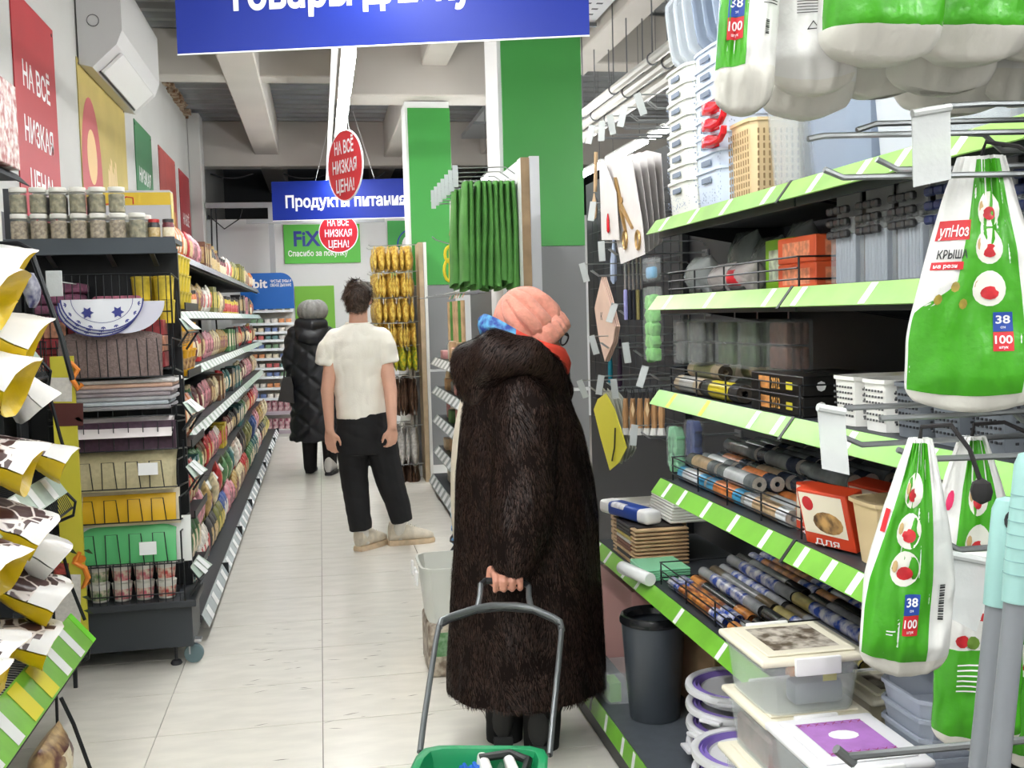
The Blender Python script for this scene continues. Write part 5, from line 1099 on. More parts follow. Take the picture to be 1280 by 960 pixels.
wires(px5(608), px5(575), n=11, loops=True, rails=(0,), y=EY-.055); wires(px5(650), px5(622), n=11, loops=True, rails=(0,), y=EY-.045); wires(px5(703), px5(664), n=11, loops=True, rails=(0,), y=EY-.058); wires(px5(760), px5(702), n=17, rails=(0,.3,1), y=EY-.022)
# strip holders on the aisle side of the end display
for i, (py, x0, x1, lab) in enumerate(((380, 224, 262, 0), (485, 236, 272, 0), (565, 243, 275, 0), (690, 250, 276, 0))):
    a = W(x0, py+18, Y=EY+.02); c = W(x1, py+10, Y=5.04); h = .06
    b = MB(); b.slab((-.598, EY, a.z), (-.562, EY+.02, a.z-.05), (-.530, 5.05, a.z-.05), (-.59, 5.05, a.z), .003); p = b.build('strip_holder', strip_pale, ec, 0)
    b = MB()
    for j in range(2): y = EY+.07+j*.10; b.slab((-.588, y, a.z+.003), (-.541, y, a.z-.046), (-.535, y+.06, a.z-.046), (-.584, y+.06, a.z+.003), .001)
    b.each('price_tag', tag_white, p, 0)
    b = MB(); b.tube([(-.60, EY, a.z+.12), (-.598, EY, a.z), (-.56, EY+.01, a.z-.06), (-.60, EY, a.z-.12)], .005, 6); b.tube([(-.56, EY+.01, a.z-.06), (-.545, 5.05, a.z-.06), (-.60, 5.05, a.z-.14)], .005, 6)
    for q in range(6): b.tube([(-.60+.008*q, EY+.01, a.z-.12+.011*q), (-.60+.008*q, 5.05, a.z-.12+.011*q)], .002, 4)
    b.build('bracket_wire', black_metal, ec, kind='stuff')
# jars of dried herbs on the canopy
jarm = M('jar_clear', (230,232,228), .08, clear=.88); herb = M('herb', (150,140,108), .8, var=(45,.6), col2=(96,92,66)); seed_ = M('seeds', (176,158,130), .8, var=(60,.5), col2=(120,104,84)); lidw = M('jar_lid', (226,224,216), .4)
def p_jar(m):
    t = thing('herb_jar', 'x', 'jar'); b = MB(); b.lathe([(.030,0),(.034,.004),(.034,.082),(.031,.09)], 18, pw=2.6); b.build('clear_body', jarm, t); b = MB(); b.lathe([(.028,.003),(.032,.006),(.032,.076),(.029,.08)], 16, pw=2.6); b.build('dried_contents', m, t)
    b = MB(); b.lathe([(.034,.0905),(.035,.092),(.035,.108),(.033,.110)], 18); b.build('lid', lidw, t); return t
ja, jb = Proto(p_jar(seed_)), Proto(p_jar(herb))
for i in range(7): (ja if i < 6 else jb).put((-1.235+i*.0795, EY+.09, 1.863), 0, 'clear jar of pale dried seeds with a white lid, %s in the lower row' % ('leftmost','second','third','fourth','fifth','sixth','rightmost')[i], 'herb jars on the end display')
for i in range(6): jb.put((-1.235+i*.0795, EY+.095, 1.974), 0, 'clear jar of dried green herbs with a white lid, %s in the upper row' % ('leftmost','second','third','fourth','fifth','rightmost')[i], 'herb jars on the end display')
for i in range(7): jb.put((-1.225+i*.0795, EY+.19, 1.863), 0, 'jar of dried herbs behind the lower jar row, %s from the left' % nth(i), 'rear herb jars')
gj = Proto(p_jar(M('dark_spice', (92,84,88), .6, var=(30,.5))))
for i in range(4): gj.put((-1.16+i*.072, EY+.185, 1.974), 0, 'dark spice jar showing above the jar rows, %s' % ('leftmost', 'second', 'third', 'rightmost')[i], 'dark spice jars')
ybx = M('box_yellow', (222,186,36), .4); t = thing('display_carton', 'grey carton with a yellow band and red curl print behind the jars', 'carton', (-.86, 5.42, 1.876))
b = MB(); b.rbox(-1.06, -.68, 5.38, 5.47, 1.876, 2.13, .003, 1); b.build('carton', M('box_greyw', (196,194,196), .5), t); b = MB(); b.quad((-1.06,5.379,2.06),(-.68,5.379,2.06),(-.68,5.379,2.12),(-1.06,5.379,2.12)); b.build('yellow_band', ybx, t, 0)
b = MB(); b.tube([(-.98,5.378,2.065),(-.92,5.378,2.07),(-.88,5.378,2.10),(-.85,5.378,2.095),(-.85,5.378,2.065)], .003, 5); b.build('red_curl', red_print, t); b = MB(); b.slab((-.678,5.38,1.88),(-.678,5.47,1.88),(-.678,5.47,2.12),(-.678,5.38,2.12),.001); b.build('side_print', pan['yellow'], t, 0)
for i in range(2): lproto('jar', ('dark', 'maroon')[i]).put((-.70+.06*i, EY+.17, 1.864), 0, ('small dark jar', 'small maroon jar')[i]+' beside the rightmost herb jar on the canopy', 'small jars on the canopy', scale=(.62,.62,.62))
# purple towel packs and red packs in the top basket
tow = M('towel_purple', (140,86,112), .9, var=(30,.3), bump=(80,.5)); rbox_ = M('pack_crimson', (168,60,66), .5, var=(30,.3))
bz = px5(462)-.02
for i in range(4):
    b = MB(); x = -1.20+.01*(i % 2); b.rbox(x, x+.20, EY+.06, 5.0, px5(405)+i*.046, px5(405)+.043+i*.046, .016, 3); tag(b.build('towel_pack', tow), 'folded purple towel, %s from the bottom of the left stack in the top basket' % rows[i].replace('front', 'first'), 'towel', 'purple towels')
for i in range(3):
    b = MB(); x = -.98+.012*i; b.rbox(x, x+.20, EY+.06, 5.0, px5(405)+i*.042, px5(405)+.039+i*.042, .016, 3); tag(b.build('towel_pack', M('towel_rose', (176,104,124), .9, var=(30,.3), bump=(80,.5))), 'folded rose towel, %s from the bottom of the middle stack in the top basket' % rows[i].replace('front', 'first'), 'towel', 'rose towels')
b = MB(); b.box(-1.25, -.65, EY+.015, 5.045, px5(462)-.005, px5(462)+.003); b.build('basket_tray', black_metal, ec, 0)
for r in range(3):
    for c in range(6):
        x = -1.245+c*.098; z = px5(462)+.005+r*.069; m = rbox_ if (r+c) % 3 else M('pack_peach', (214,150,120), .5, var=(30,.4))
        b = MB(); b.rbox(x, x+.094, EY+.02, EY+.16, z, z+.066, .003, 1); tag(b.build('small_pack', m), '%s small pack in the top wire basket, %s row, %s column' % ('crimson' if m is rbox_ else 'peach', ('lowest', 'middle', 'upper')[r], ('first', 'second', 'third', 'fourth', 'fifth', 'sixth')[c]), 'pack', 'small packs in the top wire basket')
ytub = M('tub_yellow', (214,190,60), .4, var=(20,.3))
for i in range(3):
    for j in range(2): b = MB(); b.lathe([(.038,0),(.044,.09),(.046,.092),(.046,.1),(.04,.102)], 16, (-.76+.093*i*.5, EY+.14+.09*(i % 2)*1.1, px5(405)+j*.104)); tag(b.build('snack_tub', ytub), 'yellow printed tub at the right of the top basket, %s %s' % (('lower', 'upper')[j], ('left', 'middle', 'right')[i]), 'tub', 'yellow tubs in the top basket')
# place mats and sheets hung or stood over the wires, each pile its own thing
def mat_sheet(name, lab, x0, x1, y, z0, z1, m, bulge=.03, lean=.05, th=.003, curl=0, seed=0, grp=None, rounded=False):
    def fn(u, v):
        z = z0+(z1-z0)*v; q = y-.001-bulge*math.sin(PI*v)*.6+lean*v+curl*(v**3)*.2+.006*ns(u*2.5+seed, v*2)
        x = x0+(x1-x0)*u
        if rounded and v > .8: q += 0; z -= (abs(2*u-1)**6)*.02*(v-.8)*5
        return Vector((x, q, z))
    b = MB(); b.sheet(fn, 12, 8, th); return tag(b.build(name, m, None, 60), lab, 'mat', grp)
brown = M('mat_brown', (126,108,104), .6, var=(90,.2), bump=(140,.6)); X0, X1 = -1.09, -.665
for i in range(3): mat_sheet('place_mat', 'brown woven place mat standing behind the wire loops, %s of three' % ('front', 'middle', 'rear')[i], X0+.01, X1, EY-.048+i*.009, px5(470), px5(416)+i*.004, brown, .012, .035, .004, grp='brown place mats', rounded=True)
def round_mat(i, cx, z, lab, m):
    t = thing('round_mat', lab, 'mat', (cx, EY-.03, z), 'round patterned place mats'); r = .165; y = EY-.052-.007*i; zc = px5(377)
    def fn(u, v): a = PI+PI*u; return Vector((cx+r*v*math.cos(a), y-.012*math.sin(v*PI/2)-.03*max(0, -r*v*math.sin(a)-.02)*0, zc+z+r*.80*v*math.sin(a)))
    b = MB(); b.sheet(fn, 24, 4, .003); b.build('mat_body', m, t, 60); return t, r, y, zc+z
matw = M('mat_white', (222,224,230), .5); matb = M('mat_blue', (60,66,140), .5); matl = M('mat_lilac', (206,206,220), .5)
round_mat(0, -.805, -.0, 'plain pale grey round mat folded over the wire, right of the patterned mats', matl)
for i in range(3):
    t, r, y, zc = round_mat(i+1, -.905+.010*i, .012*i-.012, 'white round mat with a blue flower pattern, %s of the three folded over the wire' % ('rear', 'middle', 'front')[i], matw)
    cx = -.905+.010*i
    def arc(rr, w):
        b = MB(); n = 24
        vs = []
        for k in range(n+1):
            a = PI+PI*k/n
            for q in (rr-w, rr+w): vs.append(Vector((cx+q*math.cos(a), y-.0145, zc+q*.8*math.sin(a))))
        b.add(vs, [(2*k, 2*k+1, 2*k+3, 2*k+2) for k in range(n)]); return b
    arc(r*.985, .003).build('blue_rim', matb, t, 0); arc(r*.74, .0012).build('blue_line', matb, t, 0)
    b = MB()
    for k in range(9):
        a = PI+PI*(k+.5)/9; c = Vector((cx+r*.86*math.cos(a), y-.0146, zc+r*.86*.8*math.sin(a)))
        for d in (-.8, 0, .8): u = Vector((math.cos(a+d), 0, math.sin(a+d))); v = Vector((-u.z, 0, u.x)); b.add([c, c+u*.008+v*.003, c+u*.014, c+u*.008-v*.003], [(0,1,2,3)])
    if i == 2:
        for dx in (-.06, .06):
            c = Vector((cx+dx, y-.0146, zc-.055))
            for k in range(6): u = Vector((math.cos(k*PI/3), 0, math.sin(k*PI/3))); v = Vector((-u.z, 0, u.x)); b.add([c, c+u*.012+v*.008, c+u*.026, c+u*.012-v*.008], [(0,1,2,3)])
    b.build('blue_flowers', matb, t, 0, kind='stuff')
paper = [(226,222,222), (214,176,156), (176,166,170), (150,140,146), (160,160,164), (176,184,192), (140,138,142)]
for i in range(7):
    b = MB(); z = px5(512)+.002+i*.0185; b.rbox(-1.10+.006*i, -.640+.004*i-.012*(i % 2), EY-.035+.004*i, 5.0, z, z+.0165, .004, 1); tag(b.build('felt_mat', M('felt_%d' % i, paper[6-i], .8, var=(40,.1))), '%s flat mat, %s from the bottom of the flat pile in the end display' % (('slate', 'pale blue', 'grey', 'taupe', 'mauve', 'peach', 'white')[i], ('first','second','third','fourth','fifth','sixth','topmost')[i]), 'mat', 'flat pile of mats')
pur = M('mat_purple', (72,46,66), .6, var=(60,.2)); mau = M('mat_mauve', (128,108,120), .6)
for i in range(2): mat_sheet('place_mat', 'dark purple mat bent behind wires, %s' % ('front', 'rear')[i], -1.10, -.63, EY+.002+i*.012, px5(562), px5(528), (pur, mau)[i], .012, .03, .004, grp='purple mats')
mat_sheet('paper_sheet', 'white curling sheet lying over the purple mats', -1.10, -.64, EY-.05, px5(545), px5(522), M('sheet_white', (230,222,222), .6), -.02, .14, .002, seed=3)
bei = M('mat_beige', (186,176,140), .55, var=(60,.1)); 
for i in range(3): mat_sheet('place_mat', 'beige mat behind wire loops, %s of three' % ('front', 'middle', 'rear')[i], -1.09, -.65+.008*i, EY-.03+i*.011, px5(612), px5(563)+.004*i, bei, .03, .05, .003, curl=.2, seed=i, grp='beige mats', rounded=True)
b = MB(); b.slab(*[Vector(v) for v in ((-.78,EY-.066,px5(592)),(-.70,EY-.066,px5(592)),(-.70,EY-.064,px5(577)),(-.78,EY-.064,px5(577)))], .001); tag(b.build('paper_label', tag_white), 'white paper label with small print on the beige mats', 'label')
yem = M('mat_yellow', (222,176,30), .4, var=(6,.06)); grm = M('mat_green', (92,186,118), .4, var=(6,.06)); film = M('film_sheet', (232,230,220), .3, clear=.35)
mat_sheet('place_mat', 'bright yellow mat in the end display below the beige mats', -1.02, -.64, EY-.025, px5(652), px5(618), yem, .02, .03, .004); mat_sheet('film_sheet', 'cream film sheet curling over the yellow mat', -1.10, -.625, EY-.008, px5(656), px5(610), M('film_cream', (226,216,190), .4), .02, .03, .003, seed=5)
mat_sheet('place_mat', 'bright green mat with a white price label at the lower right of the end display', -1.03, -.645, EY-.035, px5(701), px5(656), grm, .022, .04, .005, rounded=True); mat_sheet('film_sheet', 'clear pale sheet wrapped behind the green mat', -1.10, -.585, EY-.012, px5(704), px5(648), M('film_pale', (226,228,226), .3), .02, .03, .003, seed=6)
mat_sheet('film_sheet', 'grey white printed sheet left of the yellow mat', -1.10, -1.025, EY-.032, px5(655), px5(620), M('film_print', (196,190,186), .4, var=(40,.3)), .02, .03, .002, seed=8); mat_sheet('film_sheet', 'printed sheet left of the green mat', -1.11, -1.035, EY-.042, px5(705), px5(664), MATS['film_print'], .02, .03, .002, seed=9)
b = MB(); b.slab((-.79,EY-.076,px5(690)),(-.72,EY-.076,px5(690)),(-.72,EY-.074,px5(674)),(-.79,EY-.074,px5(674)),.001); tag(b.build('paper_label', tag_white), 'white paper price label with small print on the green mat', 'label')
# pots of noodles in the lowest basket
pots = [('green', (96,140,80)), ('green', (96,140,80)), ('pink', (200,90,110)), ('pink', (200,90,110)), ('red', (206,70,66))]
for i, (c, col) in enumerate(pots):
    t = thing('noodle_pot', 'x', 'pot'); b = MB(); b.lathe([(.040,0),(.042,.002),(.052,.088),(.050,.09)], 18); b.build('cup', lidw, t); b = MB(); b.lathe([(.0439,.012),(.0500,.066)], 18); b.build('print_band', M('pot_'+c, col, .4, var=(36,.6), col2=(230,220,200)), t); b = MB(); b.lathe([(.053,.0905),(.054,.094),(.05,.096)], 18); b.build('lid', lidw, t); pp = Proto(t)
    for j in range(2): pp.put((-1.075+i*.0925, EY+.055, .304+j*.081), 0, '%s printed noodle pot with a white lid, %s, %s column in the lowest basket' % (c, ('lower', 'upper')[j], ('first', 'second', 'third', 'fourth', 'fifth')[i]), 'noodle pots', scale=(.83,.83,.83))
# orange snack tubs on the gondola end beyond the mats
for i in range(3):
    for j in range(2): b = MB(); b.lathe([(.052,0),(.062,.10),(.065,.102),(.065,.112),(.055,.114)], 18, (-.60+.0-.02*i, 5.22+.14*i, LSH[2]+.001+j*.116)) if 0 else None
# goods in side baskets between the end display and the first shelves
sz = (1.56, 1.25, .93, .60, .33)
for k, z in enumerate(sz): b = MB(); b.box(-.745, -.60, 5.10, 5.62, z-.006, z); b.build('side_shelf', black_metal, ec, 0); b = MB(); b.box(-.606, -.600, 5.10, 5.62, z+.0005, z+.03); b.build('side_rail', black_metal, ec, 0)
byel = M('bucket_yellow', (228,170,30), .35, var=(8,.1)); obr = M('band_brown', (110,56,38), .4, var=(30,.5), col2=(220,180,120))
for i in range(4):
    for j in range(3): b = MB(); b.lathe([(.040,0),(.047,.07),(.05,.072),(.05,.08),(.042,.082)], 16, (-.665, 5.16+.115*i, sz[0]+.001+.0835*j)); tag(b.build('snack_tub', ytub), 'yellow printed tub in the side basket, %s layer, %s from the viewer' % (('lowest', 'middle', 'upper')[j], nth(i)), 'tub', 'yellow tubs in the side basket')
for i in range(3):
    for j in range(2):
        o = (-.67, 5.18+.15*i, sz[1]+.001+.125*j); t = thing('yellow_bucket', 'yellow snack bucket with a brown picture band, %s, %s from the viewer' % (('lower', 'upper')[j], nth(i)), 'bucket', o, 'yellow snack buckets')
        b = MB(); b.lathe([(.050,0),(.064,.112),(.069,.113),(.069,.122),(.055,.123)], 20, o); b.build('bucket_body', byel, t); b = MB(); b.lathe([(.0548,.03),(.0612,.082)], 20, o); b.build('picture_band', obr, t)
for k, c in ((2, 'orange'), (3, 'red'), (4, 'green')):
    for i in range(4): lproto('packet', c).put((-.672, 5.17+.13*i, sz[k]+.001), 0, '%s packet in the side basket, %s from the viewer' % (c, nth(i)), '%s packets in the side basket' % c, scale=(1,.9,1.15))
# ------------------------------------------------------------------ flat tall carton with a snake picture at the left rear of the rack
SYp = 4.62
t = thing('display_board', 'yellow and green printed board with an orange snake, between rack and end display', 'board', (-1.2, SYp, 0)); a = W(62, 446, Y=SYp); c = W(116, 800, Y=SYp)
b = MB(); b.box(a.x+.02, a.x+.035, SYp+.003, SYp+.017, .0, c.z-.0005); b.build('stand_leg', black_metal, t, 0); b = MB(); b.box(a.x, W(105,700,Y=SYp).x, SYp, SYp+.02, c.z, a.z); b.build('board', M('board_lime', (206,196,60), .5, var=(3,.1)), t, 0)
def sq(px, py): return W(px, py, Y=SYp-.002)
def flat(nm, pts, m): b = MB(); b.add([sq(*p) for p in pts], [tuple(range(len(pts)))]); b.build(nm, m, t, 0)
flat('brown_panel', [(72,533),(104,532),(104,504),(60,504)][::-1], M('choc_panel', (84,40,36), .5)); flat('white_panel', [(60,502),(90,502),(90,472),(60,472)], M('panel_white', (216,212,206), .5, var=(60,.1))); flat('red_panel', [(60,722),(86,722),(86,704),(60,704)], M('panel_red', (168,70,60), .5, var=(60,.5)))
flat('white_panel', [(60,782),(101,782),(101,718),(60,718)], MATS['panel_white'])
for pts in ([(88,452),(97,462),(90,474),(98,486),(103,480)], [(100,690),(93,703),(106,710),(110,722),(104,735),(112,728)]): b = MB(); b.tube([sq(*p) for p in pts], [.008,.012,.012,.012,.010]+[.004]*(len(pts)-5), 8); b.build('snake_picture', M('snake', (226,132,40), .5), t)
b = MB(); q = sq(99, 699); b.disc(q, (1,0,0), (0,0,1), .026, .018, 14, t=.006); b.build('snake_head', MATS['snake'], t)
for p in ((90,690),(110,690),(98,525),(108,748),(110,765),(96,480)): q = sq(*p); b = MB(); b.add([q+Vector((-.018,0,.008)), q+Vector((0,0,-.004)), q+Vector((.02,0,-.01)), q+Vector((.004,0,.012))], [(0,1,2,3)]); b.build('leaf_picture', M('leaf_dark', (52,66,34), .6), t, 0)
# ------------------------------------------------------------------ near left wire rack with price strips and pouches
RX, RY0, RY1 = -.93, 2.35, 4.15              # aisle face and length
rk = thing('wire_rack', 'black wire rack of white and yellow pouches at the near left edge', 'rack', (-1.2, 3.3, 0))
b = MB(); e0 = W(75, 300, Y=RY1)
b.tube([(-1.45, RY1, .02), (-1.45, RY1, 1.80), (-1.06, RY1, 1.80), (-1.02, RY1, 1.78), (-.93, RY1, 1.46), (-.90, RY1, 1.30)], .010, 8); b.build('end_frame', black_metal, rk)
for pts in ([(58,478),(75,545),(84,575)], [(78,690),(90,735),(106,775)], None):
    b = MB(); P = [W(px, py, Y=RY1) for px, py in pts] if pts else [W(76, 872, Y=3.6), W(92, 905, Y=3.6), W(113, 962, Y=3.6)]; b.tube(P, .007, 6); b.build("frame_leg", black_metal, rk)
b = MB(); b.tube([(-1.0, RY1, .9), (-1.02, RY1, 0)], .006, 6); b.build('frame_leg', black_metal, rk)
b = MB(); b.tube([(-1.45, RY0, .0), (-1.45, RY0, 1.8)], .012, 6); b.tube([(-1.45, 3.3, .0), (-1.45, 3.3, 1.8)], .012, 6); b.each('rear_post', black_metal, rk)
b = MB(); b.box(-1.47, -1.462, RY0, RY1, .3, 1.78); b.build('rear_sheet', dark_grey, rk, 0)
b = MB()
for i in range(4): y = RY1-.001; x = -1.42+i*.11; b.tube([(x, y, 1.0), (x, y, 1.79)], .004, 5)
b.build('end_wires', black_metal, rk, kind='stuff')
levels = [(1.50, -1.0), (.98, -.945), (.34, -.905)]
def tray(z, xf, y1, y0, full):
    b = MB(); b.tube([(xf, y0, z), (xf, y1, z)], .006, 6); b.tube([(xf+.03, y0, z-.07), (xf+.03, y1, z-.07)], .005, 6)
    n = int((y1-y0)/.022)
    for i in range(n+1): y = y0+(y1-y0)*i/n; b.tube([(-1.44, y, z+.10), (xf, y, z), (xf+.03, y, z-.07), (xf-.03, y, z-.11)], .0022, 4)
    b.build('wire_tray', black_metal, rk, kind='stuff')
    b = MB(); b.tube([(xf, y1+.005, z), (xf+.04, y1+.01, z-.05), (xf+.03, y1+.01, z-.10), (xf-.05, y1+.005, z-.13)], .006, 6); b.build('tray_end', black_metal, rk)
    d = Vector((.085, 0, -.105)) if full else Vector((.05, 0, -.075)); s0 = Vector((xf-.035, y0, z+.062)); s1 = Vector((xf-.035, y1, z+.062)); b = MB(); b.slab(s0, s1, s1+d, s0+d, .003); p = b.build('price_strip', strip_green if full else strip_pale, rk, 0); nn = Vector((-d.z,0,d.x)).normalized()
    for i in range(8 if full else 7):
        y = y1-.16-i*.2
        if y < y0+.05: break
        a = Vector((xf-.035, y, z+.062))+nn*.0045+d*.05; w = .035 if i not in (2, 3) else .05; b = MB(); b.slab(a-Vector((0,w,0)), a+Vector((0,w,0)), a+Vector((0,w,0))+d*.9, a-Vector((0,w,0))+d*.9, .001)
        for q in (.2, .55, .7): c = a+nn*.0006+d*q; b.quad(c-Vector((0,w*.7,0)), c+Vector((0,w*.4,0)), c+Vector((0,w*.4,0))+d*.08, c-Vector((0,w*.7,0))+d*.08, 1)
        b.build('price_tag', (yel_tag if full and i in (2, 3) else tag_white, ink), p, 0)
    if full: b = MB(); q = s1+Vector((0,.002,0)); b.slab(q, q+Vector((.0,.05,.0)), q+Vector((0,.05,0))+d, q+d, .004); b.build('strip_end', M('strip_bright', (120,226,40), .4), rk, 0)
tray(1.385, -1.015, RY1, RY0, False); tray(.90, -.955, RY1, RY0, False); tray(.36, -.93, RY1, RY0, True)
# pouches: stand up bags lying on the trays with their yellow bottoms to the aisle
pw_ = M('pouch_white', (232,230,228), .28, bump=(20,.3)); py_ = M('pouch_yellow', (214,182,16), .3, var=(7,.12), bump=(26,.35)); pdk = M('pouch_brown', (84,52,48), .3, var=(12,.3))
def crack():
    m = M('pouch_crack', (70,44,40), .3); nt = m.node_tree; N = nt.nodes; L = nt.links
    if 'Voronoi Texture' in N: return m
    v = N.new('ShaderNodeTexVoronoi'); v.feature = 'DISTANCE_TO_EDGE'; v.inputs['Scale'].default_value = 17; tc = N.new('ShaderNodeTexCoord'); L.new(tc.outputs['Object'], v.inputs['Vector'])
    r = N.new('ShaderNodeValToRGB'); r.color_ramp.elements[0].position = .04; r.color_ramp.elements[1].position = .07; r.color_ramp.elements[0].color = lin((226,216,212)); r.color_ramp.elements[1].color = lin((70,44,42))
    L.new(v.outputs['Distance'], r.inputs[0]); L.new(r.outputs[0], N['Principled BSDF'].inputs['Base Color']); return m
pck = crack()
def pouch(c, yaw, pitch, roll, w=.20, l=.26, g=.09, lab='x', seed=0, brown=True, plain=False, s=1.0):
    # local: mouth/bottom gusset at origin facing +X, bag runs towards -X; top side +Z printed
    t = thing('pouch', lab, 'pouch', c, 'pouches on the near left wire rack'); T = Matrix.Translation(c) @ Matrix.Rotation(yaw, 4, 'Z') @ Matrix.Rotation(pitch, 4, 'Y') @ Matrix.Rotation(roll, 4, 'X') @ Matrix.Scale(s, 4)
    def prof(u, v, side):                   # u across -1..1, v 0 (gusset edge) .. 1 (sealed top)
        h = g/2*(1-v)**.8*math.sqrt(max(0, 1-abs(u)**3))+.002
        hw = w/2*(1-.05*math.sin(PI*v))
        z = side*h+.006*ns(u*2+seed, v*3, seed)*(1-.3*v)+.010*(abs(ns(u*2.5+v*2+seed, v*2.6, seed*2))-.2)*(v > 0)
        x = -l*v-.0+.03*(1-abs(u)**2)*(1-v)*(.5 if side < 0 else 1)
        return Vector((x, u*hw, z))
    b = MB(); b.t = T; nu, nv = 14, 14
    for side, m0 in ((1, 0), (-1, 0)):
        vs = [prof(-1+2*i/nu, j/nv, side) for j in range(nv+1) for i in range(nu+1)]; fs = []; ms = []
        for j in range(nv):
            for i in range(nu):
                q = (j*(nu+1)+i, j*(nu+1)+i+1, (j+1)*(nu+1)+i+1, (j+1)*(nu+1)+i); b_u = -1+2*(i+.5)/nu; v = (j+.5)/nv
                fs.append(q if side < 0 else q[::-1]); ms.append((2 if brown and v > .20+.10*math.sin(b_u*3+seed) else 0) if side > 0 else (1 if not plain else 0))
        n0 = len(b.v); b.add(vs, fs, 0); b.m[-len(fs):] = ms
    b.build('pouch_body', (pw_, py_, pck), t, 70)
    b = MB(); b.t = T                        # pleated gusset, set in
    def gus(u, v): uu = -1+2*u; p1 = prof(uu, 0, 1); p0 = prof(uu, 0, -1); q = p0+(p1-p0)*v; return q-Vector((.075*math.sin(PI*v)**.8*(1-abs(uu)**2.5), 0, 0))+Vector((.004*ns(uu*4+seed, v*4), 0, 0))
    b.grid(gus, 14, 8); b.build('gusset', pw_ if plain else py_, t, 70)
    if not plain:
        b = MB(); b.t = T
        for i in range(3): z = .012+.012*i; P = [prof(.2+.5*k, .09+.035*i+dv, 1)+Vector((0,0,.0015)) for k, dv in ((0,0),(1,0),(1,.006),(0,.006))]; b.add(P, [(0,1,2,3)])
        P = [prof(.30+.5*k, .22+dv, 1)+Vector((0,0,.002)) for k, dv in ((0,0),(.5,0),(.5,.04),(0,.04))]; b.add(P, [(0,1,2,3)]); b.build('fine_print', ink, t, 0, kind='stuff')
    return t
R = math.radians
def at(px, py, X): return W(px, py, X=X)
pl = [ # px,py of gusset centre, X, yaw, pitch, roll, scale, label, brown, plain
 (22, 345, -.93, 10, 24, 6, .95, 'topmost white pouch with a yellow bottom at the left edge', False, False), (8, 372, -.92, -5, 26, -6, .95, 'yellow bottomed pouch just under the topmost pouch', False, False),
 (42, 432, -.90, 8, 24, 6, 1.02, 'pouch with a wide yellow bottom below the upper price strip', False, False), (24, 482, -.90, -6, 26, 8, .95, 'white pouch with a yellow fold, third level at the left edge', False, False),
 (44, 505, -.94, 35, 50, 10, .8, 'plain white pouch standing tilted behind the yellow bottomed ones', False, True), (38, 585, -.87, 5, 22, 4, 1.1, 'large brown and white pouch with a yellow bottom in the middle of the rack', True, False),
 (80, 580, -.90, 12, 26, -8, .95, 'white pouch with yellow edge beside the middle price strip', True, False), (48, 668, -.87, 18, 32, 10, 1.0, 'white and yellow pouch lying on its side under the middle strip', True, False),
 (62, 700, -.90, 30, 40, 14, .8, 'plain white pouch tucked under the side lying pouch', False, True), (14, 712, -.86, -10, 28, 0, .9, 'brown and white pouch at the left edge above the lowest level', True, False),
 (66, 752, -.885, 16, 30, 6, 1.05, 'brown and white pouch leaning over the lowest strip', True, False), (58, 806, -.90, 14, 22, 2, 1.0, 'lower brown and white pouch touching the green strip', True, False),
 (10, 826, -.87, 4, 24, -4, 1.1, 'broad brown and white pouch with a yellow bottom on the lowest tray', True, False), (-14, 872, -.86, 0, 20, 2, .95, 'lowest white pouch at the left edge on the green strip', False, False)]
for i, (px, py, X, yw, pt, rl, s, lab, br_, plain) in enumerate(pl): pouch(at(px, py, X), R(yw), R(pt), R(rl), .215, .28, (.20 if not br_ else .14), lab, i*1.7, br_, plain, s)
# white carton and shelf above the rack, blue packet behind the frame
t = thing('upper_shelf', 'grey shelf with a slanted lip at the upper left edge', 'shelf', (-1.4, 3.7, 1.95)); b = MB(); a = W(32, 226, Y=4.0)
b.box(-1.58, a.x-.03, 2.6, 4.0, a.z+.0, a.z+.02); b.slab((a.x-.03, 2.6, a.z+.02), (a.x-.03, 4.0, a.z+.02), (a.x+.01, 4.0, a.z-.02), (a.x+.01, 2.6, a.z-.02), .004); b.build('shelf_board', dark_grey, t, 0)
b = MB(); b.box(-1.597, -1.58, 2.6, 4.0, a.z-.12, a.z+.30); b.build('wall_rail', dark_grey, t, 0)
c = W(20, 204, Y=3.85); b = MB(); b.rbox(c.x-.2, c.x, 3.4, 3.9, a.z+.021, a.z+.30, .003, 1); tag(b.build('patterned_carton', M('carton_lace', (222,214,208), .5, var=(30,.6), col2=(150,60,56))), 'white carton with a red lace print at the upper left corner', 'carton')
b = MB(); b.rbox(-1.40, -1.18, 4.30, 4.42, 1.2, 2.0, .01, 1); b.rbox(-1.42, -1.16, 4.28, 4.44, 0, 1.19, .004, 1) if 0 else None
tag(b.build('curtain_roll', M('roll_pale', (206,204,198), .6, var=(6,.1))), 'pale upright wrapped goods behind the wire frame at the left', 'package')
q = W(45, 365, Y=4.3); b = MB(); b.t = Matrix.Translation((q.x, 4.24, q.z-.06)); pillow(b, .10, .13, .05, 0, seed=4)
tag(b.build('blue_packet', M('packet_navy', (44,48,96), .3, var=(20,.5), col2=(190,190,200))), 'dark blue glossy packet behind the black frame above the upper strip', 'packet')
q = W(58, 340, Y=4.35); b = MB(); b.rbox(q.x-.03, q.x+.03, 4.46, 4.47, q.z-.09, q.z+.01, .002, 1); b.tube([(q.x, 4.465, q.z-.03), (q.x, 5.04, q.z-.03)], .003, 5); tag(b.build('clear_ticket', ticket_clear), 'clear ticket hanging before the dark upright at the left', 'ticket')
t = p_pouch('food_packet', 'brown printed packet with vegetables lying at the bottom of the near left rack', 'packet', .28, .2, .12, M('packet_brown', (96,56,50), .3, var=(14,.5), col2=(200,170,120)), pan['cream'], 3); t.location = (-.90, 3.55, .001); t.rotation_euler = (0, 0, PI)
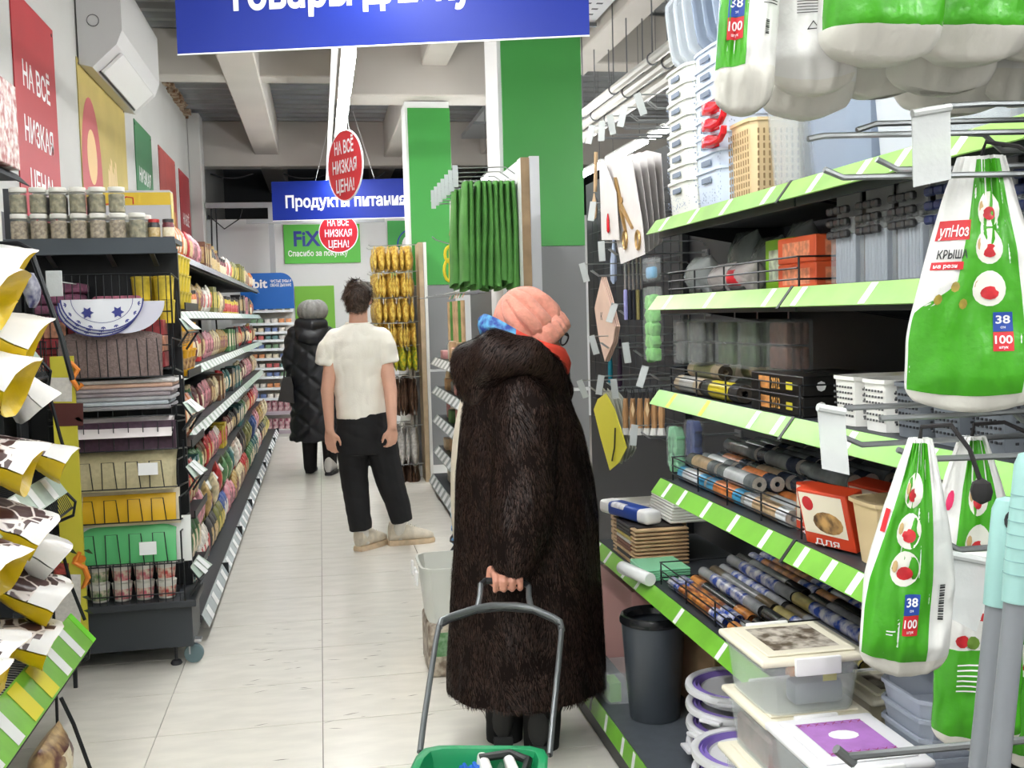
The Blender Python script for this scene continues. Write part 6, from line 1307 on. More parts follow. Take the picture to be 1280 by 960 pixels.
# ------------------------------------------------------------------ gum and sweets display before the back wall
DY = 13.98
gm = thing('sweets_display', 'bright stepped sweets display with a blue header at the end of the aisle', 'display', (-.45, DY+.2, 0)); x0 = W(318, 500, Y=DY).x; x1 = W(371, 500, Y=DY).x
b = MB(); b.box(x0-.25, x1, DY+.25, DY+.29, 0, 1.62); b.box(x0-.25, x1, DY, DY+.25, 0, .10); b.build('cabinet', white, gm, 0)
def hz(py): return W(345, py, Y=DY).z
zt, zb2 = hz(341), hz(386); b = MB(); n = 10; hx0 = W(300, 360, Y=DY).x; hx1 = W(367, 360, Y=DY).x; rr = .16
pts = [Vector((hx0, DY, zb2)), Vector((hx1, DY, zb2)), Vector((hx1, DY, zt-rr))]+[Vector((hx1-rr+rr*math.cos(k*PI/2/n), DY, zt-rr+rr*math.sin(k*PI/2/n))) for k in range(1, n+1)]+[Vector((hx0, DY, zt))]
b.loft([[p+Vector((0,.02,0)) for p in pts], pts]); b.build('header_board', M('header_blue', (24,98,182), .4), gm, 0)
b = MB(); q = W(311, 360, Y=DY-.003); b.text('orbit', (q.x+.06, DY-.003, q.z), (1,0,0), (0,0,1), .11, .34, bold=.03); b.build('logo_lettering', white_print, gm, 0)
for i, s in enumerate(('ЧИСТЫЕ ЗУБЫ И', 'СВЕЖЕЕ ДЫХАНИЕ')): q = W(351, 353+i*5, Y=DY-.003); b = MB(); b.text(s, q, (1,0,0), (0,0,1), .035, .26, bold=.02); b.build('lettering', white_print, gm, 0)
lev = [387, 403, 414, 424, 435, 447, 459, 470, 484, 497]
for i, py in enumerate(lev):
    z = hz(py); b = MB(); b.box(x0-.25, x1, DY+.02, DY+.25, z-.035, z-.03); b.build('step_shelf', clear_box if i else black_metal, gm, 0)
    b = MB(); b.slab((x0-.25, DY+.012, z-.035), (x1, DY+.012, z-.035), (x1, DY+.02, z-.002), (x0-.25, DY+.02, z-.002), .003); b.build('price_strip', M('strip_white', (226,232,234), .4), gm, 0)
gcol = ['teal', 'white', 'blue', 'green', 'white', 'orange', 'cream', 'blue', 'white', 'red']
for i, py in enumerate(lev):
    z = hz(py)-.0295; n = 6 if i else 5
    for j in range(n):
        x = x0-.02+(x1-x0)*(j+.5)/n; c = gcol[(i*3+j//2) % 10] if i else ('dark', 'dark', 'dark', 'yellow', 'yellow')[j]; h = .075 if i else .14
        b = MB(); b.rbox(x-.034, x+.034, DY+.05, DY+.2, z, z+h, .003, 1); tag(b.build('sweets_box', M('glow_'+c, tuple(min(255, int(v*.75+75)) for v in pal[c]) if i else pal[c], .4, var=(30,.25))), '%s small sweets box, %s step of the sweets display, %s from left' % (c, nth(i), nth(j)), 'box', 'sweets boxes on step %d' % (i+1))
for i, py in enumerate((514, 538)):
    z = hz(py); b = MB(); b.box(x0-.25, x1+.02, DY-.02, DY+.24, z-.03, z-.025); b.slab((x0-.25, DY-.02, z-.045), (x1+.02, DY-.02, z-.045), (x1+.02, DY-.02, z+.0), (x0-.25, DY-.02, z+.0), .003); b.build('basket_shelf', M('shelf_pink', (200,186,196), .4), gm, 0)
    for j in range(7):
        x = x0-.02+(x1-x0)*(j+.5)/7; b = MB(); b.t = Matrix.Translation((x, DY+.08, z-.024)) @ Matrix.Rotation(PI/2, 4, 'Z'); pillow(b, .075, .17, .05, 0, 5, 6, seed=j)
        tag(b.build('sweets_packet', M('packet_magenta', (150,40,80), .35, var=(24,.4), col2=(226,200,200))), 'magenta sweets packet on the %s pink shelf of the sweets display, %s from left' % (('upper', 'lower')[i], nth(j)), 'packet', 'magenta packets on the %s pink shelf' % ('upper', 'lower')[i])
# ------------------------------------------------------------------ middle gondola beyond the fur coat
MX, MY0, MY1 = .98, 7.45, 9.35
mg = thing('shelving_gondola', 'middle shelving with hanging green cloths above and strips below, beyond the fur coat', 'shelving', (1.2, 7.6, 0))
b = MB(); b.box(1.30, 1.33, MY0+.0, MY1, .1, 1.82); b.build('back_panel', M('back_mid', (90,92,95), .5), mg, 0)
GY = 5.48
hb = thing('cloth_stand', 'white board stand with a wooden edge carrying green cloths beside the near pillar', 'stand', (1.1, 5.5, 0)); w0 = W(657, 195, Y=GY)
b = MB(); b.box(1.09, 1.14, GY, 6.9 if 0 else 5.59, 0, w0.z); b.build('end_upright', M('edge_white', (216,218,220), .4, metal=.2), hb, 0)
b = MB(); b.box(1.045, 1.089, GY+.01, 5.59, 0, w0.z-.005); b.build('wooden_edge', M('edge_wood', (168,142,108), .6, var=(8,.2)), hb, 0)
b = MB(); b.box(1.045, 1.085, 5.592, 5.598, 0, .1); b.quad((1.044, 5.60-.01, .0), (1.044, GY+.01, 0), (1.044, GY+.01, w0.z-.006), (1.044, 5.59, w0.z-.006)); b.build('white_face', white, hb, 0)
b = MB(); b.box(1.045, 1.085, 5.60, 7.15, 1.70, w0.z-.01); b.build('white_board', M('board_face', (226,228,226), .5), hb, 0)
FX = 1.044
for i in range(7):                           # rows of hooks with clear tickets
    y = 5.66+i*.185; z = 2.195; b = MB(); b.tube([(FX, y, z), (.75, y, z), (.71, y, z+.02)], .004, 5); b.tube([(FX, y, z+.04), (FX-.05, y, z+.075), (.73, y, z+.07)], .003, 5); b.each('hook', chrome, hb); b = MB(); b.rbox(.712, .742, y-.003, y, z-.03, z+.085, .001, 1); b.build('ticket', ticket, hb)
gcl = M('cloth_leaf', (88,150,70), .8, var=(9,.18), bump=(120,.3))
def cloth(i, x, y, w, h, lab):
    z1 = 2.19; t = thing('green_cloth', lab, 'cloth', (x, y, z1-h), 'green cloths hanging on the stand')
    def fn(u, v): a = u*2*PI; return Vector((x+(.012+.016*v)*math.sin(a)+.012*ns(i*1.7, v*1.6)+.004*math.sin(a*3+i)*v-.018*v*(6-i%10)/6, y+w*(.5*math.cos(a))*(.8+.2*v), z1-h*v-.012*math.cos(a+i)*v))
    b = MB(); b.sheet(fn, 20, 10, .003); b.build('folded_cloth', gcl, t, 60)
    b = MB(); b.tube([(x, y, z1-.01), (x, y, z1+.015)], .003, 5); b.build('hanger', chrome, t)
for i in range(18):
    k = i % 9; cloth(k, .775+.031*k-.01*(i//9), 5.66 if i < 9 else 6.03, .20, .53+.012*(i % 3), 'hanging folded green cloth, %s from the left on the %s hook of the stand' % (('first','second','third','fourth','fifth','sixth','seventh','eighth','last')[k], ('front', 'rear')[i//9]))
# yellow scissor shaped tool and card at the far end of the cloths
t = thing('yellow_tool', 'yellow plastic loop tool hanging left of the green cloths', 'tool', W(562, 345, Y=6.9)); q = lambda px, py: W(px, py, Y=6.9)
b = MB()
for cy, r1, r2 in ((318, .03, .05), (338, .035, .07)): c = q(562, cy); b.tube([c+Vector((r1*math.cos(k*PI/7), 0, r2*math.sin(k*PI/7))) for k in range(14)], .010, 6, closed=True)
b.tube([q(562, 305), q(562, 350)], .006, 6); b.build('loops', M('yellow_plastic', (226,206,40), .4), t); b = MB(); b.tube([Vector((1.05, 6.9, q(562,305).z+.01)), q(562,305), q(545,300), q(540,296)], .004, 5); b.build('hook', chrome, t)
t = thing('hang_card', 'white card with a terracotta round behind the green cloths', 'card', W(570, 305, Y=7.05)); c = [W(px, py, Y=7.05) for px, py in ((562,305),(578,305),(578,250),(562,250))]; b = MB(); b.slab(*c, .003); b.build('card', white, t, 0)
b = MB(); q = W(571, 293, Y=7.04); b.disc(q, (1,0,0), (0,0,1), .05, .075, 18, t=.004); b.build('terracotta_disc', M('terracotta', (186,92,70), .7), t); b = MB(); b.tube([Vector((1.05, 7.05, q.z+.2)), q+Vector((0,.012,.2))], .003, 5); b.build('hook', chrome, t)
mzs = (1.13, .88, .63, .36)
for k, z in enumerate(mzs):
    b = MB(); b.box(MX, 1.298, MY0, MY1, z-.02, z); b.build('shelf', dark_grey, mg, 0); d = Vector((-.045, 0, -.06))
    b = MB(); b.slab((MX-.003, MY1, z+.004), (MX-.003, MY0, z+.004), Vector((MX-.003, MY0, z+.004))+d, Vector((MX-.003, MY1, z+.004))+d, .003); p = b.build('price_strip', M('strip_greyish', (150,160,160), .35), mg, 0)
    nn = Vector((-.06,0,.045)).normalized()
    for i in range(8): y = MY0+.12+i*.23; a = Vector((MX-.003, y, z+.004))+nn*.0045+d*.06; q = MB(); q.slab(a+Vector((0,.06,0)), a-Vector((0,.06,0)), a-Vector((0,.06,0))+d*.86, a+Vector((0,.06,0))+d*.86, .001); q.build('price_tag', tag_white, p, 0)
b = MB(); b.box(.93, 1.298, MY0, MY1, .09, .115); b.build('base_shelf', dark_grey, mg, 0); b = MB(); b.box(.94, .96, MY0, MY1, 0, .09); b.build('kick_plate', black_metal, mg, 0)
b = MB(); b.slab((.925, MY1, .118), (.925, MY0, .118), (.885, MY0, .05), (.885, MY1, .05), .003); p = b.build('price_strip', M('strip_greyish', (150,160,160), .35), mg, 0); nn = Vector((-.068,0,.04)).normalized()
for i in range(8): y = MY0+.12+i*.23; a = Vector((.925, y, .118))+nn*.0045+Vector((-.002,0,-.004)); q = MB(); q.slab(a+Vector((0,.06,0)), a-Vector((0,.06,0)), a+Vector((-.034,-.06,-.058)), a+Vector((-.034,.06,-.058)), .001); q.build('price_tag', tag_white, p, 0)
mcol = [('cream', (216,196,160)), ('white', (216,212,200)), ('grey', (140,142,140)), ('pink', (206,150,150)), ('wooden', (196,160,116)), ('green', (90,130,70))]
for k, z in enumerate(mzs+(.115,)):
    for i in range(15):
        y = MY0+.1+i*.215; n_, col = mcol[(i*2+k*3+i//4) % 6]; h = rnd.uniform(.09, .17); w = rnd.uniform(.07, .095)
        if y > MY1-.1: break
        b = MB(); m = M('goods_'+n_, col, .5, var=(18,.25), bump=(40,.3))
        if (i+k) % 3 == 0: b.lathe([(w*.7,0),(w*.8,.01),(w*.8,h*.8),(w*.6,h),(.001,h)], 14, (MX+.11, y, z+.001)); nm, ds = 'kitchen_pot', 'pot'
        elif (i+k) % 3 == 1: b.rbox(MX+.02, MX+.22, y-w, y+w, z+.001, z+h*.7, .006, 2); nm, ds = 'goods_carton', 'carton'
        else: b.t = Matrix.Translation((MX+.09, y, z+.001)); pillow(b, w*2, h*1.1, .09, 0, 6, 7, seed=i+k); nm, ds = 'goods_packet', 'packet'
        tag(b.build(nm, m), '%s %s on the %s shelf of the middle shelving, %s from the viewer' % (n_, ds, ('highest', 'second', 'third', 'fourth', 'base')[k], nth(i)), ds, '%s %ss on the %s shelf of the middle shelving' % (n_, ds, ('highest', 'second', 'third', 'fourth', 'base')[k]))
# wooden blocks and brushes rack, pegs on the highest middle shelf
for i in range(6):
    b = MB(); x = .92+.0*i; y = 7.6+i*.16; b.rbox(MX-.05+.06, MX+.10, y-.05, y+.05, 1.131, 1.131+.06+.05*(i % 3), .006, 2); tag(b.build('wooden_block', wood), 'pale wooden block on the highest middle shelf, %s from the viewer' % ('first','second','third','fourth','fifth','sixth')[i], 'block', 'wooden blocks')
    b = MB(); b.tube([(1.0, y, 1.60), (1.0, y, 1.30)], .016, 8); b.tube([(1.0, y, 1.62), (1.02, y, 1.66)], .004, 5); tag(b.build('hanging_brush', gcl if i % 3 == 1 else wood), '%s handled brush hanging above the wooden blocks, %s from the viewer' % ('green' if i % 3 == 1 else 'wooden', ('first','second','third','fourth','fifth','sixth')[i]), 'brush', 'hanging brushes over the blocks')
b = MB(); b.tube([(1.02, 7.5, 1.67), (1.02, 8.9, 1.67)], .006, 6); b.tube([(.80, 7.5, 1.64), (1.30, 7.5, 1.67)], .004, 5); b.tube([(.80, 8.2, 1.64), (1.30, 8.2, 1.67)], .004, 5); b.tube([(.80, 8.9, 1.64), (1.3, 8.9, 1.67)], .004, 5); b.build('hanging_rail', chrome, mg, kind='stuff')
# ------------------------------------------------------------------ candy panel at the far pillar
CY = 9.62
cp = thing('candy_stand', 'tall hook stand of golden candy bags beside the far pillar', 'stand', (1.0, CY+.4, 0)); zt = W(514, 303, Y=CY).z
b = MB(); b.box(.885, .925, CY, 9.95, 0, zt); b.build('wooden_edge', M('edge_wood2', (186,166,136), .6, var=(8,.15)), cp, 0); b = MB(); b.box(.928, .955, CY-.0, 9.97, 0, zt); b.build('white_edge', white, cp, 0); b = MB(); b.box(.826, .828, 9.62, 11.6, 0, zt) if 0 else b.box(.80, .826, 10.0, 11.4, 0, zt); b.build('hook_board', white, cp, 0)
gold_c = M('candy_gold', (238,212,110), .28, var=(40,.5), col2=(176,132,50)); yel_c = M('candy_yellow', (226,206,60), .28, var=(40,.5), col2=(110,140,50)); brown_c = M('candy_brown', (96,72,58), .35, var=(40,.5)); wht_c = M('candy_white', (206,204,200), .35, var=(40,.3))
clv = [(318, gold_c, 'golden'), (350, gold_c, 'golden'), (380, gold_c, 'golden'), (410, gold_c, 'golden'), (438, yel_c, 'yellow'), (476, brown_c, 'brown'), (534, wht_c, 'white'), (580, brown_c, 'brown')]
for k, (py, m, nm) in enumerate(clv):
    z = W(500, py, Y=10.2).z; pr = None; big = k > 4
    for r_ in range(2):
        y = CY+.12+.42*r_; b = MB(); b.tube([(.88 if r_ == 0 else .80, y, z+.06), (.47, y, z+.05), (.45, y, z+.065)], .005, 5); b.build('hook', chrome, cp)
    t = thing('candy_bag', 'x', 'bag'); b = MB(); h = .185 if not big else .30; b.t = Matrix.Rotation(PI/2, 4, 'Z') @ Matrix.Translation((0, 0, 0)); pillow(b, .18, h, .042, 0, 6, 7, seed=k); b.build('bag', m, t, 60); b = MB(); b.t = Matrix.Identity(4); b.rbox(-.085, .085, -.003, .003, h, h+.03, .001, 1); b.build('header', m, t); pr = Proto(t)
    for i in range(9):
        for r_ in range(2):
            x = .50+i*.040; y = CY+.12+.42*r_; pr.put((x, y, z+.045-h-.03), PI/2+.25*math.sin(i*2.1+k), '%s bag on the %s hook row of the candy panel, %s from left, %s hook' % (nm, ('first','second','third','fourth','fifth','sixth','seventh','lowest')[k], nth(i), ('front', 'rear')[r_]), '%s bags on hook row %d of the candy panel' % (nm, k+1))
# ------------------------------------------------------------------ people
skin = M('skin', (216,166,142), .5, var=(10,.06)); skin_r = M('skin_hand', (206,146,124), .5, var=(14,.12), bump=(90,.15))
def ball(b, c, rx, ry, rz, rot=None, n=14, m=0):
    T = Matrix.Translation(c) @ (rot.to_4x4() if rot else Matrix.Identity(4)); vs = [T @ Vector((0,0,-rz))]; fs = []; k = n//2
    for j in range(1, k):
        a = -PI/2+PI*j/k
        for i in range(n): q = 2*PI*i/n; vs.append(T @ Vector((rx*math.cos(a)*math.cos(q), ry*math.cos(a)*math.sin(q), rz*math.sin(a))))
    vs.append(T @ Vector((0,0,rz)))
    for i in range(n): fs.append((0, 1+(i+1) % n, 1+i)); fs.append((len(vs)-1, 1+(k-2)*n+i, 1+(k-2)*n+(i+1) % n))
    for j in range(k-2):
        for i in range(n): fs.append((1+j*n+i, 1+j*n+(i+1) % n, 1+(j+1)*n+(i+1) % n, 1+(j+1)*n+i))
    return b.add(vs, fs, m)
def limb(b, pts, rs, n=14, flat=False):                  # tapering tube with rounded ends
    pts = [Vector(p) for p in pts]; P = []; Rr = []
    for i in range(len(pts)-1):
        for k in range(3): f = k/3; P.append(pts[i].lerp(pts[i+1], f)); Rr.append(rs[i]+(rs[i+1]-rs[i])*f)
    P.append(pts[-1]); Rr.append(rs[-1]); b.tube(P, Rr, n); ball(b, pts[0], rs[0], rs[0], rs[0]); flat or ball(b, pts[-1], rs[-1], rs[-1], rs[-1]); return b
def erings(b, secs, n=24):                   # secs: (centre, rx, ry) horizontal ellipses
    return b.loft([[Vector(c)+Vector((rx*math.cos(2*PI*i/n), ry*math.sin(2*PI*i/n), 0)) for i in range(n)] for c, rx, ry in secs])
def fuse(b, name, mats, parent, vox=.007, sm=4, disp=None):   # one continuous skin from the overlapping shapes
    o = b.build(name, mats, parent, 0); r = o.modifiers.new('r', 'REMESH'); r.mode = 'VOXEL'; r.voxel_size = vox
    s = o.modifiers.new('s', 'SMOOTH'); s.iterations = sm; s.factor = .5
    dg = bpy.context.evaluated_depsgraph_get(); me = bpy.data.meshes.new_from_object(o.evaluated_get(dg)); old = o.data; o.modifiers.clear(); o.data = me; me.name = name; bpy.data.meshes.remove(old)
    if not me.materials: [me.materials.append(q) for q in (mats if isinstance(mats, (list, tuple)) else [mats])]
    if disp:
        w = Vector(parent['_w']); nn = [v.normal.copy() for v in me.vertices]
        for v, q in zip(me.vertices, nn): v.co += q*disp(v.co+w, q)
    me.polygons.foreach_set('use_smooth', [True]*len(me.polygons)); me.update(); return o
def strands(o, count, length, width, mats, name, parent, flow, lift=.3, jit=.35, seed=1, keep=None, own=None):
    me = o.data; me.calc_loop_triangles(); rs = np.random.RandomState(seed); nt = len(me.loop_triangles)
    co = np.empty(len(me.vertices)*3); me.vertices.foreach_get('co', co); co = co.reshape(-1, 3); no = np.empty(len(me.vertices)*3); me.vertices.foreach_get('normal', no); no = no.reshape(-1, 3)
    tr = np.empty(nt*3, dtype=np.int32); me.loop_triangles.foreach_get('vertices', tr); tr = tr.reshape(-1, 3)
    a, b_, c = co[tr[:,0]], co[tr[:,1]], co[tr[:,2]]; ar = np.linalg.norm(np.cross(b_-a, c-a), axis=1); pick = rs.choice(nt, count, p=ar/ar.sum())
    u = rs.rand(count, 1); v = rs.rand(count, 1); fl_ = u+v > 1; u = np.where(fl_, 1-u, u); v = np.where(fl_, 1-v, v)
    p = a[pick]*(1-u-v)+b_[pick]*u+c[pick]*v; n = no[tr[pick, 0]]
    w = np.array(parent['_w'])
    if keep is not None: k = keep(p+w, n); p, n = p[k], n[k]; count = len(p)
    f = flow(p+w, n); f = f-(f*n).sum(1, keepdims=True)*n; f /= np.linalg.norm(f, axis=1, keepdims=True)+1e-9
    cl = np.stack([np.sin(p[:,0]*61+p[:,2]*17+seed), np.sin(p[:,1]*53+p[:,2]*23), np.sin(p[:,2]*31+p[:,0]*40)], 1)*.22
    d = f+n*lift+cl+rs.normal(0, jit, (count, 3))*.6; d /= np.linalg.norm(d, axis=1, keepdims=True)
    L = length*(.6+.7*rs.rand(count, 1)); side = np.cross(d, n); side /= np.linalg.norm(side, axis=1, keepdims=True)+1e-9; side = side*width/2
    m = p+d*L*.5; e = p+(d*.96-n*.18)*L
    V = np.empty((count, 5, 3)); V[:,0] = p-side; V[:,1] = p+side; V[:,2] = m-side*.8; V[:,3] = m+side*.8; V[:,4] = e
    nm = bpy.data.meshes.new(name); idx = np.arange(count)*5
    lp = np.empty((count, 7), dtype=np.int32); lp[:] = np.stack([idx, idx+1, idx+3, idx+2, idx+2, idx+3, idx+4], 1)
    nm.vertices.add(count*5); nm.vertices.foreach_set('co', V.ravel()); nm.loops.add(count*7); nm.loops.foreach_set('vertex_index', lp.ravel())
    nm.polygons.add(count*2); ls = np.empty((count, 2), dtype=np.int32); ls[:,0] = np.arange(count)*7; ls[:,1] = ls[:,0]+4; nm.polygons.foreach_set('loop_start', ls.ravel())
    mi = np.repeat(rs.randint(0, len(mats), count), 2).astype(np.int32); 
    for q in mats: nm.materials.append(q)
    nm.update(calc_edges=True); nm.polygons.foreach_set('material_index', mi); nm.polygons.foreach_set('use_smooth', [True]*(count*2)); nm.update()
    ob = bpy.data.objects.new(name, nm); C.objects.link(ob); ob.parent = parent; ob['_w'] = list(w); ob['kind'] = 'stuff'; return ob
def fingers(b, wrist, d, nrm, thumb, curl=.5, s=1.0, spread=.12, r=.0085):
    # wrist point, direction of the hand, palm normal, thumb side; palm plus five separate bent fingers
    wrist = Vector(wrist); d = Vector(d).normalized(); nrm = Vector(nrm); nrm = (nrm-nrm.dot(d)*d).normalized(); t = Vector(thumb); t = (t-t.dot(d)*d-t.dot(nrm)*nrm).normalized()
    for k in range(4):
        o = t*(.030-.020*k)*s; limb(b, [wrist+o*.6, wrist+d*.045*s+o*.9, wrist+d*.085*s+o], [.015*s, .014*s, .011*s], 8)
        L = (.074, .082, .076, .060)[k]*s; p = wrist+d*.085*s+o; pts = [p]; dd = d+t*(.03-.02*k)*spread*4
        for j, f in enumerate((.45, .32, .23)):
            a = curl*(.55+.5*j); dd = (dd.normalized()*math.cos(a)+nrm*math.sin(a)); p = p+dd.normalized()*L*f; pts.append(p)
        limb(b, pts, [r*1.05*s, r*s, r*.93*s, r*.8*s], 8)
    p = wrist+d*.025*s+t*.026*s; q = p+(d*.6+t*.7+nrm*.25).normalized()*.036*s; z = q+(d*.9+t*.15+nrm*.35).normalized()*.032*s; e = z+(d*.9-t*.1+nrm*.3).normalized()*.024*s
    limb(b, [p, q, z, e], [.014*s, .0115*s, .010*s, .008*s], 8); return b
def head(b, c, s, fwd, up=(0,0,1)):          # skull, jaw, nose, brow, ears on one figure
    f = Vector(fwd).normalized(); u = Vector(up); r = f.cross(u).normalized(); u = r.cross(f); Rm = Matrix((r, f, u)).transposed()
    ball(b, c, .076*s, .094*s, .098*s, Rm, 20); ball(b, c+f*.030*s-u*.060*s, .054*s, .058*s, .062*s, Rm, 16); ball(b, c+f*.062*s-u*.098*s, .026*s, .024*s, .022*s, Rm)
    ball(b, c+f*.098*s-u*.032*s, .013*s, .020*s, .018*s, Rm); ball(b, c+f*.090*s-u*.010*s, .010*s, .012*s, .028*s, Rm); ball(b, c+f*.080*s+u*.012*s, .052*s, .018*s, .014*s, Rm); ball(b, c+f*.088*s-u*.068*s, .024*s, .012*s, .008*s, Rm)
    for q in (-1, 1): ball(b, c+r*q*.079*s-u*.018*s-f*.008*s, .010*s, .020*s, .032*s, Rm)
def eyes(t, c, s, fwd, up=(0,0,1)):
    f = Vector(fwd).normalized(); u = Vector(up); r = f.cross(u).normalized(); u = r.cross(f)
    for q in (-1, 1):
        b = MB(); ball(b, c+f*.076*s+r*q*.030*s-u*.004*s, .013*s, .013*s, .012*s); b.build('eye', M('eye_white', (232,230,226), .3), t); b = MB(); ball(b, c+f*.0855*s+r*q*.030*s-u*.004*s, .005*s, .005*s, .0055*s); b.build('iris', M('iris', (70,56,44), .3), t)
def shoe(t, foot, yaw, L, upm, solem, lace=None, h=.10):
    T = Matrix.Translation(foot) @ Matrix.Rotation(yaw, 4, 'Z'); prof = [(-.30,.030,.75),(-.27,.042,1.0),(-.12,.040,1.0),(.10,.046,.82),(.35,.050,.60),(.55,.044,.46),(.66,.028,.34),(.70,.010,.25)]
    b = MB(); b.t = T; n = 14
    b.loft([[Vector((x*L, w*math.cos(2*PI*i/n)*(L/.28), max(.022, .022+(h*hh)*(.5+.5*math.sin(2*PI*i/n))))) for i in range(n)] for x, w, hh in prof]); b.build('upper', upm, t, 50)
    b = MB(); b.t = T; out = [(-.32,0),(-.30,.036),(-.10,.043),(.10,.049),(.35,.055),(.58,.048),(.70,.026),(.73,0)]; P = [(x*L, w*L/.28) for x, w in out]+[(x*L, -w*L/.28) for x, w in out[-2:0:-1]]
    b.loft([[Vector((x, y, 0)) for x, y in P], [Vector((x*1.015, y*1.04, .016)) for x, y in P], [Vector((x*.985, y*.95, .032)) for x, y in P]]); b.build('sole', solem, t, 40)
    if lace: 
        b = MB(); b.t = T
        for i in range(4): x = (.10+.09*i)*L; z = .026+h*(.84-.10*i); b.tube([(x,-.022,z-.012),(x+.008,0,z+.004),(x,.022,z-.012)], .003, 5)
        b.build('laces', lace, t, kind='stuff')
# ---------------- man in a white T-shirt, seen from behind
MYp = 6.9
def m(px, py, dy=0): w = W(px, py, Y=MYp); return Vector((w.x, MYp+dy, w.z))
pt = thing('person', 'short haired person in a white T-shirt and black trousers, seen from behind in the aisle', 'person', (.40, MYp, 0))
b = MB(); hc = m(448, 372, .02); head(b, hc, 1.0, (.25, 1, -.15)); limb(b, [m(448, 385), m(448, 416)], [.056, .064])
erings(b, [(m(452, 560), .14, .10), (m(452, 525), .15, .11), (m(450, 470), .14, .10), (m(448, 430), .155, .095), (m(448, 418), .12, .07), (m(448, 408), .07, .06)])
LA = [m(417, 427), m(409, 488, -.05), m(412, 536, -.07)]; RA = [m(479, 427), m(487, 488, -.09), m(488, 530, -.17)]
limb(b, LA, [.047, .042, .028]); limb(b, RA, [.047, .043, .029])
fingers(b, LA[-1], (.02, .05, -1), (.6, .9, .1), (.5, .75, 0), .38); fingers(b, RA[-1], (-.02, .1, -1), (-.5, .8, .1), (-.8, .4, 0), .75)
LL = [m(438, 535), m(447, 600, .02), m(451, 652, .0)]; RL = [m(474, 535), m(490, 600, .0), m(503, 642, .01)]
limb(b, LL, [.085, .055, .036]); limb(b, RL, [.085, .055, .036]); fuse(b, 'body', skin, pt, .0075, 3); eyes(pt, hc, 1.0, (.25, 1, -.15))
b = MB()
erings(b, [(m(453, 523), .163, .118), (m(452, 505), .160, .118), (m(449, 470), .160, .116), (m(448, 440), .192, .118), (m(448, 425), .205, .112), (m(448, 415), .165, .09), (m(447, 405), .082, .07)])
limb(b, [m(420, 424), m(411, 434, -.01), m(406, 456, -.01)], [.072, .066, .062], flat=True); limb(b, [m(476, 424), m(483, 434, -.03), m(487, 454, -.04)], [.072, .067, .063], flat=True)
def shirtfold(p, n): return .008*ns(p.x*6+p.z*5, p.z*9-p.x*4, 1.3)+.011*abs(ns(p.x*9-p.z*7, p.z*6+p.x*8, 4.1))*(1.2-abs(p.z-1.25)*1.6)
fuse(b, 't_shirt', M('tshirt', (244,240,228), .85, var=(5,.02), bump=(120,.15)), pt, .008, 5, shirtfold)
b = MB(); b.tube([m(447, 404)+Vector((.072*math.cos(k*PI/10), .06*math.sin(k*PI/10), .004*math.sin(k*PI/10)-.002)) for k in range(20)], .009, 6, closed=True); b.build('collar', MATS['tshirt'], pt)
b = MB(); erings(b, [(m(455, 566), .165, .125), (m(455, 540), .176, .130), (m(454, 522), .166, .122), (m(454, 516), .158, .116)])
limb(b, [m(440, 545), m(443, 600, .02), m(448, 640), m(451, 662)], [.105, .088, .076, .072], flat=True); limb(b, [m(474, 545), m(487, 600, -.01), m(499, 635, .01), m(503, 652, .01)], [.108, .090, .076, .070], flat=True)
fuse(b, 'trousers', M('trousers_black', (17,17,20), .85, var=(8,.2)), pt, .008, 4, lambda p, n: .008*abs(ns(p.x*8+p.z*10, p.z*5-p.x*5, 2.2)))
b = MB(); limb(b, [m(451, 652), W(458, 686, Z=0)+Vector((-.014, -.016, .075)), W(458, 686, Z=0)+Vector((-.010, -.010, .05))], [.040, .038, .036]); b.build('sock', M('sock', (224,222,216), .9), pt, 60); b = MB(); limb(b, [m(503, 642, .01), W(503, 680, Z=0)+Vector((-.026, -.002, .075)), W(503, 680, Z=0)+Vector((-.015, 0, .05))], [.040, .038, .036]); b.build('sock', MATS['sock'], pt, 60)
sn = M('sneaker', (222,212,194), .6, var=(20,.15)); so = M('sneaker_sole', (214,190,158), .6, var=(14,.2)); lc = M('lace', (230,226,214), .8)
f1 = W(458, 686, Z=0); f2 = W(503, 680, Z=0); shoe(pt, f1, math.radians(48), .28, sn, so, lc, .135); shoe(pt, f2, math.radians(6), .30, sn, so, lc, .135)
b = MB(); ball(b, hc+Vector((-.004,-.012,.014)), .086, .103, .100, None, 22); ball(b, hc+Vector((-.01,-.045,-.035)), .074, .062, .068, None, 16); ball(b, hc+Vector((.03,.06,.06)), .05, .045, .045, None, 12)
hair_m = M('hair_brown', (62,48,40), .5); hair_l = M('hair_light', (92,72,58), .5); hr = fuse(b, 'hair', hair_m, pt, .008, 2, lambda p, n: .006*ns(p.x*40, p.y*40, p.z*40))
strands(hr, 2600, .042, .0035, [hair_m, hair_l, hair_m], 'hair_strands', pt, lambda p, n: np.tile([.2, -.3, -.8], (len(p), 1))+np.stack([np.sin(p[:,2]*60)*.6, np.cos(p[:,0]*70)*.4, np.sin(p[:,0]*50+p[:,1]*40)*.5], 1), .45, .4, 3)
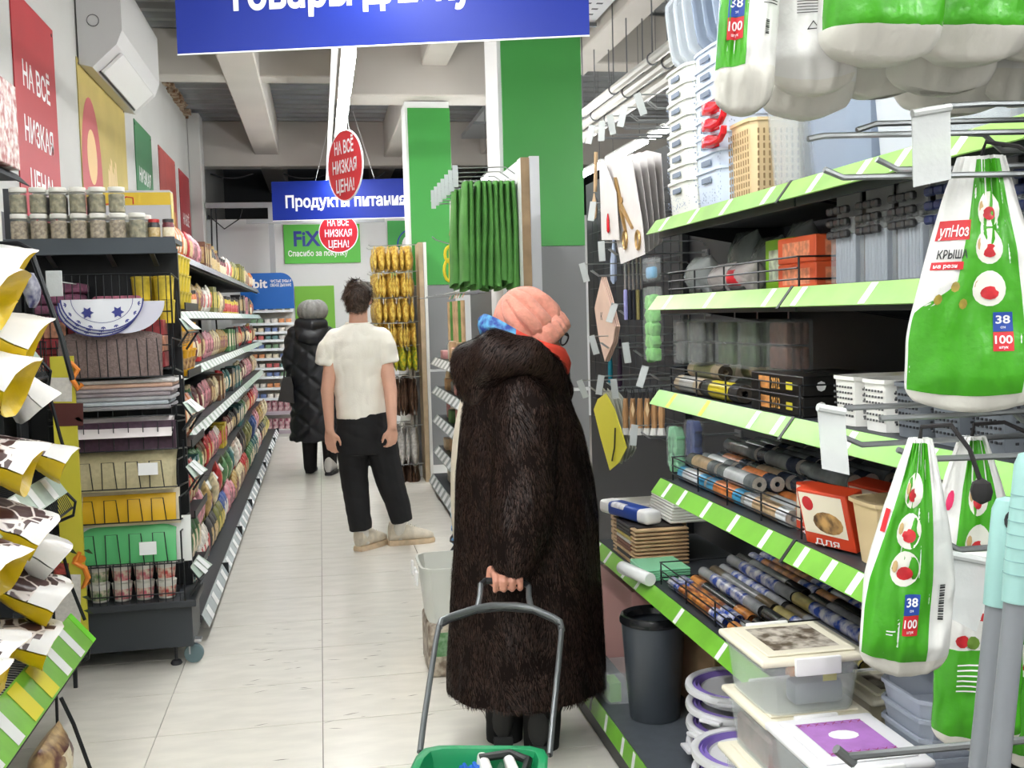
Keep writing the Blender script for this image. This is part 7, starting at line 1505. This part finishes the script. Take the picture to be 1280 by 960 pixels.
# ---------------- woman in a long black quilted coat, far down the aisle
WY = 10.55
def w2(px, py, dy=0): w = W(px, py, Y=WY); return Vector((w.x, WY+dy, w.z))
pt = thing('person', 'person in a long black quilted coat and grey hat, far down the aisle', 'person', (-.05, WY, 0))
b = MB(); hc = w2(390, 394, .03); head(b, hc, .98, (-.3, 1, -.1)); limb(b, [w2(388, 402), w2(388, 418)], [.055, .06])
erings(b, [(w2(395, 500), .15, .11), (w2(392, 460), .14, .10), (w2(390, 425), .17, .10), (w2(389, 412), .10, .07)])
limb(b, [w2(388, 490), w2(388, 540), w2(388, 572)], [.085, .058, .04]); limb(b, [w2(409, 490), w2(412, 540), w2(414, 574)], [.085, .058, .04])
limb(b, [w2(366, 420), w2(361, 450), w2(364, 470, .06)], [.05, .042, .03]); fingers(b, w2(364, 471, .06), (.1, .3, -1), (.6, .6, 0), (.4, .7, 0), 1.0); limb(b, [w2(412, 420), w2(417, 450), w2(416, 478, .08)], [.05, .042, .03]); fingers(b, w2(416, 478, .08), (0, .4, -1), (-.6, .6, 0), (-.5, .7, 0), .6)
fuse(b, 'body', skin, pt, .009, 3); eyes(pt, hc, .98, (-.3, 1, -.1))
def quilt(p, n):
    a = abs(((p.x*.9+p.z)*4.2) % 1-.5)*2; c = abs(((p.x*.9-p.z)*4.2) % 1-.5)*2; return .016*min(1, min(a, c)*2.6)-.008+.004*ns(p.x*12, p.z*12)
b = MB(); erings(b, [(w2(400, 550), .285, .20), (w2(399, 520), .272, .20), (w2(396, 480), .245, .18), (w2(393, 450), .225, .165), (w2(391, 425), .225, .15), (w2(390, 412), .16, .12), (w2(389, 404), .10, .10)])
limb(b, [w2(370, 420), w2(363, 448, .0), w2(366, 470, .05)], [.095, .085, .062]); limb(b, [w2(410, 420), w2(416, 450), w2(416, 476, .06)], [.095, .085, .065])
cb = M('coat_black', (27,29,36), .42, var=(6,.15)); fuse(b, 'quilted_coat', cb, pt, .010, 3, quilt)
b = MB(); limb(b, [w2(374, 412, -.02), w2(380, 421, -.12), w2(394, 423, -.13), w2(404, 412, -.02)], [.065, .075, .075, .06]); limb(b, [w2(376, 405, -.04), w2(390, 408, -.1), w2(402, 405, -.04)], [.06, .07, .06]); fuse(b, 'hood', cb, pt, .010, 4, lambda p, n: .008*ns(p.x*14, p.z*14, p.y*9))
b = MB(); limb(b, [w2(387, 545), w2(388, 584)], [.080, .064]); limb(b, [w2(412, 545), w2(413, 586)], [.080, .064]); fuse(b, 'trousers', MATS['trousers_black'], pt, .010, 3)
hg = M('hat_grey', (142,142,140), .9, var=(24,.12), bump=(70,.6)); b = MB(); ball(b, w2(388, 389, .0), .128, .125, .112, None, 20); ball(b, w2(397, 388, 0), .10, .11, .105, None, 16); fuse(b, 'knit_hat', hg, pt, .010, 3, lambda p, n: .004*math.cos(math.atan2(p.y-WY, p.x+.08)*14))
bo = M('boot_white', (206,204,200), .5); shoe(pt, W(388, 590, Z=0), math.radians(80), .26, bo, ink, None, .15); shoe(pt, W(413, 593, Z=0), math.radians(75), .26, bo, ink, None, .15)
t = thing('handbag', 'black leather handbag hanging from the arm of the coated person', 'handbag', w2(357, 503, -.05)); hbm = M('bag_leather', (52,50,50), .45)
b = MB(); a = [w2(px, py, -.0) for px, py in ((348,500),(368,503),(367,482),(364,470),(354,472))]; b.loft([[p+Vector((0,.06,0)) for p in a], [p+Vector((0,-.14,0)) for p in a]]); b.build('bag_body', hbm, t, 30)
for dx in (0, .0): b = MB(); b.tube([w2(355, 473, -.06), w2(356, 460, -.02), w2(361, 455, .0), w2(364, 462, .0), w2(363, 472, -.06)], .008, 6); b.build('strap', hbm, t); break
# ---------------- woman in the brown fur coat, close, pulling the basket
FY = 3.62
def fw(px, py, dy=0): w = W(px, py, Y=FY+dy); return Vector((w.x, FY+dy, w.z))
pt = thing('person', 'person in a dark brown fur coat and coral knit hat pulling a green basket', 'person', (.70, FY, 0))
def ctr(px, py): w = W(px, py, Y=FY); return Vector((w.x, FY, w.z))
up = Vector((-.18, .05, .98)).normalized(); fd = Vector((.93, .22, -.32)).normalized(); hc = ctr(667, 412)+Vector((0,.0,0))
b = MB(); head(b, hc, 1.0, fd, up); limb(b, [hc-up*.05-fd*.02, ctr(648, 470)], [.056, .066])
erings(b, [(ctr(655, 700), .14, .16), (ctr(655, 620), .13, .155), (ctr(652, 540), .125, .15), (ctr(648, 485), .115, .16), (ctr(648, 468), .08, .10)])
SH_ = fw(652, 490, -.16); EL = fw(656, 612, -.22); WR = fw(638, 700, -.245); limb(b, [SH_, EL, WR], [.055, .046, .030]); LSH_ = fw(652, 490, .16); limb(b, [LSH_, fw(680, 590, .18), fw(690, 660, .12)], [.055, .046, .03]); fingers(b, fw(691, 664, .12), (.2, -.1, -1), (0, -.3, -1), (.2, -1, .1), .8)
limb(b, [fw(632, 720, .07), fw(630, 840, .06), fw(630, 948, .05)], [.085, .055, .04]); limb(b, [fw(676, 720, -.07), fw(677, 840, -.04), fw(676, 950, -.05)], [.085, .055, .04])
# right hand closed over the grip bar: back of hand up, four fingers over the near side
GZ = fw(630, 727, -.25).z; GY_ = FY-.262
hx = [fw(px, 712, -.245).x for px in (617, 627.5, 638, 648)]
limb(b, [WR, Vector((fw(634,712,-.24).x, FY-.245, GZ+.040))], [.031, .030])
for k, x in enumerate(hx):
    o = Vector((x, GY_, GZ)); r = (.0095, .0105, .0105, .0098)[k]; limb(b, [Vector((x*.6+hx[1]*.4, FY-.235, GZ+.045)), o+Vector((0, .014, .027)), o+Vector((0,-.010,.026)), o+Vector((-.002,-.026,.008)), o+Vector((-.002,-.022,-.016)), o+Vector((0,-.002,-.024))], [.015, .0135, r*1.12, r*1.05, r, r*.85], 10)
limb(b, [Vector((hx[0]-.006, FY-.225, GZ+.035)), Vector((hx[0]-.014, GY_+.026, GZ+.006)), Vector((hx[0]+.008, GY_+.022, GZ-.016)), Vector((hx[1]+.002, GY_+.012, GZ-.026))], [.014, .012, .011, .009], 10)
fuse(b, 'body', skin_r, pt, .0048, 2); eyes(pt, hc, 1.0, fd, up)
for k, x in enumerate(hx): b = MB(); o = Vector((x, GY_, GZ)); ball(b, o+Vector((-.001,-.0295,-.018)), .0055, .0025, .0065, None, 8); b.build('fingernail', M('nail', (220,160,150), .25), pt) if 0 else None
# trousers and boots
b = MB(); limb(b, [fw(632, 770, .07), fw(630, 860, .06), fw(631, 940, .05)], [.088, .072, .060]); limb(b, [fw(677, 770, -.07), fw(678, 860, -.04), fw(677, 938, -.05)], [.088, .072, .060]); fuse(b, 'trousers', MATS['trousers_black'], pt, .008, 3, lambda p, n: .006*abs(ns(p.x*10+p.z*8, p.z*8, 5)))
bt = M('boot_black', (24,24,26), .45); q = fw(630, 940, .06); shoe(pt, Vector((q.x, q.y, 0)), math.radians(80), .25, bt, ink, None, .13); q = fw(677, 940, -.05); shoe(pt, Vector((q.x, q.y, 0)), math.radians(72), .25, bt, ink, None, .13)
# coat: body, sleeve and rolled hood as one garment
fur_b = M('fur_base', (24,16,14), .85, spec=.1); fur_d = M('fur_dark', (30,20,18), .5, spec=.25); fur_m = M('fur_mid', (50,34,29), .5, spec=.25); fur_l = M('fur_tip', (70,51,43), .45, spec=.3)
sil = [(455,598,690,.15),(475,586,702,.18),(500,580,712,.20),(550,573,731,.215),(600,570,741,.22),(650,568,747,.225),(700,566,750,.23),(760,562,752,.24),(820,559,754,.25),(858,558,755,.255)]
b = MB(); b.loft([[Vector((0,0,0))+ctr((x0+x1)/2, y)+Vector(((ctr(x1,y).x-ctr(x0,y).x)/2*math.cos(2*PI*i/40)*.985*(1+.022*math.cos(i*2*PI/40*9+y*.004)*min(1, max(0, (y-560)/250))), ry*math.sin(2*PI*i/40)*(1+.03*math.cos(i*2*PI/40*7+1)*min(1, max(0, (y-560)/250))), 0)) for i in range(40)] for y, x0, x1, ry in sil])
limb(b, [fw(650, 478, -.10), fw(657, 520, -.185), fw(655, 610, -.215), fw(649, 660, -.232), fw(645, 694, -.245)], [.085, .108, .104, .100, .082]); limb(b, [fw(655, 480, .10), fw(680, 570, .17), fw(690, 650, .12)], [.09, .10, .085])
co = fuse(b, 'fur_coat', fur_b, pt, .010, 4, lambda p, n: .009*ns(p.x*9, p.y*9, p.z*2.2)+.004*ns(p.x*30, p.y*30, p.z*5))
b = MB(); limb(b, [fw(699, 492, -.05), fw(688, 466, -.14), fw(660, 446, -.18), fw(622, 442, -.16), fw(598, 462, -.06), fw(600, 458, .06), fw(625, 440, .16), (fw(668, 440, .17)), fw(696, 470, .10), fw(702, 490, .0)], [.040, .050, .062, .082, .096, .096, .082, .062, .05, .04], 16); limb(b, [fw(602, 480, -.08), fw(598, 482, .05)], [.075, .075], 14)
ho = fuse(b, 'fur_hood', fur_b, pt, .010, 4, lambda p, n: .008*ns(p.x*12, p.y*12, p.z*9))
cam_n = Vector((.18, .98, 0))
def vis(p, n): return (n[:,1] < .75)
down = lambda p, n: np.tile([.05, -.28, -1.0], (len(p), 1))+.22*np.stack([np.sin(p[:,2]*7+p[:,0]*21), np.zeros(len(p)), np.zeros(len(p))], 1)
strands(co, 76000, .021, .0021, [fur_d, fur_d, fur_m, fur_d, fur_l, fur_m], 'fur_hairs', pt, down, .17, .10, 5, vis)
strands(ho, 30000, .026, .0021, [fur_d, fur_m, fur_d, fur_m, fur_l], 'hood_hairs', pt, lambda p, n: np.tile([-.55, -.1, -.8], (len(p), 1)), .24, .13, 6, vis)
# coral ribbed hat with a turned up cuff
hatm = M('hat_coral', (220,148,130), .95, var=(60,.10), bump=(130,.4), sheen=.2); ax = (ctr(634, 366)-ctr(682, 424)).normalized(); ax = (ax+Vector((0,.03,0))).normalized()
hx_ = (fd-fd.dot(ax)*ax).normalized(); hy_ = ax.cross(hx_); o = ctr(662, 403)
def hatp(th, ph, k=1.0):
    rib = 1.03-.20*(1-abs(math.cos(th*6)))**1.7*math.cos(ph*.7); sl = .012*ns(math.cos(th)*2, math.sin(th)*2, ph*2)
    return o+(hx_*math.cos(th)*.116+hy_*math.sin(th)*.104)*math.cos(ph)*rib*k+ax*(.128*math.sin(ph)**.9 if ph > 0 else .118*ph)+(hx_*math.cos(th)+hy_*math.sin(th))*sl
b = MB(); b.loft([[hatp(2*PI*i/180, ph) for i in range(180)] for ph in (-.36, -.2, -.06, .06, .2, .35, .5, .65, .8, .95, 1.1, 1.25, 1.38, 1.48, 1.55)]); b.build('knit_hat', hatm, pt, 80)
def cuffp(th, v, out): r = 1+.026*math.cos(th*26); z = -.100+.066*v; w = -.010+(.011+.004*math.sin(PI*v))*out-.006*(1-v); return o+(hx_*math.cos(th)*(.106+w)+hy_*math.sin(th)*(.102+w))*r+ax*z
b = MB(); n = 208; prof = [(0,.2),(.0,.9),(.3,1.15),(.7,1.15),(1,.9),(1.04,.3)]; b.loft([[cuffp(2*PI*i/n, v, q) for i in range(n)] for v, q in prof], cap=False); b.build('hat_cuff', hatm, pt, 80)
# scarf
sr = M('scarf_red', (226,72,54), .7, var=(9,.15), bump=(60,.2)); sb_ = M('scarf_blue', (96,170,214), .7, var=(34,.5), col2=(44,64,150)); sdk = M('scarf_navy', (36,52,72), .7, var=(20,.4), col2=(120,60,50))
def scarf(u, v):
    th = -PI*.98+2*PI*.98*u; px = 655+49*math.cos(th); base = 424+.40*(px-655)+0
    rr = 1+.10*math.sin(v*PI)+.05*ns(u*6, v*3)
    c = ctr(655+51*math.cos(th)*rr, 431+.46*51*math.cos(th)-13+28*v+3*math.sin(th*3+v*4)); return Vector((c.x, FY+.125*math.sin(th)*rr+.0, c.z))
b = MB(); b.sheet(scarf, 48, 8, .008)
for i, f in enumerate(b.f):
    c = sum((Vector(b.v[k]) for k in f), Vector())/len(f); xp = c.x; zt = c.z
    if xp < ctr(634, 405).x: b.m[i] = 1
    elif zt < ctr(690, 462).z-(xp-ctr(690,462).x)*.3 : b.m[i] = 2
b.build('scarf', (sr, sb_, sdk), pt, 70)
# glasses
r_ = fd.cross(up).normalized(); u_ = r_.cross(fd); gl = M('glasses_frame', (36,30,30), .3); b = MB()
for q in (-1, 1): c = hc+fd*.106+r_*q*.034-u_*.006; b.tube([c+r_*.027*math.cos(k*PI/8)+u_*.021*math.sin(k*PI/8) for k in range(16)], .0028, 6, closed=True); b.tube([c+r_*q*.027+u_*.008, hc+r_*q*.083+u_*.006+fd*.01], .0028, 6)
b.tube([hc+fd*.107-r_*.008, hc+fd*.107+r_*.008], .0025, 6); b.build('glasses', gl, pt, kind='stuff')
# ------------------------------------------------------------------ rolling basket with its pull handle
bk_ = thing('rolling_basket', 'green plastic rolling basket with a grey pull handle held by the fur coated person', 'basket', (.42, 2.45, 0))
RZ = .43; bl = W(529, 932, Z=RZ); br_ = W(682, 933, Z=RZ); u = (br_-bl).normalized(); fv = Vector((u.y, -u.x, 0)); Wd = (br_-bl).length; LN = .44
def bp_(a, l, z, g=0): return bl+u*(Wd*.5+(Wd*.5+g)*a)+fv*(l)+Vector((0,0,z-RZ))
def brg(z, g, n=40):
    out = []
    for i in range(n):
        t_ = 2*PI*i/n; c, s = math.cos(t_), math.sin(t_); k = 1/((abs(c)**8+abs(s)**8)**.125); out.append(bl+u*(Wd*.5)+fv*(LN*.5)+u*(Wd*.5+g)*c*k+fv*(LN*.5+g)*s*k+Vector((0,0,z-RZ)))
    return out
gr = M('basket_green', (22,142,88), .38, var=(6,.06)); grd = M('basket_green_in', (18,116,72), .45)
b = MB(); b.loft([brg(.07, -.05), brg(.40, -.012), brg(.40, .006), brg(RZ-.004, .010), brg(RZ, .004), brg(RZ-.002, -.012), brg(RZ-.02, -.018), brg(.085, -.056)]); b.build('basket_body', gr, bk_, 40)
b = MB()
for k in range(20):
    for zz in (.14, .22, .30): q = brg(zz, -.050+.042*(zz-.07)/.33+.004, 40); p0, p1 = q[2*k], q[2*k+1]; p1 = p0.lerp(p1, .7); b.add([p0, p1, p1+Vector((0,0,.05)), p0+Vector((0,0,.05))], [(0,1,2,3)])
b.build('side_slots', grd, bk_, 0, kind='stuff')
for a, l in ((-.75,.05),(.75,.05),(-.75,.39),(.75,.39)):
    c = bp_(a, l, .035, -.04); b = MB(); b.t = Matrix.Translation(c) @ Matrix.Rotation(math.atan2(u.y, u.x), 4, 'Z') @ Matrix.Rotation(PI/2, 4, 'Y'); b.lathe([(.008,-.012),(.033,-.012),(.035,-.006),(.035,.006),(.033,.012),(.008,.012)], 18); w_ = b.build('wheel', ink, bk_)
    b = MB(); b.t = Matrix.Translation(c); b.box(-.006, .006, -.018, .018, .0, .045); b.build('wheel_fork', ink, bk_, 0)
b = MB(); b.tube([bp_(-.05, .05, RZ-.01, -.03), bp_(.55, .03, RZ-.006, -.03), bp_(.86, .06, RZ-.01, -.02), bp_(.84, .2, RZ-.02, -.03), bp_(.5, .24, RZ-.03, -.03)], .011, 8); b.build('carry_handle', M('handle_black', (24,30,28), .4), bk_)
# pull handle: two ribbed arms rising to a looped grip
HT = FY-.262; alu = M('handle_alu', (120,124,126), .35, metal=.55); hdk = M('handle_dark', (34,36,38), .35)
pL = W(525, 940, Y=2.72); pR = W(687, 944, Y=2.72); yb = 2.72; slope = None
def hp(px, py):                               # a point of the tilted handle plane through the arm feet and the grip
    d = RCW @ Vector(((px-640)/FPX, -(py-480)/FPX, -1)); o = Vector((0,0,CZ)); g = W(630, 727, Y=HT); n_ = (pR-pL).cross(g-pL).normalized(); return o+d*((pL-o).dot(n_)/d.dot(n_))
def bar(pts, w, nm, m, d_=.011): P = [hp(*p) for p in pts]; b = MB(); b.tube(P, w, 10); return b.build(nm, m, bk_)
for pts in ([(525,940),(530,900),(545,800),(549,782)], [(687,944),(691,900),(701,800),(702,786)]):
    bar(pts, .0085, 'pull_arm', alu); P = [hp(px, py) for px, py in pts]; b = MB(); off = Vector((.0,-.0085,0)); b.tube([p+off for p in P], .0035, 6); b.build('arm_groove', hdk, bk_)
bar([(549,784),(552,776),(562,771),(596,760),(615,757),(645,757),(665,760),(690,771),(700,777),(702,788)], .0105, 'arch_bar', alu)
P = [hp(*p) for p in ((552,781),(563,775),(596,764),(630,761),(665,764),(690,775),(699,781))]; b = MB(); b.tube([p+Vector((0,-.012,0)) for p in P], .004, 6); b.build('arch_groove', hdk, bk_)
bar([(597,760),(600,745),(601,731),(606,726),(618,726),(645,727),(656,728),(661,733),(661,746),(664,761)], .0095, 'grip_loop', alu)
bar([(601,731),(607,726),(645,727),(655,728),(661,733)], .0105, 'grip_sleeve', hdk)
# goods in the basket
for i, px in enumerate((606, 642)):
    c = W(px, 950, Z=RZ-.02)+fv*.03; b = MB(); b.t = Matrix.Translation((c.x, c.y, c.z-.02)) @ Matrix.Rotation(math.radians((8, -10)[i]), 4, 'Y'); b.rbox(-.013, .013, -.05, .05, -.2, .035, .010, 3); t = tag(b.build('white_sponge', M('sponge_white', (232,232,228), .6)), 'white rounded pack standing in the green basket, %s' % ('left', 'right')[i], 'pack', 'white packs in the basket')
c = W(585, 958, Z=RZ-.03)+fv*.02; t = thing('blue_net', 'blue mesh bundle lying in the green basket', 'net', (c.x, c.y, .10))
for k in range(7):
    b = MB(); b.tube([c+Vector((-.05+.014*k, .03*math.sin(k), -.22)), c+Vector((-.03+.012*k, .0, -.05)), c+Vector((-.015+.008*k, -.01, .012+.006*math.sin(k*2))), c+Vector((.0+.008*k, -.05, -.02)), c+Vector((.01+.008*k, -.08, -.2))], .006, 6); b.build('strand', M('net_blue', (30,104,206), .5, var=(30,.3)), t)
c = W(625, 962, Z=RZ-.06); b = MB(); b.t = Matrix.Translation((c.x, c.y, c.z-.19)); pillow(b, .10, .22, .06, 0, seed=2); b.v = [(v[0], v[1], v[2]) for v in b.v]; tag(b.build('clear_packet', clear_film), 'crumpled clear packet between the two white packs in the basket', 'packet')
# ------------------------------------------------------------------ goods standing on the floor behind the fur coat
bb = M('bucket_blue', (64,132,190), .4); t0 = None
for i in range(4):
    t = thing('blue_bucket', 'blue bucket with a black handle, %s of the nested stack behind the fur coat' % ('lowest', 'second', 'third', 'topmost')[i], 'bucket', (.735, 5.2, .08+.062*i), 'nested blue buckets'); o = (.735, 5.2, .08+.062*i)
    b = MB(); b.lathe([(.10,0),(.135,.24),(.142,.24),(.142,.255),(.134,.255),(.096,.006)], 26, o); b.build('bucket_body', bb, t)
    b = MB(); b.tube([Vector(o)+Vector((.146*math.cos(PI*k/10+PI*.5), .146*math.sin(PI*k/10+PI*.5), .225-.10*math.sin(PI*k/10))) for k in range(11)], .006, 6); b.build('bail', ink, t)
b = MB(); b.rbox(.62, 1.0, 5.42, 5.9, 0, .078, .006, 1) if 0 else b.rbox(.60, .87, 5.06, 5.34, 0, .078, .006, 1); tag(b.build('low_plinth', black_metal), 'low black plinth under the blue buckets', 'plinth')
t = thing('clear_bin', 'white translucent bin with clip handles on a packet, behind the fur coat', 'bin', (.66, 4.5, .228)); q0 = W(520, 705, Y=4.5); b = MB(); b.t = Matrix.Translation((q0.x+.15, 4.5, .228)); open_tub(b, .29, .34, .235, .03, .003, .01); b.build('bin_body', M('bin_milky', (226,228,222), .3, clear=.25), t)
b = MB()
for k, (dy, dz) in enumerate(((-.10,0),(-.03,-.0),(.10,0))): b.rbox(q0.x-.012, q0.x-.002, 4.5+dy-.02, 4.5+dy+.02, .385, .445, .003, 1)
b.each('clip', white_print, t)
t = thing('flower_packet', 'flowered paper packet standing on the floor under the translucent bin', 'packet', (q0.x+.16, 4.5, 0)); b = MB(); b.rbox(q0.x+.03, q0.x+.31, 4.36, 4.66, .0, .226, .02, 3); b.build('packet_body', M('packet_flower', (196,186,170), .5, var=(26,.5), col2=(120,104,90), bump=(40,.4)), t); b = MB(); b.quad((q0.x+.06,4.358,.09),(q0.x+.30,4.358,.09),(q0.x+.30,4.358,.19),(q0.x+.06,4.358,.19)); b.build('green_print', pan['green'], t, 0)
b = MB(); q = W(572, 600, Y=4.2); b.t = Matrix.Translation((q.x+.05, 4.35, .35)); pillow(b, .16, .8, .12, 0, seed=9)
tag(b.build('cream_package', M('package_cream', (226,216,198), .6, bump=(20,.3))), 'tall cream package, a sliver of it showing left of the fur coat', 'package')
b = MB(); b.rbox(q.x-.03, q.x+.13, 4.26, 4.46, 0, .345, .006, 1); tag(b.build('package_crate', M('crate_white', (210,208,200), .6)), 'white crate under the cream package behind the fur coat', 'crate')
